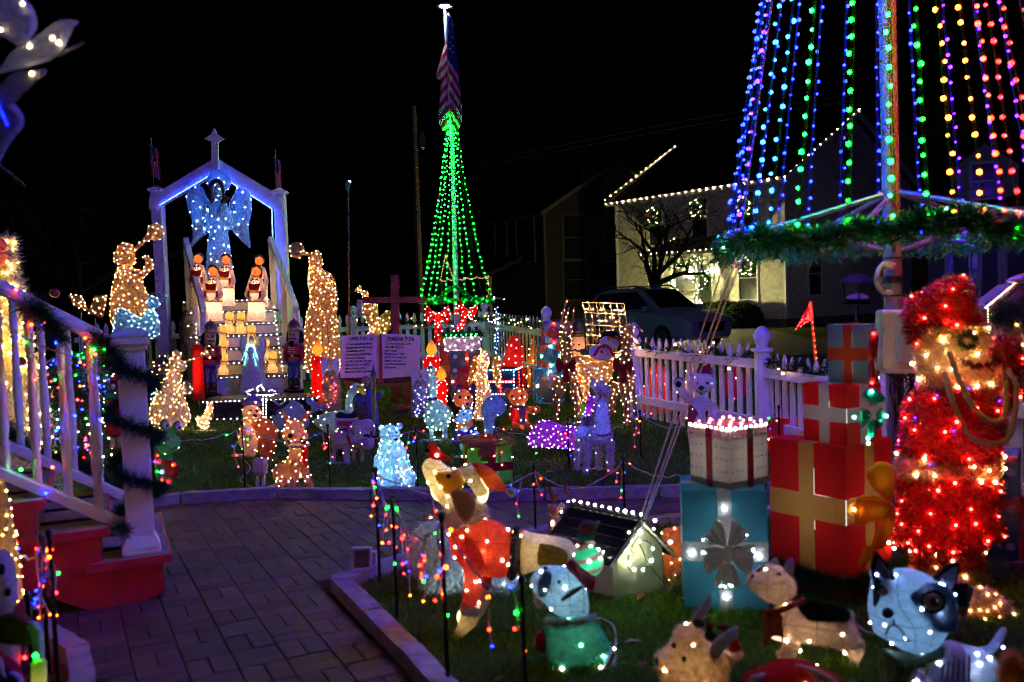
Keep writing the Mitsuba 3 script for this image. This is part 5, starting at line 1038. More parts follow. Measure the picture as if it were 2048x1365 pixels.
# tower of three presents
B = present('blue_gift_box','blue gift box with silver bow at the bottom of the present tower',1102,808,12.9,.42,.52,.15,(.06,.20,.30),(.4,.4,.42),.14); box_bow(B,face_pt(B,.0,-.05),.22,(.5,.5,.54),'metal',12); light(B.k + '__bulbs',[face_pt(B,0,.35,off=.02),face_pt(B,-.42,0,off=.02),face_pt(B,.4,0,off=.02),face_pt(B,0,-.36,off=.02)],.024,(.6,.95,1),9); z1 = B.top
B = present('red_gift_box','red gift box with lit green bow in the middle of the present tower',1106,735,12.92,.345,.335,.15,(.5,.03,.03),(.1,.35,.32),.2); box_bow(B,face_pt(B,-.1,0),.12,(.05,.25,.2),'gloss',8,((.15,1,.75),.02))
B = present('blue_gift_box','blue gift box with lit red bow on top of the present tower',1108,688,12.94,.275,.31,.15,(.06,.16,.32),(.5,.03,.03),.22); box_bow(B,face_pt(B,0,0),.1,(.5,.03,.03),'gloss',8); light(B.k + '__bulbs',[face_pt(B,0,.45,off=.02),face_pt(B,0,-.45,off=.02)],.022,RED,12)
# blue lit candelabra beyond the fence
B = Build('blue_wire_stand','blue lit wire candelabra beyond the fence corner','light figure',993,800,17.5)
B.p('stem',[ptube([(993,0,800),(993,0,615)],2.2),ptube(spline([(975,0,632),(980,0,645),(993,0,650),(1006,0,645),(1011,0,630)],4),1.5),ptube(spline([(968,0,610),(975,0,600),(993,0,596),(1008,0,600)],4),1.3)],'metal',(.2,.25,.35),0); B.lights(70,1.4,(.25,.45,1),8,2,jit=1.2)
# glowing red and amber figures seen through the fence
for (x,y0,y1,w,d,c,lb) in ((1028,672,790,26,15.6,(1,.1,.06),'tall glowing red figure behind the pickets of the middle fence'),(1066,678,790,12,15.0,(1,.45,.08),'glowing amber figure behind the pickets of the middle fence'),(1314,725,842,30,11.7,(1,.1,.07),'glowing red garland heap behind the pickets right of the sleigh'),(1383,720,850,17,11.0,(1,.72,.45),'glowing cream bell behind the pickets right of the sleigh'),(1470,725,790,24,10.4,(.9,.05,.12),'dark red ball behind the fence post')):
    B = Build('glowing_figure',lb,'light figure',x,y1,d)
    B.p('body',blob([[(x,0,y1 - w * .5,w),(x,0,(y0 + y1) / 2,w * .9)],[(x,0,(y0 + y1) / 2,w * .9),(x,0,y0 + w * .5,w * .5)]],5),'cloth',[min(.8,.75 * q + .02) for q in c],1)
    B.glow([(x,0,(y0 + y1) / 2,w * .5,w * .5,(y1 - y0) * .35)],c,1.3 if w != 24 else .25); B.lights(26 if w != 24 else 5,1.7,[min(1,q * 1.0 + .12) for q in c],8,1)
B = Build('red_glow_panel','red glowing panel leaning by the left side of the stage','panel',395,800,13.6)
B.p('panel',slab([(384,690),(402,690),(408,800),(386,800)],6,0),'cloth',(.7,.06,.03),1,smooth=False); B.glow([(394,3,745,8,1.2,45)],(1,.1,.05),2.2)
B = Build('cable_coil','coil of dark cables hanging at the left corner of the stage','cables',372,760,14.6)
rr = np.random.default_rng(31); B.wp('cord',[B.tube(spline([(366 + j,-2,622),(360 + rr.uniform(0,8),-4,660),(362 + rr.uniform(0,14),-3,700),(366 + rr.uniform(0,10),0,760)],5),.8,4) for j in range(10)],'matte',(.04,.035,.03))
# ================= lit animals on the back lawn =================
C7 = lambda p: cv(p,290,740,4.357)
C8 = lambda p: cv(p,640,780,4.876)
CD = lambda p: cv(p,820,720,4.452)
CE = lambda p: cv(p,1080,600,5.25)
CG = lambda p: cv(p,1240,620,4.655)
def bone(C,pts,s): 
    """Bones through points (x, row, depth, radius) of an enlarged view."""
    q = [(*C([(a[0],a[1])])[0],a[2],a[3] / s) for a in pts]; q = [(a[0],a[2],a[1],a[3]) for a in q]
    return [[q[i],q[i + 1]] for i in range(len(q) - 1)] if len(q) > 1 else [[q[0],q[0]]]
def eye(B,C,x,y,r,dy,parent=None,col=(.01,.01,.012),s=4.5): p = C([(x,y)])[0]; return B.p('eye',ell((p[0],dy,p[1]),(r / s,r / s * .6,r / s),1),'gloss',col,0,parent=parent,skin=False)
def plate(B,pts,d0=-6,d1=10,col=(.5,.48,.46)): B.p('foot_plate',pbox(*pts,d0,d1,.4),'matte',col,2,smooth=False,skin=False)
# frog
B = Build('frog_figure','green frog figure with big eyes holding a red squeezebox and coloured bulbs','frog figure',340,985)
FG = (.10,.36,.16)
hk = B.p('head',blob(bone(C7,[(190,640,0,95),(235,635,-8,85)],4.357) + bone(C7,[(190,560,2,70)],4.357),4),'cloth',FG,0)
for (x,y,r_) in ((178,478,43),(285,492,40)):
    p = C7([(x,y)])[0]; ek = B.p('eye',ell((p[0],-4,p[1]),(r_ / 4.357,9,r_ * 1.15 / 4.357),1),'cloth',FG,0,parent=hk); B.p('eyeball',ell((p[0] + 4.5,-8,p[1] + .5),(r_ * .75 / 4.357,8,r_ * .95 / 4.357),1),'gloss',(.62,.6,.66),0,parent=hk,skin=False); B.p('pupil',ell((p[0] + 9,-14,p[1] + 1),(2.4,2,3),1),'gloss',(.01,.01,.01),0,parent=hk,skin=False)
B.p('mouth',ptube(spline([(*C7([(235,655)])[0][[0]],-25,C7([(235,655)])[0][1]),(352,-23,897),(361,-18,892)],5),.8),'matte',(.01,.03,.01),0,parent=hk,skin=False)
B.p('body',blob(bone(C7,[(160,760,4,70),(165,900,4,78),(160,960,4,60)],4.357),4),'cloth',FG,0); B.p('belly',ell((332,-12,947),(9,8,21),1),'cloth',(.55,.5,.35),0)
for pts in ([(120,980,0,28),(110,1060,0,20),(130,1110,-8,22)],[(200,980,-4,26),(215,1040,-6,20),(265,1065,-12,24)]): B.p('leg',blob(bone(C7,pts,4.357),3),'cloth',FG,0)
B.p('arm',blob(bone(C7,[(130,780,-8,22),(120,860,-14,20),(190,890,-20,16)],4.357),3),'cloth',FG,0)
for j in range(5): q = C7([(205 + j * 18,765 + j * 8),(275 + j * 9,775 + j * 12),(300 + j * 5,880 + j * 6),(240 + j * 8,930 + j * 3)]); B.p('squeezebox_fold',slab(q,3,-26 + j * 2.5),'cloth',(.4,.06,.04),0,smooth=False,skin=False)
plate(B,(308,984,378,996))
pts = [C7([q])[0] for q in ((130,785),(170,785),(298,810),(198,872),(205,940),(258,957))]; cs = [BLUE,RED,YEL,CYAN,YEL,RED]
for p,c in zip(pts,cs): B.p('globe',ell((p[0],-29,p[1]),(4.8,4.8,5),1),'cloth',[.3 + .6 * q for q in c],0,skin=False); 
B.dots([(p[0],-34.5,p[1]) for p in pts],2.3,cs,7); B.lights(14,1.4,(.75,1,.5),5,2); B.glow([(329,2,887,12,12,14),(328,4,945,9,9,18)],(.7,1,.6),.8)
# bird
B = Build('dove_figure','small warm lit bird figure with a leaf in its beak on a white plate','bird figure',410,865)
B.p('body',blob(bone(C7,[(495,450,0,45),(520,480,0,40)],4.357) + bone(C7,[(540,420,0,34),(560,350,0,26),(565,305,0,24)],4.357) + bone(C7,[(470,430,0,25),(500,470,0,40)],4.357),3),'cloth',(.8,.66,.45),3)
B.p('beak',blob(bone(C7,[(590,310,0,8),(598,330,0,3)],4.357),2),'paint',(.4,.3,.1),0); B.p('leg',ptube([(408,0,850),(408,0,862)],1.4),'paint',(.4,.3,.1),0,skin=False); B.p('leg',ptube([(414,0,850),(414,0,862)],1.4),'paint',(.4,.3,.1),0,skin=False)
B.p('leaf',slab(C7([(570,380),(605,375),(608,412),(580,415)]),1.2,-6),'cloth',(.5,.4,.2),0,skin=False,smooth=False); plate(B,(391,861,435,866)); B.lights(38,1.5,WARM,10,2); B.glow([(404,0,845,6,6,6)],WARM,.9)
# squirrel
B = Build('squirrel_figure','tan lit squirrel figure in a purple knit hat with a huge brown tail','squirrel figure',520,925)
TAN,BRN = (.66,.46,.28),(.36,.11,.05)
B.p('body',puff(C7([(870,420),(845,450),(825,540),(815,620),(850,700),(900,750),(960,750),(985,660),(970,560),(940,470)]),16,y=-2),'cloth',TAN,1)
hk = B.p('head',blob(bone(C7,[(925,370,-4,72),(955,375,-8,68)],4.357),3.5),'cloth',TAN,1); B.p('nose',ell((516.5,-24,829.5),(5,4,3.6),1),'gloss',(.05,.015,.012),0,parent=hk,skin=False); eye(B,C7,950,348,11,-22,hk); eye(B,C7,998,352,11,-20,hk)
B.p('hat',blob(bone(C7,[(885,285,-4,34),(950,265,-4,46),(1000,285,-6,34)],4.357) + bone(C7,[(950,235,-4,30)],4.357),3),'matte',(.16,.12,.28),1,parent=hk)
B.p('tail',puff(C7([(885,440),(930,420),(1010,420),(1090,455),(1142,530),(1140,620),(1110,720),(1085,830),(1050,820),(990,740),(975,640),(960,560),(900,500)]),18,y=10),'cloth',BRN,1)
B.p('arm',blob(bone(C7,[(870,520,-12,26),(910,600,-18,22),(950,570,-20,18)],4.357),3),'cloth',TAN,1); plate(B,(464,909,500,913))
B.lights(46,1.7,(1,.5,.18),10,4); B.glow([(502,-2,870,8,8,22),(505,-4,827,9,9,9),(530,12,862,11,8,16)],(1,.5,.2),1.8)
# narwhal
B = Build('narwhal_figure','pale grey horned whale figure with dark scarf behind the fawn','whale figure',590,885)
GR = (.42,.46,.52)
B.p('body',puff(C7([(1250,265),(1165,300),(1112,390),(1125,490),(1200,550),(1320,545),(1420,500),(1430,410),(1375,320),(1320,275)]),26),'cloth',GR,1)
hx = np.array([(568,-14,820),(560,-18,806),(546,-22,796)]); B.p('horn',ptube(hx,[3.6,2.6,.6],8),'metal',(.5,.46,.5),0); B.p('tail',puff(C7([(1400,250),(1395,290),(1440,335),(1400,400),(1460,380),(1540,342),(1612,336),(1570,318),(1500,295),(1445,258)]),4,y=12),'cloth',(.4,.4,.55),1); B.p('scarf',[ptube(spline([(*C7([(1130,340)])[0][[0]],-20,820),(570,-26,812),(585,-26,800)],5),3.4),slab(C7([(1160,310),(1190,300),(1170,390),(1140,385)]),3,-28)],'matte',(.05,.04,.05),1)
B.lights(10,1.3,COOL,4,2)
# fawn
B = Build('fawn_figure','brown lit sitting fawn figure with collar and red bow at the kerb','deer figure',585,979)
DE = (.50,.27,.14)
B.p('body',blob(bone(C7,[(1200,900,6,95),(1290,870,4,90)],4.357) + bone(C7,[(1290,860,0,85),(1330,740,-4,68),(1315,660,-6,55)],4.357),4),'cloth',DE,1)
hk = B.p('head',blob(bone(C7,[(1310,520,-8,92),(1330,545,-14,75)],4.357) + bone(C7,[(1250,560,-14,48),(1390,570,-14,46)],4.357),3.5),'cloth',DE,1)
for pl in ([(1195,365),(1200,420),(1225,480),(1270,480),(1275,440),(1240,390)],[(1450,348),(1400,375),(1365,425),(1375,460),(1410,450),(1435,400)]): B.p('ear',puff(C7(pl),4,y=-4),'cloth',(.5,.22,.12),1,parent=hk)
eye(B,C7,1300,562,24,-31,hk); B.p('eye_ring',ell((588.4,-29.5,869),(6.6,2,4.6),1),'cloth',(.55,.45,.4),0,parent=hk,skin=False); B.p('nose',ell((609,-29,876),(4,3,2.6),1),'gloss',(.04,.02,.02),0,parent=hk,skin=False)
for pts in ([(1230,960,-16,40),(1190,1000,-22,32),(1110,1020,-26,26)],[(1330,800,-14,42),(1330,920,-20,34),(1300,1000,-26,30)],[(1390,830,-8,42),(1425,930,-16,34),(1465,1005,-24,30)]): B.p('leg',blob(bone(C7,pts,4.357),3.5),'cloth',DE,1)
B.p('collar',ptube([(574 + 0,-12,886),(590,-22,891),(607,-20,892),(622,-12,887)],4),'tinsel',(.5,.45,.42),3); B.p('bow',[puff(C7([(1395,650),(1420,640),(1445,700),(1440,780),(1425,840),(1400,790),(1385,720)]),4,y=-22)],'cloth',(.6,.03,.02),1)
B.lights(66,1.75,(1,.6,.3),10,3); B.glow([(594,2,945,16,14,13),(596,-2,905,9,9,15),(594,-8,862,12,11,11)],(1,.5,.2),1.8)
# outlet box
B = Build('outlet_box','grey weatherproof outlet box on two short legs left of the fawn','outlet box',520,982)
B.p('body',pbox(507,917,534,950,-10,8,3),'paint',(.20,.20,.25),0,smooth=False); B.p('cover',pbox(510,919,532,944,-12,-9,2),'paint',(.22,.22,.27),0,smooth=False)
for x in (515,527): B.p('leg',pbox(x - 3,949,x + 3,984,-4,4),'paint',(.28,.29,.30),0,smooth=False)
# lit cross
B = Build('lit_cross','small cross figure outlined in white bulbs with rounded ends before the low platform','cross figure',524,868,10.4)
q = C7([(1005,190),(1045,190)]); fr = []
def trefoil(cx,cy,a): return [(cx + r_ * math.cos(t),-2,cy + r_ * .75 * math.sin(t)) for t,r_ in [(a + w_,7 + 2 * math.cos(3 * w_)) for w_ in np.linspace(-2.5,2.5,12)]]
ps = [trefoil(521,777,-1.57),trefoil(502,785,3.14),trefoil(545,786,0),[(527,-2,792),(527,-2,834)],[(533,-2,792),(533,-2,834)],[(508,-2,790),(540,-2,790)],[(516,-2,783),(516,-2,792)]]
B.wp('frame',[B.tube(p,.8,4) for p in ps],'metal',(.4,.4,.4)); B.wp('stake',B.tube([(530,0,834),(530,0,872)],.9),'metal',(.2,.2,.2))
B.dots(np.vstack([np.array(p)[::2] for p in ps[:3]] + [along(*ps[3],8),along(*ps[4],8),along(*ps[5],6)]),1.5,(1,.9,.72),7)
# lying goose with yellow beak
B = Build('white_goose','white lit goose figure with yellow beak behind the white dog figure','goose figure',700,880,9.6)
WH = (.62,.68,.62)
B.p('neck',blob(bone(C7,[(1780,350,0,36),(1775,270,0,32),(1800,200,0,32),(1840,150,-2,40)],4.357),3),'cloth',WH,3)
B.p('beak',blob(bone(C7,[(1880,160,-4,36),(1915,205,-8,16)],4.357),2.5),'cloth',(.75,.6,.05),0); eye(B,C7,1868,143,8,-12)
B.p('body',puff(C7([(1458,450),(1520,395),(1600,370),(1720,350),(1790,380),(1760,480),(1680,580),(1600,560),(1500,495)]),18),'cloth',(.5,.55,.5),3); B.lights(20,1.6,(.6,1,.9),9,3); B.glow([(698,0,795,4,4,14),(670,2,845,18,7,8)],(.6,1,.85),.7)
# blue robed woman and bronze post
B = Build('robed_woman_statue','statue of a woman in deep blue robe and gold hood before the open book','statue',738,860,10.2)
B.p('robe',puff(C6([(340,950),(290,980),(272,1040),(290,1110),(330,1180),(310,1260),(460,1260),(470,1160),(455,1060),(440,980),(400,940)]),12),'paint',(.035,.045,.28),2); hk = B.p('head',ell((734,-6,763),(7,7,9.5),1),'matte',(.42,.28,.2),0); B.p('hood',puff(C6([(375,850),(335,880),(330,960),(350,990),(360,920),(385,880),(410,905),(405,980),(425,960),(420,880)]),5,y=-6),'paint',(.25,.2,.22),0,parent=hk)
B.p('face_feature',[ell((731.5,-12.6,761),(1,.8,.6),0),ell((736.5,-12.6,761),(1,.8,.6),0),ell((734,-13,767),(1.6,.8,.6),0),ell((734,-13.4,764),(.8,1,1.4),0)],'matte',(.12,.04,.03),0,parent=hk)
B.p('arm',blob([[(750,-6,790,4),(757,-9,797,3.6)],[(757,-9,797,3.6),(763,-10,786,3)]],2),'paint',(.04,.05,.3),0); B.p('hand',puff(C6([(490,1000),(500,960),(508,975),(520,962),(518,985),(505,1004)]),2,y=-10),'matte',(.42,.3,.26),0)
B.p('inner_gown',puff(C6([(350,1060),(330,1120),(335,1200),(400,1200),(410,1080)]),5,y=-10),'paint',(.10,.02,.13),0)
B = Build('bronze_post','slim bronze post figure in front of the robed woman statue','post',747,872,9.9)
B.p('shaft',lz(747,872,[(7,0),(6,6),(4.2,12),(4,70),(5,90),(5.5,116),(7.5,120),(5,126),(2.5,132),(.5,143)],1,1,12),'metal',(.16,.13,.11),0)
# wrapped present
B = Build('striped_gift_box','small white and red gift box with dark green bow on the white dog figure','gift box',690,858,9.2,0)
B.p('box',pbox(671,836,714,856,-10,10,1),'paint',(.45,.25,.3),0,smooth=False); B.p('stripe',pbox(676,842,713,851,-11,11,1),'paint',(.35,.03,.05),0,smooth=False); B.p('bow',puff(C7([(1660,400),(1700,365),(1760,380),(1840,370),(1850,410),(1780,420),(1700,420)]),5,y=-6),'cloth',(.02,.07,.06),0)
# white dog
B = Build('white_dog_figure','white standing dog figure with square muzzle and red collar on wooden runners','dog figure',725,928)
PW = (.52,.44,.50)
B.p('body',blob(bone(C8,[(190,490,8,95),(300,490,0,95)],4.876),4),'cloth',PW,1); hk = B.p('head',blob([[(717,-12,853,13),(738,-14,850,13)],[(718,-16,880,14),(738,-18,884,14)],[(728,-14,866,15),(728,-20,876,14)]],4),'cloth',(.56,.48,.54),1)
B.p('muzzle',ell((730,-32,882),(13,5,9),1),'cloth',(.46,.3,.46),0,parent=hk); B.p('nose',ell((737.5,-30,870),(7,5,4.6),1),'gloss',(.01,.01,.012),0,parent=hk,skin=False)
for pl in ([(300,330),(290,380),(310,450),(335,440),(330,360)],[(540,330),(555,390),(540,450),(520,430),(525,350)]): B.p('ear',puff(C8(pl),3,y=-14),'cloth',(.48,.42,.5),0,parent=hk)
for pts in ([(140,530,10,26),(128,620,10,20),(125,705,8,20)],[(270,560,-8,38),(265,640,-10,32),(285,720,-14,28)],[(410,570,0,22),(415,650,0,18),(412,705,-2,18)],[(320,560,12,24),(318,640,12,20),(322,690,10,20)]): B.p('leg',blob(bone(C8,pts,4.876),3),'cloth',PW,1)
B.p('tail',blob(bone(C8,[(110,540,8,18),(50,550,10,22),(5,545,10,8)],4.876),3),'cloth',(.5,.36,.28),1); B.p('collar',ptube(spline([(697,-14,848),(702,-18,880),(716,-22,897)],5),3),'matte',(.35,.03,.05),0)
for q in ((653,924,700,928),(688,929,742,934)): B.p('runner',pbox(*q,-8,2,.5),'matte',(.45,.4,.45),0,smooth=False,skin=False)
B.lights(10,1.2,(1,.8,.7),4,3)
# polar bear, cyan
B = Build('polar_bear_figure','glowing cyan sitting polar bear figure at the kerb','bear figure',790,980)
CB = (.62,.84,.88)
body = B.p('body',blob(bone(C8,[(690,560,2,120),(700,700,6,165),(720,850,8,185)],4.876) + bone(C8,[(860,850,4,80),(850,900,2,70)],4.876),5),'cloth',CB,1)
hk = B.p('head',blob(bone(C8,[(680,430,-6,96),(700,440,-10,92)],4.876) + bone(C8,[(725,462,-24,42)],4.876),4),'cloth',CB,1)
for (x,y,r_) in ((603,372,32),(775,352,34)): p = C8([(x,y)])[0]; B.p('ear',ell((p[0],-4,p[1]),(r_ / 4.876,4.5,r_ / 4.876),1),'cloth',CB,1,parent=hk)
eye(B,C8,690,417,8,-27,hk); eye(B,C8,762,406,8,-25,hk); B.p('nose',ell((796,-33,876),(4,3.4,2.8),1),'gloss',(.01,.02,.03),0,parent=hk,skin=False)
for pts in ([(590,660,-22,48),(585,800,-32,46),(580,930,-38,46)],[(760,680,-26,48),(770,800,-36,46),(775,925,-42,44)],[(880,880,-10,50),(900,940,-24,40)]): B.p('leg',blob(bone(C8,pts,4.876),4),'cloth',CB,1)
B.lights(70,1.9,(.6,.93,1),9,3); B.glow([(787,8,945,22,18,26),(783,4,905,15,13,15),(780,-8,868,12,10,11)],(.34,.85,1),1.0)
# standing goose
B = Build('standing_goose','tall teal lit goose figure with purple collar standing on a white plate','goose figure',875,885)
TE = (.42,.55,.52)
B.p('body',puff(CD([(175,345),(130,460),(125,540),(170,610),(260,625),(335,590),(358,520),(345,440),(290,380),(240,345)]),20),'cloth',TE,3); B.p('neck',blob(bone(CD,[(200,345,0,38),(205,250,0,32),(205,160,0,30)],4.452),3),'cloth',TE,3); hk = B.p('head',blob(bone(CD,[(192,100,0,38),(188,75,0,30)],4.452),3),'cloth',(.36,.5,.42),3)
B.p('beak',blob(bone(CD,[(180,75,-8,18),(176,100,-14,8)],4.452),2),'paint',(.3,.28,.05),0,parent=hk); B.p('collar',ptube(spline([(857,-8,797),(865,-11,800),(874,-7,797)],4),3.4),'matte',(.12,.06,.16),0); B.p('tail',puff(CD([(310,400),(350,430),(392,500),(380,515),(340,490),(300,470)]),4,y=4),'cloth',TE,3)
for x in (190,310): B.p('leg',blob(bone(CD,[(x,600,0,24),(x + 4,700,-2,20)],4.452),3),'cloth',TE,3)
plate(B,(840,880,903,886)); B.lights(42,1.9,(.62,.98,1),10,3); B.glow([(873,2,830,15,9,17),(866,0,770,4.5,4.5,22)],(.45,.95,1),.9)
# blue fox looking left
B = Build('blue_fox_figure','icy blue lit pup figure in a purple scarf looking up to the left','animal figure',940,916)
IB = (.5,.66,.8)
B.p('body',blob(bone(C8,[(1420,420,0,62),(1450,540,2,92),(1470,590,4,70)],4.876),4),'cloth',IB,3); hk = B.p('head',blob(bone(C8,[(1425,250,-4,66),(1400,265,-8,58)],4.876) + bone(C8,[(1380,280,-10,40),(1322,292,-14,20)],4.876),3.5),'cloth',IB,3); B.p('nose',ell((910,-5,839),(2.6,2.6,2.6),1),'gloss',(.02,.02,.05),0,parent=hk,skin=False); eye(B,C8,1408,232,10,-20,hk); B.p('ear',puff(C8([(1375,190),(1385,150),(1410,190)]),3,y=-2),'cloth',(.3,.4,.62),1,parent=hk); B.p('ear',puff(C8([(1455,200),(1475,165),(1490,215)]),3,y=0),'cloth',(.3,.4,.62),1,parent=hk)
B.p('scarf',[ptube(spline([(912,-8,862),(922,-16,868),(938,-16,864),(948,-6,852)],5),[5] * 16),slab(C8([(1310,380),(1400,400),(1380,520),(1300,510)]),5,-18)],'matte',(.12,.1,.3),1); B.p('tail',puff(C8([(1500,400),(1560,430),(1605,510),(1560,560),(1510,520)]),8,y=8),'cloth',(.3,.4,.6),1); plate(B,(910,912,955,918))
B.lights(30,1.9,(.6,.85,1),10,3); B.glow([(938,2,890,11,9,15),(930,-5,832,9,8,8)],(.35,.6,1),1.5)
# fox with dark ears
B = Build('brown_pup_figure','brown lit pup figure with dark ears and pale muzzle behind the blue pup','animal figure',925,885)
B.p('body',blob([[(928,4,835,15),(932,8,865,17)]],4),'cloth',(.42,.18,.08),1); hk = B.p('head',blob(bone(C6,[(1130,1040,0,62),(1170,1040,0,62)],4.014) + bone(C6,[(1150,1015,0,60)],4.014),3.5),'cloth',(.6,.27,.1),1); B.p('muzzle',ell((935,-18,808),(11,7,8),1),'cloth',(.6,.4,.3),1,parent=hk); B.p('nose',ell((936,-26,807),(3.4,2.6,3),1),'gloss',(.05,.03,.1),0,parent=hk,skin=False)
for pl in ([(1085,1000),(1090,930),(1125,925),(1145,970)],[(1190,970),(1210,925),(1250,930),(1240,1000)]): B.p('ear',puff(C6(pl),4,y=0),'matte',(.1,.05,.1),1,parent=hk)
eye(B,C6,1130,1018,14,-16,hk,s=4); eye(B,C6,1192,1022,14,-15,hk,s=4); B.lights(20,1.7,(1,.52,.2),10,3); B.glow([(928,0,799,10,9,10),(930,6,850,10,10,12)],(1,.45,.15),1.8)
# light blue domed figure
B = Build('blue_dome_figure','light blue mesh figure with a domed back behind the green gift box','animal figure',975,900,8.6)
B.p('body',puff(CD([(740,318),(675,345),(635,420),(645,520),(665,620),(675,735),(730,740),(745,620),(760,520),(830,480),(860,400),(810,335)]),16),'cloth',(.42,.55,.75),3); B.lights(7,1.5,(.6,.85,1),7,3); B.glow([(980,2,815,10,7,12),(975,2,860,7,6,14)],(.4,.65,1),.4)
# teddy bear
B = Build('teddy_bear_figure','brown lit teddy bear figure in red shirt and grey scarf raising its paw','bear figure',1042,858)
TB = (.55,.22,.08)
hk = B.p('head',blob(bone(CD,[(955,330,0,80),(975,330,0,80)],4.452) + bone(CD,[(940,350,-12,40)],4.452),3.5),'cloth',TB,1)
for x,y in ((872,287),(1050,287)): p = CD([(x,y)])[0]; B.p('ear',ell((p[0],3,p[1]),(8,4.5,8),1),'cloth',TB,1,parent=hk)
eye(B,CD,910,322,12,-16,hk); eye(B,CD,992,322,12,-16,hk); B.p('nose',ell((1031,-22,798),(2.6,2,2),1),'gloss',(.02,.01,.01),0,parent=hk,skin=False)
B.p('shirt',blob([[(1040,2,822,14),(1040,2,840,17)]],3.5),'cloth',(.6,.03,.04),1); B.p('trousers',blob([[(1040,0,850,15),(1046,-6,852,14)]],3.5),'cloth',(.35,.12,.05),1)
B.p('arm',blob(bone(CD,[(1030,440,0,36),(1090,450,-4,34),(1130,440,-6,34)],4.452),3),'cloth',TB,1); B.p('arm',blob(bone(CD,[(920,440,0,30),(905,500,-8,26)],4.452),3),'cloth',(.6,.03,.04),1); B.p('scarf',[slab(CD([(960,410),(1020,412),(1030,560),(985,570)]),4,-20),ptube([(1026,-12,812),(1040,-18,815),(1054,-12,812)],4)],'matte',(.2,.15,.2),1)
for sg in (-1,1): B.p('leg',blob([[(1042 + sg * 10,-10,852,9),(1046 + sg * 16,-20,854,8)]],3),'cloth',TB,1)
B.lights(32,1.8,(1,.5,.25),10,3); B.glow([(1037,0,794,11,10,10),(1040,2,832,9,9,10)],(1,.42,.15),2.0)
# empty green gift box
B = present('green_gift_box','green gift box with red ribbon standing open on the grass before the teddy bear',985,977,7.6,.36,.36,.25,(.10,.32,.08),(.35,.03,.03),.2,mat='cloth',tex=1)
B.wp('lid',box(B.c + [.0,-.02,.385],(.42,.42,.05),.25,.01),'cloth',(.35,.2,.05),tex=1); box_bow(B,face_pt(B,-.15,.42),.09,(.4,.2,.04),'cloth',6)
sk_ = box(B.c + [0,0,.18],(.365,.365,.35),.25); studs(B.k + '__bulbs',sk_,26,.008,(1,.72,.3),8,2)
light(B.k + '__inner_lamp',[B.c + [0,0,.2]],.07,(.9,1,.5),1.5,.03,kind=None)
# purple resting creature
B = Build('purple_lit_creature','purple lit long necked creature figure lying on the lawn behind the llama','animal figure',1110,908,8.6)
PU = (.45,.16,.55)
B.p('body',puff(CD([(1040,735),(1060,660),(1110,580),(1180,540),(1260,545),(1350,580),(1440,590),(1500,600),(1560,640),(1600,760),(1540,815),(1420,800),(1300,790),(1150,780),(1070,770)]),26),'cloth',PU,3); B.p('neck',blob(bone(CD,[(1540,640,4,50),(1580,500,4,38),(1610,380,4,30)],4.452),3.5),'cloth',PU,3); B.p('head',blob(bone(CD,[(1610,350,4,30),(1640,355,0,22)],4.452),3.5),'cloth',PU,3)
B.lights(95,1.7,(.75,.2,1),9,3); B.glow([(1095,2,870,24,12,14),(1150,2,880,22,12,14),(1178,6,830,6,6,18)],(.6,.08,1),1.1)
# llama
B = Build('llama_figure','white llama figure with red halter washed by blue light, on a white sled base','llama figure',1188,948)
LW = (.62,.60,.66)
hk = B.p('head',blob(bone(CD,[(1700,270,0,52),(1735,285,-12,36),(1762,295,-18,22)],4.452),3),'cloth',LW,1)
for x in (1622,1702): B.p('ear',puff(CD([(x - 8,165),(x - 12,215),(x + 5,250),(x + 45,250),(x + 30,200)]),3),'cloth',LW,1,parent=hk)
B.p('body',blob(bone(CD,[(1540,650,12,62),(1720,670,0,68)],4.452) + bone(CD,[(1715,620,0,62),(1705,450,-2,52),(1700,330,-2,50)],4.452),4),'cloth',LW,1); fw = B.skin[-1]
for pts in ([(1510,680,10,36),(1500,800,10,26),(1490,975,8,22)],[(1590,690,-4,36),(1575,850,-8,26),(1560,1010,-10,24)],[(1690,720,12,32),(1688,850,12,24),(1688,975,10,22)],[(1770,720,-8,36),(1775,880,-10,26),(1780,1015,-12,24)]): B.p('leg',blob(bone(CD,pts,4.452),3.5),'cloth',LW,1)
B.p('tail',puff(CD([(1530,520),(1570,500),(1630,510),(1640,560),(1590,600),(1540,570)]),8,y=6),'cloth',(.25,.2,.22),1); B.p('halter',[ptube(spline([(1196,-13,784),(1200,-16,793),(1192,-14,805),(1188,-13,830)],5),1.3),ptube(spline([(1192,-18,868),(1205,-20,870),(1222,-10,866)],5),2.2)],'matte',(.4,.03,.05),0); eye(B,CD,1750,262,9,-14,hk)
B.wp('coat',fur(cat(B.skin),5200,.035,.006,5,(0,0,-.6)),'cloth',LW,tex=1); labels[B.k + '__coat'] = {'kind': 'stuff'}
for q in ((1157,947,1228,951,-16,-8),(1150,938,1215,941,6,12)): B.p('base_rail',pbox(*q,.5),'paint',(.5,.48,.5),0,smooth=False,skin=False)
B.lights(16,1.3,(.45,.5,1),5,3); B.glow([(1203,0,830,7,6,34),(1165,8,866,10,8,8),(1206,0,868,10,9,9)],(.12,.16,1),2.2)
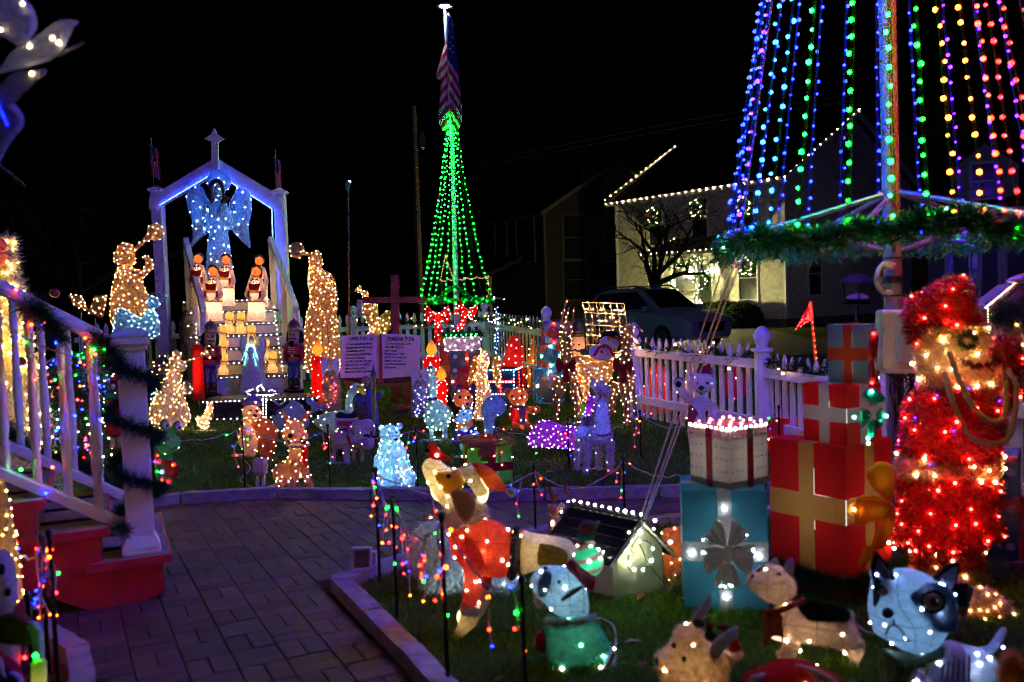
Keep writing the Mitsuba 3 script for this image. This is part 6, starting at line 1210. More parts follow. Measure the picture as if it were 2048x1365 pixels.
# two wicker reindeer
def reindeer(name,label,d,C,neck,face,legs,antl,bowp,py):
    B = Build(name,label,'reindeer figure',*C([(neck[0][0],neck[0][1])])[0],d); WK = (.30,.20,.12)
    B.p('neck',blob(bone(C,neck,5.25),3.5),'cloth',WK,3); nk = B.skin[-1]
    B.p('head',blob(bone(C,face,5.25),3),'cloth',WK,3); B.p('body',blob(bone(C,[(neck[-1][0] + 60,neck[-1][1] + 130,14,62),(neck[-1][0] + 50,neck[-1][1] + 120,34,60)],5.25),4),'cloth',WK,3)
    for pts in legs: B.p('leg',blob(bone(C,pts,5.25),3),'cloth',WK,3)
    for pts in antl: B.p('antler',ptube(spline([(*C([(a[0],a[1])])[0][[0]],a[2],C([(a[0],a[1])])[0][1]) for a in pts],4),2.0,5),'cloth',(.3,.18,.12),1)
    B.lights(95,1.25,WARM,13,3); x,y = C([bowp])[0]; q = []
    wk = np.random.default_rng(4); 
    for j in range(40): q.append(trimesh.creation.torus(1,.001) if 0 else None)
    rings = [B.tube([(x + (13 + wk.normal(0,1)) * math.cos(t),-3 + 12 * math.sin(t),y - 18 - j * 5 + wk.normal(0,1.5)) for t in np.linspace(0,6.28,12)],.7,4) for j in range(13)]; B.wp('wicker_wrap',rings,'matte',(.10,.06,.035))
    return B
reindeer('wicker_reindeer','wicker lit reindeer figure with tall antlers left of the snowman sleigh',10.9,CE,[(270,300,0,62),(272,480,0,56),(275,640,4,58)],[(285,290,-8,62),(270,350,-16,50),(262,420,-20,38)],
         [[(250,800,-6,30),(235,950,-6,22),(195,1110,-6,18),(160,1290,-6,16)],[(180,830,4,26),(155,950,4,20),(165,1180,4,16)],[(330,820,6,36),(360,1000,8,26),(400,1280,8,18)],[(390,860,16,28),(430,980,16,20),(465,1090,16,16)]],
         [[(230,250,0),(235,150,0),(262,60,-4),(285,-10,-6)],[(270,260,0),(280,180,0),(305,80,0)],[(340,280,2),(350,180,2),(358,80,2)],[(225,230,0),(250,140,4),(258,110,4)]],(270,710),850)
bow('dark_red_bow','dark red bow with tails on the chest of the reindeer left of the sleigh',*CE([(272,700)])[0],10.6,.78,col=(.28,.03,.02),n=0,tail=.75)
reindeer('wicker_reindeer','wicker lit reindeer figure right of the snowman sleigh by the fence post',10.5,CE,[(910,330,0,58),(905,480,0,52),(890,640,4,56)],[(915,320,-8,58),(930,380,-14,44),(935,430,-18,34)],
         [[(870,830,-6,60),(890,1000,-6,50),(905,1150,-6,40),(910,1290,-6,26)],[(770,880,4,30),(755,1000,4,20),(748,1190,4,16)],[(960,850,6,36),(985,1000,8,26),(1010,1250,8,18)],[(800,900,14,26),(790,1050,14,18),(780,1180,14,14)]],
         [[(950,260,0),(985,200,2),(1015,185,2)],[(985,290,2),(1040,290,6),(1080,330,8)]],(900,720),865)
bow('dark_red_bow','dark red bow with tails on the chest of the reindeer right of the sleigh',*CE([(872,705)])[0],10.2,.78,col=(.28,.03,.02),n=0,tail=.75)
# sleigh with grid back
B = Build('lit_sleigh','lit white wire sleigh with tall curled grid back between the two reindeer','sleigh figure',1195,855,11.2)
SL = (.62,.44,.22)
B.p('basket',puff(CE([(350,590),(780,585),(785,690),(750,830),(700,885),(450,880),(420,800),(370,700)]),20,curve=False,prof=.3),'cloth',SL,3); B.p('rim',pbox(*CE([(345,588)])[0],*CE([(790,660)])[0],-22,-14),'cloth',SL,3)
t = np.linspace(0,1,12); gx,gv = [],[]
L_,R_2 = spline([(1164,0,605),(1173,10,640),(1174,14,690),(1180,10,715)],5),spline([(1248,0,607),(1254,10,645),(1254,14,690),(1250,10,715)],5)
grid = [L_ * (1 - u) + R_2 * u for u in np.linspace(0,1,7)] + [np.array([L_[i],R_2[i]]) for i in (0,3,6,8,10,13,15)]
rr = np.random.default_rng(6)
for j in range(90): u,v_ = rr.random(2),rr.random(2); i0,i1 = int(v_[0] * 15),int(np.clip(v_[0] * 15 + rr.integers(-3,4),0,15)); du = np.clip(u[0] + rr.uniform(-.15,.15),0,1); grid.append(np.array([L_[i0] * (1 - u[0]) + R_2[i0] * u[0],L_[i1] * (1 - du) + R_2[i1] * du]))
B.wp('back_grid',[B.tube(g,.55 if i < 14 else .28,4) for i,g in enumerate(grid)],'metal',(.6,.52,.4)); labels[B.k + '__back_grid'] = {'kind': 'stuff'}
B.dots([(L_[int(v_ * 15)] * (1 - u) + R_2[int(v_ * 15)] * u) + [0,-2,0] for u,v_ in rr.random((70,2))],1.35,WARM,14,name='back_bulbs')
B.p('leg_panel',puff(CE([(360,880),(470,880),(440,1080),(410,1280),(385,1280),(370,1050)]),8,y=2,curve=False),'cloth',SL,3)
B.p('leg_panel',puff(CE([(440,885),(530,885),(520,1000),(470,1090),(445,1000)]),8,y=6,curve=False),'cloth',SL,3)
B.lights(110,1.35,WARM,11,4); B.glow([(1188,0,742,30,8,16)],WARM,.5)
# snowman plush in the sleigh
B = Build('plush_snowman','plush snowman with black hat and red scarf lying in the lit sleigh','snowman figure',1215,735,11.0)
B.p('body',ell((1202,0,705),(26,12,17),1),'matte',(.66,.62,.6),1); hk = B.p('head',blob([[(1210,-6,682,12),(1228,-4,688,12)]],3),'matte',(.68,.64,.62),1); B.p('hat',[puff(CE([(622,425),(640,370),(700,328),(780,325),(845,370),(858,440),(830,540),(800,520),(815,450),(770,400),(700,400)]),8,y=-6)],'matte',(.012,.012,.014),1,parent=hk); B.p('hat_band',puff(CE([(775,380),(800,375),(840,430),(835,460),(815,430)]),3,y=-15),'matte',(.5,.04,.03),0,parent=hk)
B.p('nose',ell((1217,-21,677.5),(4.6,5,4),1),'matte',(.7,.22,.03),0,parent=hk); eye(B,CE,757,403,8,-17,hk,s=5.2); B.p('scarf',ptube(spline([(1187,-13,712),(1196,-15,697),(1208,-15,691),(1218,-14,697),(1225,-13,712)],5),2.8),'matte',(.5,.02,.03),1); B.p('button',ell((1202.5,-13,704),(3.6,2,3.6),1),'matte',(.5,.02,.03),0); B.p('mitten',ell(np.r_[CE([(462,550)])[0,0],-12,CE([(462,550)])[0,1]],(9,5,7),1),'matte',(.04,.16,.05),1); B.p('leaf',ell((1206,-16,694),(3,1.5,3),1),'matte',(.04,.16,.05),0)
# glowing nutcracker head figure
B = Build('glowing_nutcracker','lit plastic nutcracker figure with black hat between left reindeer and sleigh','nutcracker figure',1156,845,11.35)
x = 1155
hk = B.p('head',lz(x,712,[(9,0),(14,8),(15,22),(13,36),(10,40)],1,.9),'cloth',(.8,.55,.28),0); B.p('hat',lz(x - 1,672,[(12,-2),(12,4),(10.5,5),(10.5,26),(8,28)],1,.9),'paint',(.015,.015,.015),0); B.p('hat_band',[lz(x - 1,672,[(12.4,0),(12.4,2),(12,3)],1,.9),lz(x - 1,666,[(11,0),(11,2),(10.5,2.4)],1,.9)],'metal',(.5,.35,.1),0)
B.p('moustache',blob([[(x - 12,-12,702,1.6),(x - 6,-14,700,1.8)],[(x - 6,-14,700,1.8),(x,-15,703,1.8)],[(x,-15,703,1.8),(x + 8,-14,700,1.6)]],1.2),'paint',(.02,.012,.01),0,parent=hk,skin=False); B.p('eye',ell((x + 2,-14,690),(2,1,2),1),'gloss',(.02,.02,.02),0,parent=hk,skin=False); B.p('eye',ell((x - 8,-11,690),(2,1,2),1),'gloss',(.02,.02,.02),0,parent=hk,skin=False)
B.p('body',lz(x,800,[(14,0),(13,40),(15,60),(17,80),(12,88)],1,.9),'cloth',(.65,.12,.04),0); B.p('trousers',lz(x + 8,842,[(7,0),(9,20),(10,45)],1,.9),'cloth',(.06,.35,.05),0); B.p('plume',puff([(x - 14,681),(x - 10,672),(x,678),(x + 10,672),(x + 16,680),(x + 6,684),(x - 4,683)],3,y=4),'matte',(.4,.4,.5),0)
B.glow([(x,0,692,8,7,12),(x,0,755,7,6,30),(x + 8,0,820,4,4,14)],(1,.6,.25),2.6)
# waving polar bear
B = Build('waving_bear_figure','white waving polar bear figure in red knit hat before the fence','bear figure',1408,905)
PBW = (.66,.60,.66)
hk = B.p('head',blob(bone(CG,[(740,680,0,92),(790,680,0,92)],4.655) + bone(CG,[(745,725,-16,50)],4.655),4),'cloth',PBW,1); 
for q in ((672,605),(868,620)): p = CG([q])[0]; B.p('ear',ell((p[0],2,p[1]),(6,4,6),1),'cloth',PBW,1,parent=hk)
B.p('hat',blob(bone(CG,[(760,565,2,46),(820,570,2,46)],4.655),3),'cloth',(.35,.03,.06),1,parent=hk); B.p('pompom',ell((1421.5,-2,744),(5.4,5,6),1),'matte',(.5,.4,.5),1,parent=hk); eye(B,CG,697,676,13,-21,hk); eye(B,CG,795,678,13,-20,hk); B.p('nose',ell((1396.5,-29,775),(5.8,4,4.4),1),'gloss',(.01,.01,.01),0,parent=hk,skin=False)
B.p('mouth',ptube(spline([(1388,-24,780),(1393,-27,785),(1397,-28,782),(1402,-27,786),(1408,-23,780)],4),.7),'matte',(.02,.02,.02),0,parent=hk,skin=False)
ak = B.p('arm',blob(bone(CG,[(640,830,-4,44),(570,760,-8,42),(530,670,-8,40)],4.655),3.5),'cloth',PBW,1); p = CG([(530,690)])[0]; B.p('paw_pad',[ell((p[0],-17,p[1]),(5.4,1.5,6),1)] + [ell((p[0] - 5 + j * 4.2,-16,p[1] - 11 - (1.5 if j in (1,2) else 0)),(1.6,1.2,2),0) for j in range(4)],'matte',(.01,.01,.01),0,parent=ak,skin=False)
B.p('body',blob([[(1404,4,815,24),(1404,6,860,28)],[(1404,6,860,28),(1402,4,885,24)]],4.5),'cloth',PBW,1); 
for sg in (-1,1): B.p('leg',blob([[(1404 + sg * 14,-6,880,14),(1404 + sg * 16,-14,898,11)]],4),'cloth',PBW,1)
B.p('arm',blob([[(1426,0,815,10),(1434,-6,840,9)]],3.5),'cloth',PBW,1); B.p('sequin_stripe',slab(CG([(610,870),(650,880),(700,950),(640,1080),(600,1080)]),3,-30),'tinsel',(.3,.05,.08),3,smooth=False); B.lights(10,1.4,(.7,.75,1),5,3); B.glow([(1402,4,855,14,12,26),(1405,0,766,12,11,10)],(.75,.6,1),.35)
# red pennant and candy cane pole
B = Build('red_pennant','red lit triangular pennant on a striped yellow pole beyond the fence','pennant',1630,800,9.6)
B.p('flag',puff([(1588,663),(1621,604),(1623,638)],2.5,curve=False),'cloth',(.6,.03,.03),1); fl = [B.skin[0]]; B.p('pole',ptube([(1621,0,604),(1632,0,730),(1634,0,800)],3),'cloth',(.7,.5,.08),0); B.lights(36,1.5,(1,.02,.012),9,3,skin=fl[0])
B.wp('stripe',B.tube([(1624 + j * .11 + 3.2 * math.cos(j * .5),3.2 * math.sin(j * .5),640 + j) for j in range(100)],.8,4),'matte',(.5,.03,.02)); B.dots([(1624 + j * 1.3,-3.6,645 + j * 12) for j in range(9)],1.4,YEL,6,name='pole_bulbs')
# red base under the missing figure and red ground lights
B = Build('red_drum','red glowing drum box against the fence left of the red present stack','box',1585,900,8.5)
B.p('drum',slab([(1545,840),(1640,835),(1640,905),(1545,905)],40,0),'cloth',(.6,.05,.03),0,smooth=False); B.glow([(1590,20,870,26,10,16)],(1,.12,.07),1.6); B.lights(14,2,(1,.3,.2),8,2)
# ================= the tall light tree, the presents and the tinsel man =================
def corner_box(name,label,px,py,d,w,dep,h,rot,col,rib=None,ribw=.2,mat='gloss',z=None,tex=0):
    """A box whose nearest upright edge (front and right faces meet there) stands at a pixel."""
    B = Build(name,label,'gift box',px,py,d); p = at(px,py,d); cs,sn = math.cos(rot),math.sin(rot)
    if z is None: z = p[2]
    c = np.array([p[0] - (w / 2 * cs + dep / 2 * sn),p[1] - (w / 2 * sn - dep / 2 * cs),z])
    B.c,B.wd,B.h,B.dep,B.rot,B.top = c,w,h,dep,rot,z + h
    if mat == 'lampshade' and rib is not None: shell_box(B,z,w,dep,h,rot,col,rib,ribw,mat); rib = None
    else: B.wp('box',box((c[0],c[1],z + h / 2),(w,dep,h),rot,.006),mat,col,tex=tex)
    if rib is not None:
        bands(B,z,w,dep,h,rot,rib,ribw,mat)
    return B
TP = np.array([2.2,5.15])
TOPZ,RINGZ,RR_ = 6.9,1.87,0.93
B = Build('light_tree','tall pole tree of blue, green, amber and red bulb strands over a green tinsel ring','light tree',1795,1120,5.2)
B.wp('pole',tube([[TP[0],TP[1],0],[TP[0] - .03,TP[1],3.5],[TP[0] - .06,TP[1],7.0]],[.05,.047,.04],16),'paint',(.17,.165,.165),tex=2,smooth=True)
B.wp('pole_collar',[lathe([(.054,z - .02),(.058,z - .018),(.058,z + .018),(.054,z + .02)],16,(TP[0] - .02,TP[1],0)) for z in (1.35,1.62,1.95)],'metal',(.06,.06,.06))
ringp = np.array([(TP[0] - .02 + RR_ * math.cos(t),TP[1] + RR_ * math.sin(t),RINGZ + .02 * math.sin(6 * t)) for t in np.linspace(0,2 * np.pi,90)])
B.wp('ring_hoop',tube(ringp,.014,6),'metal',(.45,.45,.45))
for t in (.35,1.9,3.0,4.15,5.3): B.wp('ring_arm',tube([[TP[0],TP[1],RINGZ + .25],[TP[0] + RR_ * math.cos(t),TP[1] + RR_ * math.sin(t),RINGZ]],.016,8),'metal',(.42,.42,.44)); B.wp('ring_brace',tube([[TP[0],TP[1],RINGZ - .1],[TP[0] + .6 * RR_ * math.cos(t + .1),TP[1] + .6 * RR_ * math.sin(t + .1),RINGZ + .05]],.013,8),'matte',(.18,.12,.1))
cl = ringp + np.random.default_rng(1).normal(0,.018,ringp.shape)
B.wp('ring_tinsel',[needles(cl,.05,16000,.06,.012,4),needles(cl - [0,0,.05],.05,5000,.07,.012,6)],'tinsel',np.array([(.03,.3,.07)]) * np.random.default_rng(3).uniform(.2,2.2,(21000,1)) + np.array([(.1,.12,0)]) * (np.random.default_rng(4).random((21000,1)) < .15)); labels[B.k + '__ring_tinsel'] = {'kind': 'stuff'}
B.dots_ = light(B.k + '__ring_bulbs',ringp[::5] + np.random.default_rng(2).normal(0,.03,ringp[::5].shape),.008,[(GREEN,CYAN,GREEN,BLUE)[j % 4] for j in range(len(ringp[::5]))],7)
TEAL,AMB = (.0006,1,.018),(1,.05,.002); BLU_,PUR_,CYN_,GRN_,RED_,ORG_ = (.0002,.0008,1),(.005,.0003,1),(.0006,.012,1),(.0004,1,.004),(1,.0012,.0008),(1,.006,.0005)
near = [(3.3,BLU_),(3.51,BLU_),(3.66,PUR_),(3.86,CYN_),(4.01,CYN_),(4.21,TEAL),(4.49,GRN_),(4.71,TEAL),(4.87,GRN_),(5.0,AMB),(5.14,AMB),(5.25,ORG_),(5.33,RED_),(5.46,RED_),(5.72,RED_),(6.0,RED_)]
far = [(.12,RED_),(.35,RED_),(.6,PUR_),(.85,PUR_),(1.12,PUR_),(1.4,BLU_),(1.68,BLU_),(1.95,BLU_),(2.2,BLU_),(2.45,BLU_),(2.7,BLU_),(2.9,BLU_),(3.06,BLU_)]
rr = np.random.default_rng(8)
for (th,c) in near + far:
    fr_ = th > 3.2; th -= .41; nb = 56; t = np.linspace(0,1,nb); a = np.array([TP[0] + RR_ * math.cos(th),TP[1] + RR_ * math.sin(th),RINGZ + .05]); b = np.array([TP[0] - .06 + .05 * math.cos(th),TP[1] + .05 * math.sin(th),TOPZ]); p = a + (b - a) * t[:,None]
    off = np.array([-math.sin(th),math.cos(th),0]) * .012
    k = B.wp('strand',[tube([a,b],.003,4),tube([a + off,b],.003,4)],'matte',(.012,.03,.02)); q = p + rr.normal(0,.006,p.shape); light(k + '__bulbs',q,.0125 if fr_ else .011,c,120 if c in (BLU_,PUR_,CYN_) else 26,4.0)
    if fr_: light(k + '__bulb_tips',q + np.array([math.cos(th),math.sin(th),-.25]) * .0088,.0058,tuple(.3 + .7 * x / max(c) if x < .01 else x for x in (c[0] + .3,c[1] + .42,c[2] + .4)),.5)
# cables down to the ground hook
B = Build('guy_cable','grey steel cables running from the tree ring to a red hook by the doghouse','cable',1240,1190,4.65)
h0 = at(1241,1165,4.66); a0 = at(1478,500,5.15)
B.wp('cable',[tube([a0 + [dx,0,0],at(1305,990,4.8) + np.array([dx * .4,0,0]),h0],.0045,6) for dx in (-.06,.0,.035)],'paint',(.6,.57,.54)); B.wp('cable',[tube([a0,[TP[0] - .1,TP[1],TOPZ]],.005,6)],'metal',(.35,.35,.4)); B.wp('turnbuckle',[tube([at(1262,1095,4.7),at(1246,1150,4.67)],.009,8),lathe([(.012,-.02),(.014,0),(.012,.02)],8,at(1277,1050,4.72))],'metal',(.25,.24,.23))
B.wp('hook',tube(spline([at(x,y,4.65) for x,y in ((1230,1180),(1228,1172),(1233,1165),(1242,1165),(1248,1175),(1243,1187),(1239,1198),(1238,1212))],5),.009,8),'paint',(.3,.02,.02),smooth=True)
# meter box
B = Build('meter_box','beige plastic electrical box with ribbed cover strapped to the tree pole','electrical box',1795,745,5.0)
B.p('body',pbox(1755,620,1842,742,-14,16,5),'paint',(.40,.36,.30),0,smooth=False); B.p('cover',pbox(1785,628,1843,728,-22,-12,5),'paint',(.44,.39,.32),0,smooth=False)
for x in (1797,1809,1821,1832): B.p('rib',pbox(x,634,x + 2.2,722,-24,-21,.5),'paint',(.36,.32,.27),0,smooth=False)
B.p('sill',pbox(1765,738,1846,747,-24,16,2),'paint',(.46,.41,.34),0,smooth=False)
for y in (650,708): B.p('hinge',pbox(1757,y,1764,y + 18,-17,-13,1),'paint',(.3,.28,.25),0,smooth=False)
B = Build('cord_bundle','bundle of dark cords hanging below the beige electrical box','cords',1800,900,5.0)
r = np.random.default_rng(9); B.wp('cord',[B.tube(spline([(1765 + r.uniform(0,75),r.uniform(-6,6),746),(1775 + r.uniform(0,60),-8,790 + r.uniform(-20,20)),(1785 + r.uniform(0,35),-4,850 + r.uniform(-10,30)),(1800 + r.uniform(-6,6),0,910 + r.uniform(0,200))],5),1.2,4) for _ in range(26)],'matte',(.02,.025,.02))
B = Build('shop_light','pale clamp lamp on a bracket on the tree pole above the box','lamp',1770,600,5.05)
B.p('arm',ptube(spline([(1790,0,533),(1770,-4,528),(1756,-6,540),(1752,-6,560),(1760,-4,580),(1772,-2,588)],5),6,8),'paint',(.35,.3,.29),2); B.p('fitting',[ell((1775,-4,586),(10,6,6),1),ell((1778,-4,535),(9,6,6),1)],'paint',(.4,.36,.34),0); B.p('clamp',[ptube([(1765,-5,592),(1830,-5,592)],2.2),ptube([(1768,-5,517),(1830,-5,515)],2.2)],'matte',(.03,.03,.03),0)
# presents
TQ,RDG,GLD,SLV = (.05,.23,.34),(.55,.02,.025),(.50,.30,.09),(.42,.42,.46)
B = present('turquoise_gift_box','large turquoise gift box with crumpled silver bow and cross ribbon on the front lawn',1453,1224,4.42,.405,.6,-.16,TQ,(.34,.33,.36),.165,dep=.38,mat='lampshade'); box_lamp(B,2.2)
def crinkle(B,polys,y,mat,col,name='bow_loop',n=26,amp=.8):
    for i,pl in enumerate(polys):
        m = puff(pl,7,y=y,n=4); v = np.asarray(m.vertices); c = v.mean(0); ctr = np.array([B.bx,B.by]); a = np.arctan2(v[:,2] - ctr[1],v[:,0] - ctr[0]); v[:,1] += amp * 2.2 * np.sin(a * n); B.p(name,trimesh.Trimesh(v,m.faces,process=False),mat,col,0,skin=False)
C7R = lambda p: cv(p,1340,820,3.25)
B.bx,B.by = C7R([(370,930)])[0]
Bw = Build('silver_bow','crumpled silver bow on the front of the turquoise gift box','bow',*C7R([(370,930)])[0],4.37); Bw.bx,Bw.by = B.bx,B.by
crinkle(Bw,[C7R(q) for q in ([(360,880),(290,870),(250,880),(195,835),(240,800),(300,710),(350,770)],[(370,880),(390,770),(400,700),(450,740),(520,800),(480,850),(420,880)],[(340,900),(340,1000),(290,1040),(240,1065),(215,1000),(200,910),(260,890)],[(405,890),(480,880),(550,875),(545,960),(520,1070),(470,1050),(410,990)],[(330,1000),(410,1000),(450,1130),(420,1155),(360,1150),(285,1135)])],-5,'gloss',(.78,.77,.78),amp=.9); Bw.p('knot',[ell((Bw.bx,-10,Bw.by),(13,6,17),1)],'gloss',(.78,.77,.78),0)
light(B.k + '__bulbs',[face_pt(B,.0,.36,off=.02),face_pt(B,-.40,-.015,off=.02),face_pt(B,.40,-.03,off=.02),face_pt(B,0,-.37,off=.02)],.0105,(.75,.95,1),14)
light(B.k + '__bow_edge_lights',[at(x,y,4.34) for x,y in (*C7R([(215,925)]),*C7R([(545,915)]),*C7R([(330,1148)]),*C7R([(360,1152)]),*C7R([(400,1148)]),*C7R([(215,845)]),*C7R([(500,815)]))],.006,(.4,1,.95),8)
B = corner_box('white_gift_box','white gift box with red stripes and bulbs round its top, on the turquoise box',1460,981,4.38,.275,.275,.295,-1.0,(.52,.47,.46),None,z=.615,mat='lampshade'); box_lamp(B,1.5)
for u,sd in ((.02,'front'),(.02,'side')):
    c = face_pt(B,u,0,sd,.003); B.wp('stripe',box((c[0],c[1],c[2]),(.042,.004,.297) if sd == 'front' else (.004,.042,.297),B.rot),'gloss',(.45,.02,.03))
for v in (.36,): B.wp('band',box((B.c[0],B.c[1],B.c[2] + B.h * .84),(B.wd + .006,B.dep + .006,.006),B.rot),'gloss',(.6,.55,.55)); B.wp('band',box((B.c[0],B.c[1],B.c[2] + B.h * .12),(B.wd + .006,B.dep + .006,.005),B.rot),'gloss',(.6,.55,.55))
B.wp('studs',beads([face_pt(B,u,v,s_,.004) for s_ in ('front','side') for u in (-.42,-.3,-.18,.2,.32,.43) for v in (-.38,-.2,0,.2,.38)],.0045)[0],'gloss',(.12,.08,.08)); labels[B.k + '__studs'] = {'kind': 'stuff'}
tp = [face_pt(B,u,.52,s_,.0) for s_ in ('front','side') for u in np.linspace(-.46,.46,8)]; light(B.k + '__bulbs',tp,.0075,(1,.8,.6),12)
cs,sn = math.cos(B.rot),math.sin(B.rot); light(B.k + '__red_bulbs',[B.c + [x * cs - y * sn,x * sn + y * cs,B.h + .02] for x in (-.1,-.03,.04,.11) for y in (-.1,-.02,.07,.12)],.0075,(1,.12,.06),10)
B = corner_box('red_gift_box','largest glossy red gift box with wide gold ribbon, standing on a planter',1694,1150,4.5,.45,.42,.655,-.92,RDG,GLD,.2,z=.135,mat='lampshade'); BIG = B; box_lamp(B,1.15)
Bw = Build('gold_bow','large glossy gold bow hanging on the right face of the largest red gift box','bow',*C7R([(1400,620)])[0],4.5); Bw.bx,Bw.by = C7R([(1420,610)])[0]
crinkle(Bw,[C7R(q) for q in ([(1270,410),(1320,345),(1390,335),(1445,380),(1450,560),(1420,590),(1370,560),(1300,490)],[(1215,565),(1330,558),(1430,600),(1420,680),(1330,720),(1205,748),(1195,690)])],-6,'lampshade',(.85,.32,.03),n=5,amp=.8); crinkle(Bw,[C7R(q) for q in ([(1380,620),(1450,610),(1460,720),(1400,880),(1330,910),(1300,900),(1350,740)],[(1300,880),(1340,890),(1290,985),(1218,1020),(1255,900)])],-2,'lampshade',(.85,.30,.03),name='bow_tail',n=9,amp=.6)
Bw.glow([(*C7R([(1370,450)])[0][[0]],-5,C7R([(1370,450)])[0][1],14,2.5,18),(*C7R([(1320,650)])[0][[0]],-5,C7R([(1320,650)])[0][1],16,2.5,10),(*C7R([(1400,760)])[0][[0]],-1,C7R([(1400,760)])[0][1],6,2,22)],(1,.6,.15),.55)
light(BIG.k + '__bulbs',[face_pt(BIG,-.4,.02,'side',.02),face_pt(BIG,.32,-.2,'side',.03),face_pt(BIG,.3,-.32,'side',.03),face_pt(BIG,.42,-.38,'side',.03)],.0095,(1,.75,.3),12)
B = corner_box('red_gift_box','red gift box with pale ribbon and green bow, second from the stack top',1694,886,4.48,.275,.26,.3,-1.05,RDG,(.4,.44,.5),.24,z=.795,mat='lampshade'); box_lamp(B,.7)
Bw = Build('green_bow','green glossy bow lit by green bulbs on the second highest present','bow',1742,835,4.42); Bw.bx,Bw.by = 1742,835
C6R = lambda p: cv(p,1620,540,2.967)
crinkle(Bw,[C6R(q) for q in ([(370,800),(300,760),(330,710),(380,700),(440,760),(400,800)],[(360,870),(300,940),(285,860),(290,820),(340,830)],[(390,850),(430,820),(425,920),(390,940)],[(340,900),(385,900),(380,990),(330,990)])],-4,'gloss',(.04,.26,.18),n=8,amp=.7); light(Bw.k + '__bulbs',[at(x,y,4.38) for x,y in C6R([(365,722),(262,875),(453,868),(345,1000),(347,1030)])],.0095,(.06,1,.55),16)
B = corner_box('blue_gift_box','small pale blue gift box with red ribbon on top of the red present stack',1738,776,4.5,.2,.17,.295,-.62,(.16,.30,.36),(.50,.07,.03),.22,z=1.1,mat='lampshade'); box_lamp(B,.5)
Bw = Build('red_side_bow','red glossy bow on the right side of the topmost present','bow',1748,720,4.47); Bw.bx,Bw.by = 1746,718
crinkle(Bw,[[(1740,715),(1736,690),(1744,668),(1754,665),(1755,700),(1748,716)],[(1740,720),(1748,722),(1754,750),(1752,770),(1740,768),(1736,745)]],-2,'gloss',(.5,.02,.03),n=6); light(Bw.k + '__bulbs',[at(1747,668,4.44),at(1744,766,4.44)],.009,RED,12)
# planter under the big box
B = Build('planter_box','dark brown wooden planter with short greenery under the largest red box','planter',1680,1205,4.4)
pc_ = BIG.c; B.wp('box',[box((pc_[0],pc_[1],.062),(.56,.54,.12),BIG.rot,.008)],'matte',(.10,.035,.02),tex=2)
cs,sn = math.cos(BIG.rot),math.sin(BIG.rot); q = [[pc_[0] + x * cs - y * sn,pc_[1] + x * sn + y * cs,.13] for x,y in ((-.27,-.26),(.27,-.26),(.27,.26))]; B.wp('greenery',needles(spline(q,12),.03,2600,.06,.006,3),'leafy',(.02,.045,.02))
# lamp post lantern behind
B = Build('lantern_post','black lantern on a post behind the presents, pale light glass panes','lamp post',1713,800,9.6)
B.p('post',ptube([(1718,0,800),(1715,0,640),(1713,0,612)],4,10),'metal',(.03,.03,.03),0); hk = B.p('frame',[ptube([(1680 + 0,-12,563),(1689,-8,602)],1.2),ptube([(1745,-12,560),(1736,-8,601)],1.2),ptube([(1712,-20,563),(1712,-14,603)],1.4),pbox(1686,600,1739,609,-10,10,2),ptube([(1690,10,563),(1695,8,602)],1.2)],'metal',(.02,.02,.02),0)
B.p('roof',hullm([(1674,0,565),(1712,-24,567),(1751,0,563),(1712,24,560),(1702,0,549),(1724,0,548)]),'paint',(.10,.095,.07),0,smooth=False); B.p('base_plate',[puff([(1688,598),(1706,588),(1726,588),(1738,598),(1712,601)],4,y=-4)],'paint',(.55,.5,.65),0)
for a,b in (((1681,-12,565),(1711,-20,565)),((1713,-20,565),(1744,-12,563))): B.p('pane',trimesh.Trimesh([a,b,(b[0] * .9 + 171,b[1] * .7,600),(a[0] * .9 + 171,a[1] * .7,600)],[[0,1,2],[0,2,3]],process=False),'glass',(1,1,1),0,smooth=False,skin=False)
# the tinsel man
B = Build('tinsel_man','tall bearded man figure of red and cream tinsel in a peaked red hat','tinsel figure',1880,1165,4.72)
RT_,CT = (.55,.02,.03),(.66,.50,.32)
hat = [(1812,610),(1826,595),(1856,580),(1890,561),(1917,554),(1938,572),(1942,620),(1962,640),(1962,655),(1900,660),(1842,662),(1822,690),(1810,662)]
pieces = [('hat',hat,20,-4,RT_),('brim',[(1838,655),(1900,650),(1964,645),(1968,668),(1905,675),(1836,682)],18,-10,CT),('face',[(1836,675),(1905,670),(1972,665),(1984,720),(1975,770),(1950,800),(1890,810),(1846,790),(1832,730)],26,-2,CT),
          ('beard',[(1850,740),(1900,772),(1950,770),(1990,720),(2004,770),(2004,850),(1975,880),(1930,870),(1890,840),(1862,800)],18,-10,(.62,.42,.26)),('coat',[(1838,780),(1815,810),(1808,870),(1806,920),(1860,940),(1930,945),(1985,930),(2000,860),(1996,800),(1940,770),(1880,765)],44,0,RT_),
          ('arm',[(1984,690),(2030,680),(2044,720),(2038,790),(2008,830),(1990,790)],20,8,RT_),('belt',[(1798,912),(1840,905),(1930,912),(1990,900),(1988,955),(1930,962),(1860,962),(1800,956)],42,-4,CT),
          ('skirt',[(1808,955),(1990,952),(1984,1010),(2004,1068),(1968,1085),(1960,1100),(1900,1110),(1840,1108),(1818,1090),(1772,1072),(1800,1040),(1804,1000)],40,0,RT_),('boot',[(1836,1100),(1895,1100),(1900,1150),(1870,1166),(1830,1160),(1822,1130)],22,0,(.5,.1,.06)),('boot',[(1905,1100),(1960,1095),(1962,1150),(1930,1166),(1900,1160)],22,0,(.5,.1,.06))]
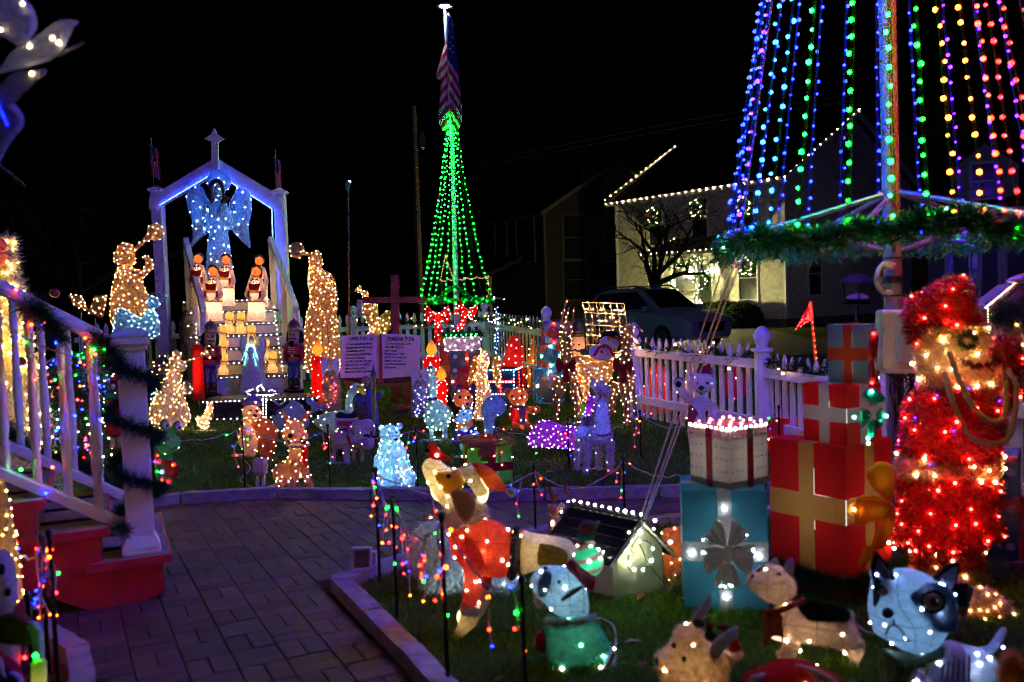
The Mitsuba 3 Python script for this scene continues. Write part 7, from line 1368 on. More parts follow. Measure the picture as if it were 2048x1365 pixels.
for j,(nm,pl,th,y,c) in enumerate(pieces):
    k = B.p(nm,puff(pl,th,y=y,n=3),'cloth',[q * 1.0 for q in c],1); w_ = B.skin[-1]; a = w_.area; nf = int(9000 * a + 1200); q = np.random.default_rng(j); cc_ = np.array(c) * q.uniform(.3,1.9,(nf,1)); cc_[q.random(nf) < .2] = (.9,.6,.55) if c is RT_ else (.8,.7,.55); B.wp('tinsel',fur(w_,nf,.045 if c is RT_ else .03,.0075 if c is RT_ else .005,j,(0,0,-.3)),'tinsel' if c is RT_ else 'cloth',cc_,parent=k); labels[k + '__tinsel'] = {'kind': 'stuff'}
for pl in ([(1861,742),(1880,805),(1910,864),(1950,882),(1990,862),(2001,776),(1986,738)],[(1870,702),(1892,762),(1918,810),(1950,837),(1977,827),(1982,760)]):
    sp = B.F.w([(x,-56,y) for x,y in spline(pl,6)]); B.wp('beard_rope',[tube(sp,.013,6),needles(sp,.012,1500,.018,.004,2)],'cloth',(.8,.62,.44))
B.wp('mouth',needles(B.F.w([(1902,-46,722),(1925,-50,732),(1950,-50,730),(1975,-46,718)]),.02,700,.03,.005,4),'tinsel',(.3,.02,.02)); B.wp('eye_wreath',needles(B.F.w([(1912 + 16 * math.cos(t),-46,682 + 13 * math.sin(t)) for t in np.linspace(0,6.28,14)]),.02,800,.03,.004,4),'leafy',(.10,.12,.03)); B.wp('cheek',needles(B.F.w([(1962,-46,698),(1972,-46,712)]),.03,400,.04,.005,7),'tinsel',(.6,.06,.03))
sk = cat([B.skin[i] for i in (0,4,7,5)]); studs(B.k + '__red_bulbs',sk,62,.008,(1,.03,.02),24,3,out=2.2); sk = cat([B.skin[i] for i in (1,2,6)]); studs(B.k + '__warm_bulbs',sk,44,.0088,(1,.58,.22),24,4,out=2.2); studs(B.k + '__spot_bulbs',cat([B.skin[4]]),10,.006,BLUE,7,5,out=2.5); studs(B.k + '__boot_bulbs',cat(B.skin[8:10]),12,.008,(1,.62,.27),10,6,out=2)
B.glow([(1905,0,725,40,16,36),(1890,0,932,60,20,14),(1940,-8,820,30,8,26)],(1,.6,.25),1.3); glow(B.k + '__red_lamp',B.F,[(1890,0,860,50,22,34),(1890,0,1030,56,22,44),(1890,0,620,26,8,22)],(1,.12,.08),1.5)
B.p('foot_fluff',[puff([(1822,1150),(1850,1138),(1880,1150),(1872,1172),(1830,1172)],12,y=-18),puff([(1900,1148),(1930,1136),(1962,1148),(1958,1172),(1905,1172)],12,y=-18)],'cloth',(.6,.48,.32),1); B.wp('foot_fur',fur(B.skin[-1],2600,.04,.005,3),'cloth',(.66,.52,.34)); labels[B.k + '__foot_fur'] = {'kind': 'stuff'}
# teal dotted present behind it
B = corner_box('teal_gift_box','dark teal gift box with cream dots behind the tinsel man',2040,1172,5.0,.36,.3,.62,-.55,(.02,.085,.075),None,z=.0)
B.wp('dots',[lathe([(.022,0),(.022,.004)],14).apply_transform(trimesh.transformations.rotation_matrix(math.pi / 2,[1,0,0])).apply_transform(trimesh.transformations.rotation_matrix(B.rot,[0,0,1])).apply_translation(face_pt(B,u,v,off=.001)) for u in (-.3,.05,.38) for v in (-.32,.02,.35)],'gloss',(.5,.36,.3)); labels[B.k + '__dots'] = {'kind': 'stuff'}
B.wp('ribbon',box(face_pt(B,.45,.1),(.03,.02,.04),B.rot),'gloss',(.5,.04,.03)); B.wp('ribbon',box((B.c[0],B.c[1],B.c[2] + .34),(.366,.306,.07),B.rot),'gloss',(.5,.04,.03)); B.wp('bow',blob([[(2044,4,1000,9),(2046,0,1060,12)],[(2046,0,1060,12),(2044,4,1130,8)]],4) and W(B.F,blob([[(2044,4,1000,9),(2046,0,1060,12)],[(2046,0,1060,12),(2044,4,1130,8)]],4)),'gloss',(.5,.05,.03),smooth=True)
# small lit garlanded house at the right edge
B = Build('lit_bird_house','small white post box house hung with garland and gold fluff, its eaves lit','house figure',2020,690,6.2)
B.p('wall',slab([(1982,612),(2030,575),(2090,605),(2090,690),(1982,690)],60,0),'matte',(.35,.26,.16),1,smooth=False); B.p('roof',[slab([(1968,614),(2030,566),(2034,572),(1974,622)],70,-5),slab([(2030,566),(2100,606),(2098,614),(2030,573)],70,-5)],'paint',(.3,.26,.2),0,smooth=False)
B.dots(np.vstack([along((1968,-6,616),(2028,-6,566),16),along((1972,-6,618),(1976,-6,688),14),along((1980,-6,628),(2020,-6,630),6)]),1.5,WARM,9); B.wp('garland',needles(B.F.w(spline([(1984,-8,640),(2010,-12,625),(2040,-12,640),(2060,-10,600)],6)),.1,2600,.12,.008,1),'leafy',(.05,.08,.02)); fl = puff([(1978,655),(2010,645),(2050,640),(2080,660),(2080,700),(1980,702)],12,y=-10); B.p('fluff',fl,'cloth',(.6,.42,.2),1); B.wp('fluff_pile',fur(W(B.F,fl),3500,.05,.006,3,(0,0,-.6)),'cloth',(.66,.48,.22)); labels[B.k + '__fluff_pile'] = {'kind': 'stuff'}
B.dots([(1985,-24,690),(2010,-26,693),(2030,-26,691),(2042,-28,672),(2020,-24,650)],2.6,WARM,10,name='fluff_bulbs'); B.p('blue_roof',puff([(2010,566),(2026,552),(2050,548),(2080,556),(2080,568)],10,y=-6),'paint',(.45,.43,.6),0); B.p('post',ptube([(2030,30,690),(2032,30,1000)],6),'matte',(.2,.16,.12),2,skin=False)
# gold lying animal and projector by the pole
B = Build('golden_resting_animal','golden lit fluffy animal figure lying on the grass behind the grey patched dog','animal figure',1970,1262,4.25)
C8R = lambda p: cv(p,1700,960,3.37)
B.p('body',puff(C8R([(660,980),(690,880),(760,800),(860,740),(960,760),(1050,850),(1100,920),(1040,950),(930,940),(860,1000),(760,1020)]),26),'cloth',(.66,.46,.24),1); B.p('paw',blob([[(1905,-14,1252,12),(1925,-18,1258,10)]],4),'cloth',(.66,.46,.24),1); B.wp('coat',fur(cat(B.skin),5200,.035,.005,3,(0,0,-.4)),'cloth',(.75,.54,.3)); labels[B.k + '__coat'] = {'kind': 'stuff'}
B.lights(24,2.8,WARM,10,3,out=1.5); B.glow([(1955,2,1222,30,16,16)],(1,.6,.25),.7)
B = Build('spot_projector','black and yellow outdoor spotlight on a metal spike behind the patched dog','spotlight',1920,1275,4.0)
B.p('housing',pbox(1900,1165,1931,1212,-12,14,3),'paint',(.02,.02,.025),0,smooth=False); B.p('knob',ptube([(1890,-10,1215),(1920,-10,1218)],8,10),'paint',(.45,.2,.03),0); B.p('spike',pbox(1902,1212,1912,1275,-3,3,1),'metal',(.3,.28,.26),0,smooth=False); B.p('bracket',slab([(1936,1172),(1946,1176),(1930,1234),(1921,1230)],6,-4),'metal',(.3,.28,.27),0,smooth=False)
# ================= doghouse and dogs on the island =================
CF1 = lambda p: cv(p,640,860,2.702)
CH = lambda p: cv(p,820,860,5.686)
CF2 = lambda p: cv(p,1000,960,3.37)
CF3 = lambda p: cv(p,1260,1080,4.096)
def furry(B,n,ln,wd,seed=1,comb=(0,0,-.5),col=(.7,.7,.7),sk=None,name='coat'):
    B.wp(name,fur(cat(B.skin) if sk is None else sk,n,ln,wd,seed,comb),'cloth',col,tex=1); labels[B.k + '__' + name] = {'kind': 'stuff'}
# doghouse
B = Build('doghouse','small white doghouse with black roof and a loop of bulbs on its gable','doghouse',1275,1200,4.75)
g0,g1 = at(1227,1200,4.62),at(1326,1186,4.72); g0[2] = g1[2] = 0.0
uu = g1 - g0; wd_ = np.linalg.norm(uu); uu /= wd_; bb = np.array([-uu[1],uu[0],0]); bb = bb if bb[1] > 0 else -bb; bb = bb * .93 - uu * .37; bb /= np.linalg.norm(bb); LN = .42; up = np.array([0,0,1.0]); eh,ah = .26,.42
mid = (g0 + g1) / 2
front = [g0,g1,g1 + up * eh,mid + up * ah,g0 + up * eh]
B.wp('front_wall',hullm([p + bb * t for p in front for t in (0,.015)]),'paint',(.50,.55,.44)); B.wp('side_wall',hullm([p + bb * t + up * z for p in (g0,g0 + uu * .015) for t in (.016,LN) for z in (0,eh - .004)]),'paint',(.45,.45,.5)); B.wp('side_wall',hullm([p + bb * t + up * z for p in (g1,g1 - uu * .015) for t in (.016,LN) for z in (0,eh - .004)]),'paint',(.5,.5,.5)); B.wp('rear_wall',hullm([p + bb * t for p in front for t in (LN + .001,LN + .015)]),'paint',(.5,.5,.5))
sl = (ah - eh) / (wd_ / 2)
for sg,e0 in ((-1,g0),(1,g1)):
    eo = e0 + uu * sg * .05 + up * (eh - sl * .05 + .006); rp_ = mid + up * (ah + .008)
    B.wp('roof_slope',hullm([p + bb * t + up * z for p in (eo,rp_) for t in (-.035,LN + .04) for z in (0,.014)]),'gloss',(.012,.012,.014))
    for j in range(5): q = eo + (rp_ - eo) * (j + .5) / 5; B.wp('roof_batten',beam(q + bb * -.036 + up * .016,q + bb * (LN + .041) + up * .016,.012,.005),'gloss',(.02,.02,.022))
    B.wp('gable_trim',beam(eo - bb * .037 - up * .006,rp_ - bb * .037 - up * .012,.006,.03,up=tuple(bb)),'paint',(.45,.5,.38))
rb = [mid + up * (ah + .035) + bb * t for t in np.linspace(-.03,LN + .03,10)] + [g0 - uu * .05 + up * (eh + .02) + bb * t for t in np.linspace(.0,LN,8)] + [g1 + uu * .05 + up * (eh + .02) + bb * t for t in (0,.1,.2)] + [g0 * .5 + mid * .5 + up * ((eh + ah) / 2 + .03) - bb * .03,g1 * .5 + mid * .5 + up * ((eh + ah) / 2 + .03) - bb * .03]
k = B.k + '__roof_bulbs'; light(k,rb,.0085,(1,.93,.72),10)
lp = [at(x,y,4.60) for x,y in CF2([(885,410),(940,415),(1030,465),(1020,545),(965,605),(905,605),(870,565),(868,490),(945,350),(1045,275)])]; light(B.k + '__gable_bulbs',lp,.0095,(1,.95,.45),30); B.wp('gable_wire',tube(spline([at(x,y,4.61) for x,y in CF2([(930,380),(890,450),(865,530),(870,600),(960,600),(1020,560),(1030,470),(1000,420),(940,420),(1000,560),(1060,640),(1110,700)])],5),.003,4),'matte',(.02,.05,.02))
# dog in the red coat with a bird on its nose
B = Build('red_coat_dog','large white dog figure in red coat and black belt, head thrown back','dog figure',945,1290,4.25)
CW,RC = (.68,.62,.46),(.55,.06,.03)
hk = B.p('head',puff(CH([(150,385),(140,450),(195,600),(290,770),(390,900),(450,1040),(560,1010),(500,800),(620,600),(560,450),(480,440),(400,400),(330,340),(250,325),(190,335)]),26,y=0),'cloth',CW,1); B.p('face_patch',puff(CH([(298,485),(380,460),(470,455),(560,440),(615,560),(600,640),(500,720),(465,742),(400,690),(340,600)]),9,y=-24),'cloth',(.72,.46,.07),0,parent=hk,label='golden yellow face patch'); p = CH([(452,500)])[0]; B.p('eye',ell((p[0],-35,p[1]),(4.6,3,4.6),1),'gloss',(.02,.01,.01),0,parent=hk,skin=False)
em = puff(CH([(480,700),(540,645),(620,640),(720,700),(755,800),(740,900),(690,1000),(650,1030),(580,970),(520,860)]),9,y=-33); B.p('ear',em,'cloth',(.42,.26,.13),0,parent=hk,label='brown ribbed drooping ear')
B.p('hat_brim',puff(CH([(555,440),(620,400),(705,372),(760,480),(830,600),(885,690),(850,740),(760,750),(700,660),(620,560)]),15,y=-8),'cloth',(.62,.56,.42),1,parent=hk); B.p('hat',puff(CH([(705,370),(790,375),(900,420),(990,500),(1060,600),(1095,680),(1040,692),(900,665),(840,600),(780,500)]),15,y=-6),'cloth',(.66,.14,.03),1,parent=hk); p = CH([(1155,705)])[0]; B.p('pompom',ell((p[0],-4,p[1]),(10,9,10),1),'matte',(.5,.5,.52),1,parent=hk)
B.p('neck_ruff',puff(CH([(370,980),(450,880),(600,900),(760,820),(850,900),(860,1000),(700,1090),(550,1130),(420,1110)]),22,y=-2),'cloth',(.6,.55,.5),1); rf = B.skin[-1]
B.p('coat',puff(CF1([(692,530),(780,508),(900,478),(1025,545),(1035,680),(1012,785),(940,800),(870,790),(790,760),(730,700),(700,620)]),34),'cloth',(.58,.08,.05),1); ct = B.skin[-1]; B.p('coat_skirt',puff(CF1([(1080,560),(1102,565),(1100,770),(1075,775)]),24),'cloth',RC,1)
B.p('sleeve',puff(CF1([(770,540),(870,600),(905,680),(880,800),(855,935),(775,925),(780,800)]),18,y=-20),'cloth',(.6,.12,.09),1); sv = B.skin[-1]; B.p('sleeve',puff(CF1([(885,780),(925,790),(915,870),(880,870)]),10,y=10),'cloth',RC,1)
B.p('belt',puff(CF1([(1028,545),(1086,548),(1062,790),(1004,782)]),36,y=-2,prof=.4),'gloss',(.012,.012,.015),0); B.p('buckle',[ptube(np.array([(CF1([q])[0][0],-38,CF1([q])[0][1]) for q in ((1018,558),(1088,562),(1085,590),(1016,585),(1018,558))]),1.2)],'metal',(.6,.45,.1),0)
B.p('rear',puff(CF2([(145,355),(230,360),(430,392),(500,440),(520,520),(440,600),(330,600),(240,610),(150,640),(130,560)]),30),'cloth',CW,1); B.p('rear_patch',puff(CF2([(262,420),(300,412),(380,430),(445,470),(440,540),(370,575),(300,572),(248,530)]),8,y=-27),'cloth',(.5,.32,.05),3,label='golden patch on the hip')
B.p('cuff',puff(CF1([(770,925),(860,932),(870,975),(840,1000),(770,985),(758,950)]),16,y=-20),'matte',(.5,.46,.46),1); B.p('paw',puff(CF1([(775,965),(865,965),(850,1030),(800,1080),(740,1135),(712,1140),(715,1100),(745,1040)]),15,y=-20),'cloth',(.7,.6,.42),1); B.p('paw',puff(CF1([(862,865),(915,870),(905,950),(880,1010),(835,1050),(845,980)]),12,y=10),'cloth',(.66,.56,.4),1)
for q in ([(1150,780),(1200,780),(1210,950),(1160,960)],): B.p('hind_leg',puff(CF1(q),14,y=12),'cloth',(.5,.46,.4),1)
furry(B,1800,.03,.004,3,(0,0,-.3),(.6,.56,.5),rf,'ruff_fur')
B.lights(11,3.4,(1,.74,.36),11,2,skin=cat([B.skin[0],B.skin[1],B.skin[3]])); studs(B.k + '__coat_bulbs',cat([ct,sv]),17,.0075,(1,.5,.3),11,5); studs(B.k + '__rear_bulbs',cat(B.skin[9:12]),5,.008,(1,.74,.36),11,6)
B.glow([(*CH([(330,620)])[0][[0]],0,CH([(330,620)])[0][1],18,10,34),(965,2,985,12,10,22),(860,2,940,10,9,12),(1080,0,1100,26,14,16),(925,-16,1230,10,6,16)],(1,.75,.3),3.4); glow(B.k + '__coat_lamp',B.F,[(960,0,1085,42,18,34),(940,-20,1150,12,6,30)],(1,.5,.3),2.3); glow(B.k + '__hat_lamp',B.F,[(*CH([(900,560)])[0][[0]],-6,CH([(900,560)])[0][1],18,6,12)],(1,.6,.3),1.6)
B2_ = Build('cardinal_bird','red bird figure with dark face perched on the tip of the dog muzzle','bird figure',868,905,4.2)
B2_.p('body',puff(CH([(205,215),(215,165),(265,148),(300,175),(345,240),(420,290),(475,325),(470,356),(380,348),(290,345),(225,320),(195,270)]),12),'cloth',(.6,.05,.03),1); B2_.p('face',ell((856,-8,901),(5.5,6,6),1),'matte',(.03,.02,.025),0); B2_.p('beak',ell((853,-12,905),(3,3,2),0),'paint',(.5,.16,.03),0); B2_.p('wing',puff(CH([(270,240),(340,250),(430,310),(380,325),(300,300)]),4,y=-10),'cloth',(.5,.03,.02),1); B2_.dots([(875,-14,909)],3.4,(1,.5,.3),11); B2_.glow([(870,2,902,10,5,8)],(1,.4,.2),1.2)
B.seam(ct,[CF1(q) for q in ([(720,560),(800,600),(900,610),(1010,620)],[(740,700),(830,690),(920,700),(1010,700)],[(780,520),(790,620),(800,740)],[(900,500),(905,620),(900,780)])],.7,(.25,.05,.04)); B.seam(B.skin[0],[CH(q) for q in ([(180,440),(300,460),(420,450)],[(230,620),(300,640),(360,700)],[(330,820),(400,760),(470,760)])],.6,(.2,.18,.14))
# fluffy white dog
B = Build('fluffy_white_dog','long haired white lit dog figure with brown bow behind the red coated dog','dog figure',900,1200,4.85)
B.p('head',puff(CF1([(545,510),(510,570),(495,680),(520,760),(590,770),(680,740),(720,640),(700,540),(640,490)]),24,y=-6),'cloth',(.62,.64,.64),1); B.p('body',puff(CF1([(560,640),(555,780),(570,890),(690,900),(800,890),(940,920),(1060,905),(1060,790),(980,700),(800,640)]),30),'cloth',(.6,.62,.62),1)
furry(B,9000,.055,.005,2,(0,0,-1.2),(.66,.68,.68)); 
for q in ((586,556),(555,625)): p = CF1([q])[0]; B.p('eye' if q[0] == 586 else 'nose',ell((p[0],-31,p[1]),(4.4,4,4.4),1),'gloss',(.012,.012,.014),0,skin=False)
B.p('bow',[puff(CF1([(565,455),(600,440),(625,460),(600,480),(570,480)]),6,y=-18),puff(CF1([(610,465),(640,430),(650,450),(640,480)]),5,y=-16)],'matte',(.3,.1,.06),1,label='brown bow with green leaves'); B.lights(14,2.6,(.55,.95,1),8,4,out=2); B.glow([(868,0,1110,20,10,20),(900,4,1160,24,12,18),(1005,4,1172,14,9,14)],(.55,.9,1),5)
# floodlight on the kerb
B = Build('flood_light_box','grey floodlight housing with wire guard standing on the corner of the kerb','floodlight',730,1160,5.12)
B.p('housing',pbox(706,1097,740,1152,-2,22,3),'paint',(.24,.25,.26),0,smooth=False); B.p('rim',[pbox(703,1094,744,1101,-8,4,2),pbox(703,1148,744,1155,-8,4,2),pbox(703,1097,709,1152,-8,4,2),pbox(738,1097,744,1152,-8,4,2)],'paint',(.30,.31,.31),0,smooth=False); B.p('glass',pbox(710,1103,737,1147,-4,-1,.5),'gloss',(.10,.10,.09),0,smooth=False); B.p('back_plate',pbox(740,1105,752,1178,4,20,2),'paint',(.35,.34,.33),0,smooth=False); B.p('strap',ptube([(715,-7,1140),(738,-8,1144),(752,2,1140)],1.3),'matte',(.02,.02,.02),0)
# small reindeer plush in front of doghouse
B = Build('small_plush_deer','small brown and pink plush deer beside the doghouse roof','plush toy',1115,1072,5.2)
B.p('head',ell((1107,-6,1020),(11,10,13),1),'cloth',(.5,.25,.18),1); B.p('ear',[ell((1099,-4,1015),(5,3,8),1),ell((1123,-4,1012),(7,3,7),1)],'cloth',(.6,.4,.36),1); B.p('antler',[puff(CF2([(322,50),(350,60),(372,100),(400,90),(395,120),(360,150),(340,110)]),3),puff(CF2([(440,20),(460,40),(462,90),(440,100),(435,60)]),3)],'matte',(.12,.05,.03),1); B.p('body',blob([[(1110,0,1040,12),(1108,0,1062,13)]],4),'cloth',(.5,.3,.25),1); B.p('scarf',ell((1110,-10,1068),(7,5,7),1),'matte',(.45,.03,.03),0); B.dots([(1104,-14,1042),(1122,-12,1022),(1136,-8,1002),(1104,-16,1046)],2.4,(1,.85,.6),9)
# orange glowing figure between doghouse and turquoise box
B = Build('amber_figure','amber glowing animal figure half hidden between doghouse and turquoise box','animal figure',1345,1165,4.9)
B.p('body',puff(CF2([(1090,350),(1150,320),(1230,330),(1240,480),(1230,620),(1170,700),(1110,640),(1100,480)]),18),'cloth',(.6,.26,.1),1); B.lights(16,2.4,(1,.5,.2),9,3); B.glow([(1345,0,1105,12,9,28)],(1,.4,.12),1.2)
B = Build('dry_plant','pale dry plant tuft at the foot of the turquoise box','plant',1350,1190,4.7)
r = np.random.default_rng(4); p0 = at(1352,1188,4.7); B.wp('leaves',needles(np.array([p0 - [.04,0,0],p0 + [.02,0,.02],p0 + [.05,0,.08]]),.04,260,.09,.014,2,-.6),'leafy',(.25,.25,.16))
# dog in green sweater
B = Build('green_sweater_dog','pale blue lit dog figure in green sweater and striped knit hat','dog figure',1170,1420,3.85)
DB = (.62,.78,.84)
hk = B.p('head',puff(CF2([(208,660),(215,720),(240,780),(300,830),(350,890),(420,925),(520,925),(595,905),(590,780),(560,680),(500,610),(440,585),(340,575),(270,590)]),32),'cloth',DB,1); B.p('muzzle_patch',puff(CF2([(300,590),(340,610),(345,680),(315,750),(275,770),(248,740),(255,660)]),6,y=-26),'cloth',(.16,.22,.26),0,parent=hk,label='grey ribbed muzzle patch'); p = CF2([(303,582)])[0]; B.p('nose',ell((p[0],-16,p[1]),(5.5,6,3.6),1),'gloss',(.01,.012,.02),0,parent=hk,skin=False); p = CF2([(393,660)])[0]; B.p('eye',ell((p[0],-33,p[1]),(4,3,4),1),'gloss',(.01,.02,.05),0,parent=hk,skin=False); B.p('ear',puff(CF2([(408,770),(450,725),(540,685),(548,700),(490,745),(420,785)]),5,y=-32),'cloth',(.14,.15,.17),1,parent=hk,label='dark grey drooping ear')
B.p('hat_brim',puff(CF2([(440,575),(490,530),(560,600),(640,650),(630,735),(580,730),(510,660)]),22,y=-6),'matte',(.30,.05,.09),1,parent=hk)
hm = puff(CF2([(500,530),(520,450),(570,430),(640,450),(690,520),(690,590),(640,645),(570,600)]),20,y=-6,n=4); v = hm.triangles_center; sidx = np.floor((v[:,0] - 1150) * .35 + (v[:,2] - 1120) * .94).astype(int) % 26; wm = W(B.F,hm); add(hk + '__hat',wm,'cloth',np.where((sidx < 8)[:,None],np.array((.35,.08,.10)),np.array((.06,.42,.24))),smooth=True); hatm = wm
B.p('hat_top',[puff(CF2([(525,440),(530,400),(625,400),(630,440)]),14,y=-6),puff(CF2([(530,340),(540,290),(590,270),(640,290),(640,360),(580,370)]),13,y=-6)],'cloth',(.32,.12,.12),1,parent=hk); B.p('hat_ring',puff(CF2([(530,360),(620,360),(625,405),(528,405)]),15,y=-6),'cloth',(.06,.5,.35),1,parent=hk); B.p('hat_tip',puff(CF2([(615,300),(660,270),(665,290),(635,330)]),5,y=-8),'paint',(.5,.3,.06),0,parent=hk)
B.p('sweater',puff(CF2([(300,955),(340,920),(450,940),(620,915),(650,960),(740,1110),(700,1170),(600,1250),(450,1285),(380,1270),(320,1190),(310,1060)]),40),'cloth',(.06,.26,.15),1); sw = B.skin[-1]; furry(B,7000,.012,.003,2,(0,0,0),(.08,.34,.2),sw,'sweater_pile'); cl_ = B.F.w([(1090,-20,1238),(1120,-38,1236),(1160,-38,1234),(1190,-16,1230)]); B.wp('collar_fluff',needles(cl_,.015,900,.028,.004,3),'cloth',(.45,.4,.4))
B.p('hindquarters',puff(CF2([(380,1250),(600,1245),(740,1120),(790,1240),(780,1400),(640,1460),(420,1460),(380,1350)]),36,y=4),'cloth',(.62,.74,.82),1); B.p('sash',[puff(CF2([(590,1265),(690,1225),(750,1130),(760,1160),(700,1250),(600,1300)]),8,y=-30),puff(CF2([(580,1290),(680,1320),(770,1280),(780,1310),(690,1345),(575,1320)]),8,y=-34),puff(CF2([(365,1230),(470,1255),(460,1290),(370,1275)]),6,y=-34)],'matte',(.35,.03,.06),1)
B.p('tail',puff(CF2([(790,1260),(850,1245),(910,1260),(970,1320),(920,1330),(850,1315),(790,1300)]),12,y=10),'cloth',(.55,.65,.75),1); B.p('leg',puff(CF2([(370,1300),(480,1300),(470,1460),(380,1460)]),20,y=-26),'cloth',DB,1); B.p('leg',puff(CF2([(560,1330),(670,1340),(660,1480),(570,1480)]),20,y=-26),'cloth',DB,1); B.p('red_ball',ell((1084,10,1287),(14,12,22),1),'matte',(.4,.02,.04),1,skin=False)
B.lights(7,3.4,(.7,.92,1),12,3,skin=B.skin[0]); studs(B.k + '__hat_bulbs',hatm,5,.0075,(.5,1,.8),11,4); studs(B.k + '__sweater_bulbs',sw,5,.0075,(.15,1,.6),9,5); studs(B.k + '__leg_bulbs',cat(B.skin[-5:-3]),7,.008,(.7,.92,1),11,5); B.glow([(1130,0,1180,32,16,30)],(.5,.85,1),1.5); glow(B.k + '__hat_lamp',B.F,[(1183,-6,1122,18,8,16)],(.6,1,.8),6); glow(B.k + '__body_lamp',B.F,[(1150,0,1270,36,18,32),(1170,4,1360,36,18,22)],(.6,.95,1),2.6)
B.seam(B.skin[0],[CF2(q) for q in ([(330,600),(340,720),(380,880)],[(225,760),(330,830),(450,850),(580,800)],[(460,620),(470,760),(480,910)],[(560,700),(565,800),(560,900)])],.6,(.2,.26,.3))
# cream terrier head
B = Build('cream_terrier','cream coloured lit terrier figure with holly at its ear, cut off by the lower edge','dog figure',1385,1480,3.45)
CR = (.72,.55,.36)
hk = B.p('head',puff(CF3([(385,735),(350,835),(300,890),(232,935),(215,975),(230,1040),(262,1120),(290,1240),(520,1300),(760,1240),(790,1060),(830,960),(760,880),(640,840),(600,760),(550,705),(480,690)]),44,n=4),'cloth',CR,1); hm_ = B.skin[-1]; p = CF3([(228,990)])[0]; B.p('nose',ell((p[0],-4,p[1]),(6,8,9),1),'gloss',(.012,.012,.02),0,parent=hk,skin=False)
for q in ((412,920),(345,838)): p = CF3([q])[0]; B.p('eye',ell((p[0],-40 if q[0] == 412 else -20,p[1]),(4.6,4,6.4),1),'gloss',(.012,.012,.02),0,parent=hk,skin=False)
B.p('ear',puff(CF3([(660,458),(620,500),(560,560),(520,620),(500,700),(580,720),(630,640),(665,520)]),7,y=6),'cloth',(.55,.42,.36),1,parent=hk); B.p('ear',puff(CF3([(850,668),(760,720),(660,790),(620,900),(605,990),(660,970),(760,860),(850,760)]),7,y=-26),'cloth',(.50,.48,.36),1,parent=hk); B.p('holly',[ell((*CF3([(545,655)])[0][[0]],-22,CF3([(545,655)])[0][1]),(11,7,10),1),ell((*CF3([(630,745)])[0][[0]],-30,CF3([(630,745)])[0][1]),(12,6,12),1)],'leafy',(.08,.22,.06),1,skin=False); B.p('berries',[ell((*CF3([(625,670)])[0][[0]],-30,CF3([(625,670)])[0][1]),(7,6,9),1),ell((*CF3([(735,680)])[0][[0]],-28,CF3([(735,680)])[0][1]),(12,5,6),1)],'matte',(.35,.02,.05),1,skin=False); B.p('red_trim',[puff(CF3([(790,880),(830,780),(870,810),(890,870),(830,890)]),6,y=-20)],'cloth',(.55,.03,.04),1,skin=False); B.p('cheek_fur',puff(CF3([(760,900),(880,870),(915,920),(860,970),(780,980)]),8,y=-18),'cloth',(.7,.56,.38),1)
B.p('chest',puff(CF3([(280,1200),(760,1200),(800,1700),(260,1700)]),44),'cloth',CR,1)
furry(B,7000,.022,.003,3,(0,0,-.8),(.8,.62,.42),hm_); B.lights(7,3.2,(1,.76,.45),12,3,skin=hm_); B.glow([(1380,0,1330,38,22,34),(1385,0,1400,40,20,30)],(1,.7,.38),1.6)
# white terrier with black back
B = Build('black_backed_terrier','white lit terrier figure with black back and red scarf looking up before the red presents','dog figure',1610,1362,3.78)
TW = (.64,.52,.42)
B.p('body',puff(CF3([(1185,620),(1240,530),(1330,510),(1380,560),(1420,620),(1560,640),(1700,660),(1790,640),(1840,700),(1890,830),(1870,900),(1780,900),(1640,870),(1500,850),(1370,830),(1260,830),(1210,760)]),42),'cloth',TW,1); hk = B.p('head',puff(CF3([(965,310),(980,285),(1060,230),(1130,200),(1200,200),(1260,240),(1320,300),(1350,380),(1330,440),(1260,500),(1180,520),(1090,480),(1000,400),(955,360)]),36,y=-4),'cloth',TW,1)
p = CF3([(985,330)])[0]; B.p('nose',puff(CF3([(975,280),(1000,268),(1005,320),(990,370),(975,350)]),8,y=-12),'gloss',(.012,.01,.012),0,parent=hk,skin=False); p = CF3([(1180,246)])[0]; B.p('eye',ell((p[0],-33,p[1]),(5,4,3),1),'gloss',(.03,.008,.005),0,parent=hk,skin=False); B.p('brow',ptube([(*CF3([(1030,250)])[0][[0]],-10,CF3([(1030,250)])[0][1]),(*CF3([(1100,210)])[0][[0]],-8,CF3([(1100,210)])[0][1])],3),'matte',(.02,.015,.015),0,parent=hk,skin=False)
B.p('ear',puff(CF3([(1250,240),(1265,180),(1300,140),(1330,160),(1335,230),(1315,300),(1280,290)]),6,y=-8),'cloth',(.5,.38,.36),1,parent=hk); B.p('ear',puff(CF3([(1150,205),(1170,165),(1205,152),(1225,190),(1215,215)]),5,y=6),'cloth',(.45,.4,.38),1,parent=hk)
B.p('black_saddle',puff(CF3([(1365,500),(1420,490),(1540,520),(1680,545),(1770,580),(1740,640),(1640,640),(1500,640),(1420,610)]),26,y=-12),'matte',(.012,.012,.014),2,label='black shaggy saddle patch'); sd = B.skin[-1]; B.wp('saddle_pile',fur(sd,3500,.016,.004,3),'matte',(.02,.018,.02)); labels[B.k + '__saddle_pile'] = {'kind': 'stuff'}
B.p('scarf',[puff(CF3([(1060,540),(1180,520),(1300,470),(1380,430),(1395,480),(1300,520),(1180,570),(1070,590)]),12,y=-32),puff(CF3([(1060,570),(1190,560),(1200,660),(1205,740),(1120,740),(1060,835),(1055,700)]),6,y=-40)],'matte',(.32,.05,.03),1)
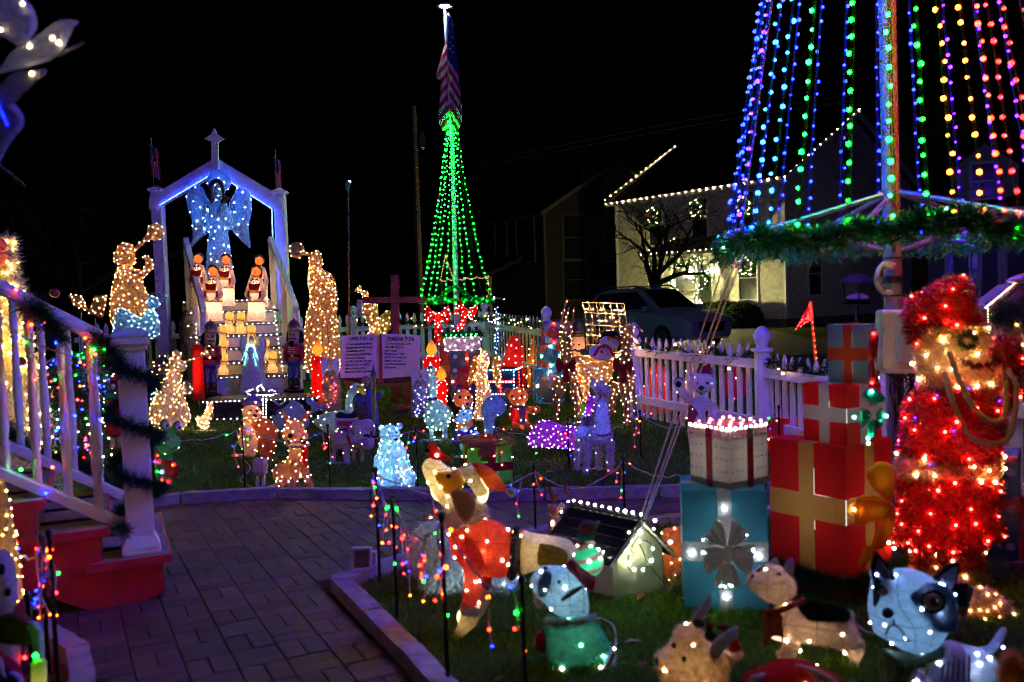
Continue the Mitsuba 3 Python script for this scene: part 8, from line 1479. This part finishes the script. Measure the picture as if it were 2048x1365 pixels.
for q,y in (([(1210,740),(1300,800),(1370,830),(1340,900),(1290,980),(1200,975),(1170,900),(1220,850)],-22),([(1700,820),(1860,780),(1895,860),(1850,980),(1860,1070),(1790,1100),(1720,1060),(1770,980),(1740,900)],-18),([(1730,1000),(1800,1040),(1795,1130),(1760,1180),(1730,1130)],14)): B.p('leg',puff(CF3(q),18,y=y),'cloth',TW,1)
B.p('tail',puff(CF3([(1740,640),(1770,580),(1830,590),(1840,660),(1800,700)]),12),'cloth',(.6,.5,.46),1); furry(B,5500,.014,.003,3,(0,0,-.4),(.7,.57,.46),cat([B.skin[0],B.skin[1]])); B.lights(6,3.4,(1,.74,.42),12,3,skin=cat(B.skin[:2])); B.glow([(1590,0,1262,60,20,24),(1550,-4,1165,26,16,22)],(1,.66,.4),1.5); studs(B.k + '__leg_bulbs',cat(B.skin[-4:-1]),5,.0075,(1,.74,.42),11,5)
B.seam(B.skin[0],[CF3(q) for q in ([(1220,690),(1400,710),(1600,740),(1850,780)],[(1300,560),(1260,700),(1250,810)],[(1540,650),(1530,760),(1540,850)],[(1700,670),(1720,770),(1760,880)])],.7,(.2,.15,.12)); B.seam(B.skin[1],[CF3(q) for q in ([(990,340),(1120,370),(1260,360),(1340,400)],[(1140,210),(1130,350),(1120,470)],[(1260,260),(1250,380),(1220,500)])],.6,(.25,.18,.14))
# red backed figure at the lower edge
B = Build('red_backed_figure','red and gold plush back of an animal figure at the lower edge','animal figure',1590,1460,3.3)
B.p('back',puff(CF3([(900,1180),(960,1080),(1080,1040),(1200,985),(1300,970),(1450,990),(1600,1060),(1720,1130),(1760,1300),(900,1300)]),40),'cloth',(.42,.03,.02),1); B.p('gold_trim',[puff(CF3([(1300,975),(1440,985),(1600,1060),(1680,1150),(1620,1250),(1500,1150),(1420,1040)]),14,y=-34),puff(CF3([(910,1180),(960,1090),(1080,1050),(1060,1110),(1000,1200)]),14,y=-24)],'cloth',(.6,.42,.2),1); B.glow([(1590,0,1400,50,20,20)],(1,.5,.2),1.0); B.lights(4,3.5,(1,.74,.42),10,2)
# grey patched dog at the right
B = Build('grey_patched_dog','large blue lit white and grey dog figure with yellow eyes at the lower right','dog figure',1850,1460,3.45)
WB,GB = (.60,.70,.82),(.10,.13,.22)
hk = B.p('head',puff(C8R([(130,600),(150,680),(135,800),(130,900),(150,990),(175,1040),(250,1080),(360,1150),(460,1165),(560,1130),(630,1040),(660,940),(640,830),(640,760),(600,690),(540,650),(480,620),(400,595),(330,600),(260,640)]),58),'cloth',WB,1); hm_ = B.skin[-1]
def patch(nm,q,y,c,th=5,mat='cloth',tex=1,**k): return B.p(nm,puff(C8R(q),th,y=y),mat,c,tex,parent=hk,skin=False,**k)
patch('eye_patch',[(390,690),(440,650),(540,660),(620,720),(650,830),(640,960),(580,980),(480,960),(430,890),(370,830),(330,740)],-50,GB,7,label='dark grey eye patch'); patch('eye_patch',[(135,640),(180,640),(250,680),(220,740),(180,790),(130,830)],-20,GB,6,label='dark grey eye patch')
for q,r_,c,y in (((465,765),(82,78),(.012,.012,.015),-60),((458,762),(62,56),(.62,.56,.38),-65),((462,752),(36,34),(.05,.04,.03),-71),((470,742),(14,12),(.7,.66,.5),-76)): p = C8R([q])[0]; B.p('eye',ell((p[0],y,p[1]),(r_[0] / 3.37,5,r_[1] / 3.37),1),'gloss',c,0,parent=hk,skin=False)
for q,r_,c,y in (((188,722),(62,36),(.012,.012,.015),-30),((185,725),(48,26),(.6,.56,.42),-34)): p = C8R([q])[0]; B.p('eye',ell((p[0],y,p[1]),(r_[0] / 3.37,4,r_[1] / 3.37),1),'gloss',c,0,parent=hk,skin=False)
p = C8R([(190,852)])[0]; B.p('nose',ell((p[0],-46,p[1]),(11,9,10.5),1),'matte',(.08,.08,.09),0,parent=hk,skin=False); B.p('mouth',ptube(spline([(*C8R([q])[0][[0]],y,C8R([q])[0][1]) for q,y in (((185,1000),-40),((195,940),-49),((220,925),-52),((260,950),-57),((290,1000),-60),((312,1020),-60))],5),1.8),'matte',(.012,.012,.02),0,parent=hk,skin=False); B.p('muzzle_line',ptube([(*C8R([(222,925)])[0][[0]],-52,C8R([(222,925)])[0][1]),(*C8R([(225,890)])[0][[0]],-50,C8R([(225,890)])[0][1])],2),'matte',(.012,.012,.02),0,parent=hk,skin=False)
for q,qi,y in (([(122,600),(130,530),(155,472),(200,520),(250,580),(285,640),(250,690),(180,720),(150,730)],[(140,620),(148,550),(165,510),(205,560),(240,610),(215,670),(160,700)],-14),([(550,655),(620,590),(710,545),(728,580),(710,680),(670,750),(630,750),(590,690)],[(590,650),(640,600),(700,570),(712,600),(690,680),(655,735),(625,700)],-6)): ek = B.p('ear',puff(C8R(q),6,y=y),'cloth',(.02,.022,.035),1,parent=hk); B.p('ear_lining',puff(C8R(qi),3,y=y - 5),'cloth',(.42,.38,.46),1,parent=hk,skin=False)
B.p('sweater',puff(C8R([(235,1150),(340,1165),(480,1160),(610,1100),(630,1180),(560,1240),(430,1280),(380,1400),(270,1400),(250,1270)]),40,y=4),'matte',(.10,.13,.09),1); sg_ = [ptube(spline([(1770 + j * 22,-34 + 3 * j,1310),(1776 + j * 22,-36 + 3 * j,1330),(1768 + j * 22,-34 + 3 * j,1350)],5),1.5) for j in range(5)]; B.p('knit_pattern',sg_,'matte',(.28,.24,.05),0,skin=False)
B.p('body',puff(C8R([(480,1230),(620,1100),(720,1110),(850,1130),(960,1180),(1010,1260),(1030,1400),(480,1400)]),46,y=6),'cloth',(.56,.62,.74),1); bd = B.skin[-1]; B.p('pink_vest',puff(C8R([(430,1275),(540,1250),(640,1110),(740,1100),(770,1200),(760,1400),(480,1400)]),44,y=0),'cloth',(.45,.32,.5),1); vs = B.skin[-1]
for j in range(6): B.p('vest_rib',ptube(spline([(*C8R([(560 + j * 34,1190 - j * 12)])[0][[0]],-44,C8R([(560 + j * 34,1190 - j * 12)])[0][1]),(*C8R([(545 + j * 36,1290)])[0][[0]],-45,C8R([(545 + j * 36,1290)])[0][1]),(*C8R([(540 + j * 38,1400)])[0][[0]],-40,C8R([(540 + j * 38,1400)])[0][1])],4),2.2),'cloth',(.32,.2,.36),1,skin=False)
B.p('tail',puff(C8R([(890,1140),(950,1130),(1010,1050),(1045,1005),(1070,1015),(1050,1090),(980,1180),(930,1190)]),10,y=10),'cloth',WB,1)
B.lights(12,3.3,(.66,.85,1),12,3,skin=hm_); studs(B.k + '__body_bulbs',cat([bd,vs]),11,.0072,(.66,.8,1),11,4); B.dots([(*C8R([q])[0][[0]],-22,C8R([q])[0][1]) for q in ((596,690),(672,752),(150,620),(278,622),(992,1105))],3,(.3,.5,1),9,name='ear_bulbs'); B.glow([(1815,0,1220,55,26,60)],(.34,.66,1),1.5); glow(B.k + '__body_lamp',B.F,[(1930,6,1350,50,22,26)],(.45,.7,1),1.0)
B.seam(hm_,[C8R(q) for q in ([(330,610),(320,720),(340,860),(430,1000),(440,1150)],[(140,900),(260,960),(430,1000),(640,960)],[(240,1060),(330,1080),(450,1090)],[(560,990),(560,1060),(540,1130)])],.7,(.14,.17,.22))
# orange blur at the corner
B = Build('orange_plush','orange fluffy tail tip of a figure in the lower right corner','animal figure',2020,1450,2.7)
B.p('tail',puff([(2012,1450),(2002,1390),(2006,1340),(2020,1306),(2034,1320),(2040,1370),(2038,1450)],14),'cloth',(.6,.3,.06),1); furry(B,2500,.03,.003,2,(0,0,.3),(.66,.34,.08)); B.glow([(2020,0,1390,8,6,30)],(1,.55,.15),1.0)
# ================= the porch stairs at the left, and what stands by them =================
B = Build('porch_stairs','red sided porch stairs with worn wooden treads and dark grip strips at the left','stairs',200,1195,4.95)
YN,YF = 4.86,5.92     # near and far side of the flight
K0 = len(scene); PV,RA = np.array([-1.92,4.86]),math.radians(24)
NS = [(-1.92 - .3 * i,.255 + .185 * i) for i in range(7)]
RS,WT = (.55,.03,.04),(.34,.24,.12)
for i,(x,z) in enumerate(NS):
    B.wp('tread',box((x - .2,(YN + YF) / 2,z - .02),(.42,YF - YN + .04,.04),0,.006),'matte',WT if i else (.38,.27,.2),tex=2); B.wp('tread_edge',box((x - .2,YN - .027,z - .022),(.42,.012,.05),0,.003),'paint',RS); B.wp('nosing',box((x + .012,(YN + YF) / 2,z - .022),(.014,YF - YN + .05,.048),0,.003),'paint',RS)
    zb = NS[i - 1][1] if i else .03; B.wp('riser',box((x - .035,(YN + YF) / 2,(z - .042 + zb) / 2),(.02,YF - YN - .02,z - .042 - zb - .002)),'paint',(.28,.03,.05))
    for y in ((YN + .25),(YN + .6),YN + .9): B.wp('grip_strip',box((x - .2,y,z + .0035),(.3,.07,.003)),'matte',(.02,.02,.025))
sp_ = [(-1.98,.035),(-1.95,.06),(-1.95,.208),(-2.25,.208)] + [q for i in range(1,7) for q in ((-1.952 - .3 * i,NS[i][1] - .047),(-2.25 - .3 * i,NS[i][1] - .047))] + [(-4.05,1.05),(-2.6,.16),(-2.32,.005),(-2.05,.005)]
def stringer(y0,y1): m = trimesh.creation.extrude_polygon(Polygon(sp_),y1 - y0,engine='earcut'); v = np.asarray(m.vertices); return trimesh.Trimesh(np.c_[v[:,0],y1 - v[:,2],v[:,1]],m.faces,process=False)
B.wp('side_board',stringer(YN,YN + .04),'paint',RS,tex=2); B.wp('side_board',stringer(YF - .04,YF),'paint',RS,tex=2)
RWH = (.80,.80,.82)
def rail_run(name,label,y,newel):
    B = Build(name,label,'railing',250,1100,y)
    xa,za,sl = -2.09,1.37,.62; L_ = 1.75
    top = lambda x: za + (xa - x) * sl; bot = lambda x: .39 + (xa - x) * .62
    B.wp('handrail',beam([xa,y,top(xa)],[xa - L_,y,top(xa - L_)],.075,.055,bev=.015),'paint',RWH); B.wp('bottom_rail',beam([xa,y,bot(xa)],[xa - L_,y,bot(xa - L_)],.06,.06,bev=.008),'paint',RWH)
    for j in range(12):
        x = xa - .16 - j * .142; z0,z1 = bot(x) + .02,top(x) - .02; h = z1 - z0
        pf = [(.022,0),(.022,h * .14),(.027,h * .15),(.018,h * .17),(.026,h * .24),(.025,h * .4),(.019,h * .62),(.016,h * .7),(.024,h * .72),(.017,h * .735),(.022,h * .75),(.022,h)]
        B.wp('baluster',lathe(pf,12,(x,y,z0)),'paint',RWH,smooth=40)
    if newel:
        x = -2.05; zb = .256; pf = [(.085,zb),(.085,.34)]
        B.wp('newel_post',cat([box((x,y,zb + .02),(.2,.2,.04),0,.012),hullm([[x + a * .1,y + b * .1,zb + .041] for a in (-1,1) for b in (-1,1)] + [[x + a * .072,y + b * .072,zb + .1] for a in (-1,1) for b in (-1,1)]),box((x,y,.86),(.142,.142,1.02),0,.006),box((x,y,1.385),(.17,.17,.03),0,.008),box((x,y,1.425),(.2,.2,.05),0,.01),hullm([[x + a * .105,y + b * .105,1.451] for a in (-1,1) for b in (-1,1)] + [[x + a * .06,y + b * .06,1.49] for a in (-1,1) for b in (-1,1)])]),'paint',RWH)
        B.wp('rail_rosette',[lathe([(.05,-.012),(.055,0),(.03,.012)],16).apply_transform(trimesh.transformations.rotation_matrix(math.pi / 2,[1,0,0])).apply_translation((x - .1,y - .035,.42))],'paint',RWH)
    return top
top = rail_run('porch_railing','near white porch railing with turned balusters and square newel post',YN + .11,True); rail_run('porch_railing','far white porch railing behind the stair treads',YF - .09,False)
gx = np.linspace(-2.0,-3.7,80); gp = np.c_[gx,YN + .09 + .05 * np.cos(gx * 22),np.array([top(x) for x in gx]) + .0 + .05 * np.sin(gx * 22)]
hx = np.linspace(0,1,70); gn = np.c_[-2.05 + .12 * np.cos(hx * 21 + 2),YN + .11 + .12 * np.sin(hx * 21 + 2),1.38 - hx * .98]
k = thing('rail_garland','dark evergreen garland wound along the near handrail and down the newel post','garland'); add(k + '__greenery',[needles(gp[i:i + n] - [0,.02,.05],.05,n * 120,.085,.005,i) for i,n in ((2,9),(17,10),(33,10),(50,11),(67,12))] + [needles(gn,.035,6500,.07,.005,2)],'leafy',(.022,.05,.028))
gx2 = np.linspace(-2.1,-3.6,50); g2 = np.c_[gx2,np.full(50,YN + .06),.42 + (-2.09 - gx2) * .62 + .04 * np.sin(gx2 * 15)]
k = thing('rail_garland','dark evergreen garland on the far bottom rail of the porch stairs','garland'); add(k + '__greenery',needles(g2 + [0,.95,.02],.05,4500,.1,.006,3),'leafy',(.022,.05,.028))
def turn(p): p = np.atleast_2d(np.asarray(p,float)); d = p[:,:2] - PV; return np.c_[PV[0] + d[:,0] * math.cos(RA) - d[:,1] * math.sin(RA),PV[1] + d[:,0] * math.sin(RA) + d[:,1] * math.cos(RA),p[:,2]]
TW_ = T().translate([PV[0],PV[1],0]).rotate([0,0,1],math.degrees(RA)).translate([-PV[0],-PV[1],0])
for q in list(scene)[K0:]:
    if scene[q].get('type') == 'ply': scene[q]['to_world'] = TW_      # the flight stands askew to the path
NR = np.array([math.sin(RA),-math.cos(RA),0]); PR = turn([-2.05,YN + .04,0])[0]
# bulbs wound over balusters
MULTI = [BLUE,GREEN,RED,ORG,YEL]
r = np.random.default_rng(14); k = thing('railing_light_string','multicoloured bulb string draped over the near porch railing','string lights')
wp = []; bp = []
for x in np.linspace(-2.15,-3.1,9):
    wp.append([x,YN + .02,top(x) - .12 - .08 * r.random()]); 
wl = turn(spline(wp,6)); add(k + '__wire',tube(wl,.0035,4),'matte',(.5,.5,.5))
bp = [onplane(px,py,PR,NR) for px,py in ((50,685),(85,652),(90,645),(62,650),(112,686),(170,677),(160,725),(160,773),(188,699),(190,709),(32,580),(208,700),(196,757),(92,987),(42,940),(112,862),(105,935),(150,832),(200,840),(70,760),(110,760),(155,800))]
light(k + '__bulbs',bp,.0085,[MULTI[j] for j in (1,0,3,3,0,3,4,3,1,3,3,1,0,0,1,0,3,0,0,2,1,2)],26)
# white tree with yellow lights
B = Build('white_christmas_tree','white artificial tree full of yellow bulbs and red balls beyond the porch railing','christmas tree',40,1000,6.6)
cone = []
for j in range(26):
    t = j / 25; rad = 130 * (1 - t) * .95 + 6; y = 985 - t * 500
    for a in np.linspace(0,6.28,18): cone.append(B.F.w([(15,0,y),(15 + rad * math.cos(a + j),rad * math.sin(a + j) * .8,y + rad * .12)]))
B.wp('branches',cat([needles(c,.03,26,.09,.008,i) for i,c in enumerate(cone)]),'cloth',(.66,.62,.48)); labels[B.k + '__branches'] = {'kind': 'stuff'}; B.wp('trunk',B.tube([(15,0,1010),(15,0,490)],5),'matte',(.3,.25,.2))
tips = np.array([c[1] for c in cone]); pk = tips[(tips @ FW < np.median(tips @ FW) + .15)]; r = np.random.default_rng(5); light(B.k + '__bulbs',pk[r.permutation(len(pk))[:110]] + r.normal(0,.02,(110,3)),.011,(1,.6,.1),9)
light(B.k + '__inner_bulbs',tips[r.permutation(len(tips))[:60]] * .6 + np.array([B.F.w((15,0,760))[0]]) * .4,.016,(1,.6,.1),9)
for i,(x,y) in enumerate(((18,690),(22,762),(4,598),(75,722),(140,590),(30,640),(10,860))): bk_ = B.wp('red_ball' if i < 5 else 'white_ball',ell(B.F.w((x,-60,y))[0],(.034,) * 3,1),'gloss',(.45,.05,.03) if i < 5 else (.5,.5,.55),smooth=True)
B.wp('topper',[ell(B.F.w((8,-20,520))[0],(.07,.06,.06),1),ell(B.F.w((10,-20,492))[0],(.05,.05,.05),1)],'cloth',(.55,.15,.12),smooth=True)
# multicoloured light heap beyond the stairs
B = Build('multicolour_light_bush','dark bush wrapped in dense multicoloured bulbs behind the porch balusters','bush',200,920,8.6)
bs = blob([[(150,0,870,40),(150,0,760,46)],[(230,0,880,44),(235,4,800,36)],[(190,4,730,30)]],12); w_ = W(B.F,bs); B.wp('foliage',fur(w_,5000,.09,.012,1),'leafy',(.03,.05,.03)); B.wp('stem',B.tube([(190,0,930),(190,0,800)],8),'matte',(.05,.04,.03)); r = np.random.default_rng(2); p,n = spread(w_,190,2,facing); light(B.k + '__bulbs',p + n * .05,.0125,[[BLUE,GREEN,RED,(1,.62,.27),BLUE,CYAN][j] for j in r.integers(0,6,len(p))],9)
B = Build('penguin_figure','small penguin figure in red vest with green collar behind the newel post','penguin figure',232,905,8.0)
B.p('body',puff([(218,800),(212,840),(216,872),(245,872),(248,830),(244,800)],12),'cloth',(.35,.03,.05),1); B.p('collar',puff([(214,786),(250,790),(248,802),(212,799)],9,y=-4),'matte',(.03,.2,.14),0); hk = B.p('head',ell((230,0,770),(9,9,12),1),'matte',(.03,.03,.03),0); B.p('hat',puff([(222,762),(228,750),(240,752),(242,762)],6,y=-2),'matte',(.4,.03,.03),0,parent=hk); B.p('face',ell((229,-8,773),(5,3,6),1),'matte',(.55,.5,.5),0,parent=hk); B.p('leg',[blob([[(226,0,872,5),(226,-2,892,5)]],3)],'cloth',(.5,.4,.25),1); B.p('leg',[blob([[(240,0,872,5),(240,-2,892,5)]],3)],'cloth',(.5,.4,.25),1); B.lights(9,1.6,WARM,8,2)
# white fabric angel up on the porch, cropped by the frame
B = Build('white_fabric_angel','white fabric winged figure with yellow bulbs and netting hanging into the upper left corner','angel figure',60,160,2.9)
C1 = lambda p: cv(p,0,0,1.95)
FB = (.55,.54,.56)
B.p('wing',puff(C1([(-120,-60),(40,-50),(120,20),(145,90),(120,150),(70,178),(15,145),(-120,90)]),14),'cloth',FB,1); B.p('wing',puff(C1([(-120,330),(0,270),(60,200),(150,145),(235,85),(315,90),(292,112),(255,190),(200,240),(110,268),(20,290)]),10,y=-6),'cloth',FB,1); B.p('sleeve',puff(C1([(-80,420),(10,320),(60,285),(170,270),(178,288),(120,335),(60,400),(20,450)]),6,y=0),'cloth',(.4,.4,.44),3); B.p('gown',puff(C1([(-120,430),(20,400),(70,420),(95,470),(62,530),(20,590),(-20,660),(-120,700)]),14),'cloth',(.42,.42,.45),3)
B.p('rod',[ptube([(C1([q])[0][0],z,C1([q])[0][1]) for q,z in (((230,215),0),((330,168),-4))],3),ptube([(C1([q])[0][0],z,C1([q])[0][1]) for q,z in (((40,410),0),((180,285),-4))],1)],'paint',(.5,.46,.5),0,skin=False); B.p('stick',ptube([(C1([q])[0][0],4,C1([q])[0][1]) for q in ((-60,600),(92,726))],3.4),'matte',(.4,.32,.3),2,skin=False)
B.dots([(x,-26 if y < 140 / 1.95 else -16,y) for x,y in C1([(115,33),(30,135),(133,192),(220,160),(245,178),(140,297)])],3.6,(1,.8,.35),9); B.dots([(x,-14,y) for x,y in C1([(3 + j * 5,405 + j * 11) for j in range(9)])],2,BLUE,8,name='blue_strip'); B.p('support_post',ptube([(-40,40,300),(-70,40,900)],10),'paint',(.5,.5,.52),0,skin=False)
# mulch bed at the lower left
k = thing('mulch_chips','brown bark chips covering the bed at the lower left','mulch',kind='stuff'); r = np.random.default_rng(3); ch = []
bp_ = Polygon(bed_poly)
for _ in range(900):
    p = np.array([r.uniform(-3.4,-1.3),r.uniform(2.2,4.4)])
    if bp_.contains(Point(p).buffer(.06)): ch.append(box((p[0],p[1],.014 + r.uniform(0,.015)),(r.uniform(.02,.05),r.uniform(.008,.018),.008),r.uniform(0,3.1)))
add(k,ch,'mulch',raw=True)
B = Build('gold_lit_cone','gold tinsel cone full of yellow bulbs at the left edge','cone figure',8,1190,3.9); B.p('cone',lz(4,1200,[(38,0),(32,70),(18,170),(4,240)],1,1,20),'cloth',(.55,.42,.2),3); B.lights(60,2.6,(1,.6,.1),9,2,jit=1); B.glow([(4,0,1130,14,14,50)],(1,.6,.2),1.0)
B = Build('spotted_white_figure','white animal figure with dark spots at the left edge of the bed','animal figure',5,1300,3.5); B.p('head',puff([(-40,1120),(10,1100),(30,1140),(34,1190),(20,1230),(-40,1240)],22),'cloth',(.55,.55,.6),1); B.p('spot',[ell((14,-18,1135),(6,5,11),1),ell((24,-16,1180),(7,5,9),1)],'matte',(.03,.03,.05),0); B.p('body',puff([(-40,1230),(20,1225),(40,1290),(30,1380),(-40,1400)],20),'cloth',(.5,.48,.5),1)
B = Build('brown_plush_figure','brown and white plush figure behind the icicle light stakes at the left edge','plush toy',40,1300,3.4); B.p('body',puff([(-20,1240),(30,1225),(62,1240),(70,1280),(50,1292),(-20,1280)],16),'matte',(.2,.07,.03),1); B.p('white_strip',puff([(56,1244),(78,1240),(92,1265),(94,1330),(86,1390),(70,1390),(74,1320),(66,1270)],8,y=-10),'matte',(.5,.5,.52),1)
B = Build('red_plush_figure','red plush figure with white trim in the lower left corner','plush toy',20,1400,3.1); B.p('body',puff([(-40,1300),(8,1310),(40,1340),(56,1420),(-40,1420)],20),'matte',(.35,.02,.04),1); B.p('trim',[puff([(0,1306),(14,1310),(22,1340),(44,1362),(34,1372),(10,1350)],6,y=-18),puff([(24,1340),(52,1350),(50,1400),(20,1400)],8,y=-14)],'matte',(.5,.45,.52),1)
B = Build('yellow_candle','pale yellow glowing candle figure with a green bulb at the lower left','candle figure',78,1420,3.2); B.p('wax',lz(78,1420,[(14,0),(14,95),(10,100)],1,1,16),'cloth',(.6,.6,.2),0); B.glow([(78,0,1370,7,7,34)],(1,1,.35),1.6); B.dots([(74,-6,1310)],6,GREEN,12)
# ================= multicoloured bulb strings on black stakes =================
def stakes(name,label_fn,pts,top_px,r=.008):
    out = []
    for i,(px,py,h) in enumerate(pts):
        b = G(px,py); k = thing(name,label_fn(i),'stake',group=None); t = b + np.array([0,0,h]); add(k + '__rod',tube([b - [0,0,.05],t],r,6),'metal',(.02,.02,.022),smooth=True); add(k + '__tip',lathe([(r * 1.5,-.02),(r * 1.6,0),(r * .6,.012)],8,t),'paint',(.02,.02,.02)); out.append(t)
    return out
def drape(name,label,tops,seed,br,drops=4,sag=.12,dl=(.1,.3),wcol=(.42,.40,.42),L=11,wr=.0045):
    r = np.random.default_rng(seed); k = thing(name,label,'string lights'); wires,bp,bc = [],[],[]
    for a,b in zip(tops[:-1],tops[1:]):
        a,b = a - [0,0,.03],b - [0,0,.03]; n = 14; t = np.linspace(0,1,n); s_ = sag * r.uniform(.6,1.3); p = a + (b - a) * t[:,None]; p[:,2] -= s_ * 4 * t * (1 - t); p += r.normal(0,.006,p.shape); wires.append(tube(spline(p,3),wr,5)); L_ = np.linalg.norm(b - a); nd = max(2,int(drops * L_))
        for q in np.linspace(.04,.97,nd) + r.normal(0,.02,nd):
            o = p[int(np.clip(q,0,.999) * (n - 1))]; ln = r.uniform(*dl); m = max(2,int(ln / .075)); x,y = 0,0; path = [o]
            for j in range(m): x += r.normal(0,.018); y += r.normal(0,.015); path.append(o + [x,y,-ln * (j + 1) / m])
            sp = spline(path,4); wires.append(tube(sp,wr * .75,4))
            for j in range(1,m + 1):
                side = r.normal(0,.014,3) if j < m else np.zeros(3); e = np.array(path[j]) + side
                if j < m: wires.append(tube([path[j],e],wr * .8,4))
                bp.append(e); bc.append(MULTI[r.integers(0,5)])
        for q in np.linspace(.1,.9,max(2,int(L_ * 2.5))): bp.append(p[int(q * (n - 1))] + r.normal(0,.012,3)); bc.append(MULTI[r.integers(0,5)])
    add(k + '__wire',wires,'matte',wcol); labels[k + '__wire'] = {'kind': 'stuff'}
    # a stubby clear cap with the glowing tip
    light(k + '__bulbs',bp,br,bc,L); return k
ORD = ['first','second','third','fourth','fifth','sixth','seventh','eighth','ninth','tenth','eleventh']
back = [(311,1008,.60),(491,992,.62),(661,985,.57),(836,984,.55),(998,970,.52),(1138,938,.46),(1282,918,.46),(1416,935,.50),(1560,955,.6)]
tb = stakes('kerb_stake',lambda i: f'black stake of the bulb string along the back kerb, {ORD[i]} from the porch stairs',back,None)
drape('kerb_light_string','multicoloured icicle bulb string on black stakes along the back kerb',tb,3,.0085,3.6,.13,(.08,.34))
fr = [(760,1172,.66),(795,1242,.62),(897,1395,.74),(1052,1420,.52)]
tf = stakes('island_stake',lambda i: f'black stake at the front of the island, {ORD[i]} from the kerb corner',fr,None,.009)
drape('island_light_string','multicoloured icicle bulb string on black stakes round the front of the island',tf,8,.0078,9,.10,(.12,.36),L=12)
isl = [(760,1172,.66),(1072,1086,.5),(1250,1060,.5),(1440,1048,.5)]
t2 = [tf[0]] + stakes('island_rear_stake',lambda i: f'black stake on the island rear edge, {ORD[i]} behind the red coated dog',isl[1:],None)
drape('island_rear_light_string','multicoloured icicle bulb string along the rear edge of the island behind the doghouse',t2,5,.0075,4.0,.12,(.08,.3),L=11)
bd_ = [(38,1345,.66),(98,1352,.62),(118,1400,.7),(70,1440,.5)]
t3 = stakes('bed_stake',lambda i: f'black stake in the mulch bed at lower left, {ORD[i]} from the frame edge',bd_,None,.009)
drape('bed_light_string','multicoloured icicle bulb string on the stakes of the mulch bed at lower left',[t3[0] + np.array([-.5,.1,.1]),t3[0],t3[1],t3[2],t3[3]],12,.0075,10,.10,(.15,.42),L=12)
# cords lying on the grass
for lb,pts in (('pale cord lying on the grass before the outlet box',[(470,905),(500,935),(480,960),(505,975)]),('pale cord on the grass behind the green sweatered dog',[(1195,1235),(1225,1250),(1232,1285),(1228,1295)]),('pale cord on the grass between the two dogs at the lower right',[(1710,1245),(1730,1262),(1760,1270)])):
    k = thing('power_lead',lb,'power lead'); add(k,tube(spline([G(x,y,.035) for x,y in pts],6),.005,5),'matte',(.45,.43,.42),raw=True)
# ================= what holds up the figures that stand clear of the ground =================
low = {}
for q,d in scene.items():
    if isinstance(d,dict) and d.get('type') == 'ply' and '__' in q and 'to_world' not in d: low.setdefault(q.split('__')[0],[]).append(meshkit.WRITTEN[d['filename']][0])
RODS = 'trumpet_angel trumpet_angel_001 cyan_angel gold_lattice_panel gold_lattice_panel_001 small_gold_angel sequin_angel narwhal_figure white_goose blue_dome_figure small_plush_deer orange_plush penguin_figure brown_plush_figure red_plush_figure red_glow_panel glowing_figure_004 floodlight_post red_pennant lantern_post praying_angel purple_lit_creature'.split()
BLOCKS = 'nutcracker nutcracker_001 fibre_optic_angel red_candle red_candle_001 red_candle_002 red_candle_003 dotted_gift_box red_gift_box blue_wire_gift_box robed_woman_statue bronze_post white_christmas_tree gold_lit_cone yellow_candle striped_gift_box'.split()
for q in RODS + BLOCKS:
    v = np.vstack(low[q]); z0 = v[:,2].min(); b = v[v[:,2] < z0 + .18 * (v[:,2].max() - z0)]; lo,hi = b[:,:2].min(0),b[:,:2].max(0); c,e = (lo + hi) / 2,(hi - lo) / 2 * .8
    if q in BLOCKS: add(q + '__plinth',box((c[0],c[1],z0 / 2 - .01),(2 * e[0],2 * e[1],z0 + .01),0,.006),'matte',(.05,.04,.035),tex=2)
    else:
        for s in ((-1,1) if e[0] > .05 else (0,)): add(q + '__support_stake',tube([[c[0] + s * e[0] * .6,c[1],-.05],[c[0] + s * e[0] * .6,c[1],z0 + .12]],.008,6),'metal',(.06,.06,.06),smooth=True)
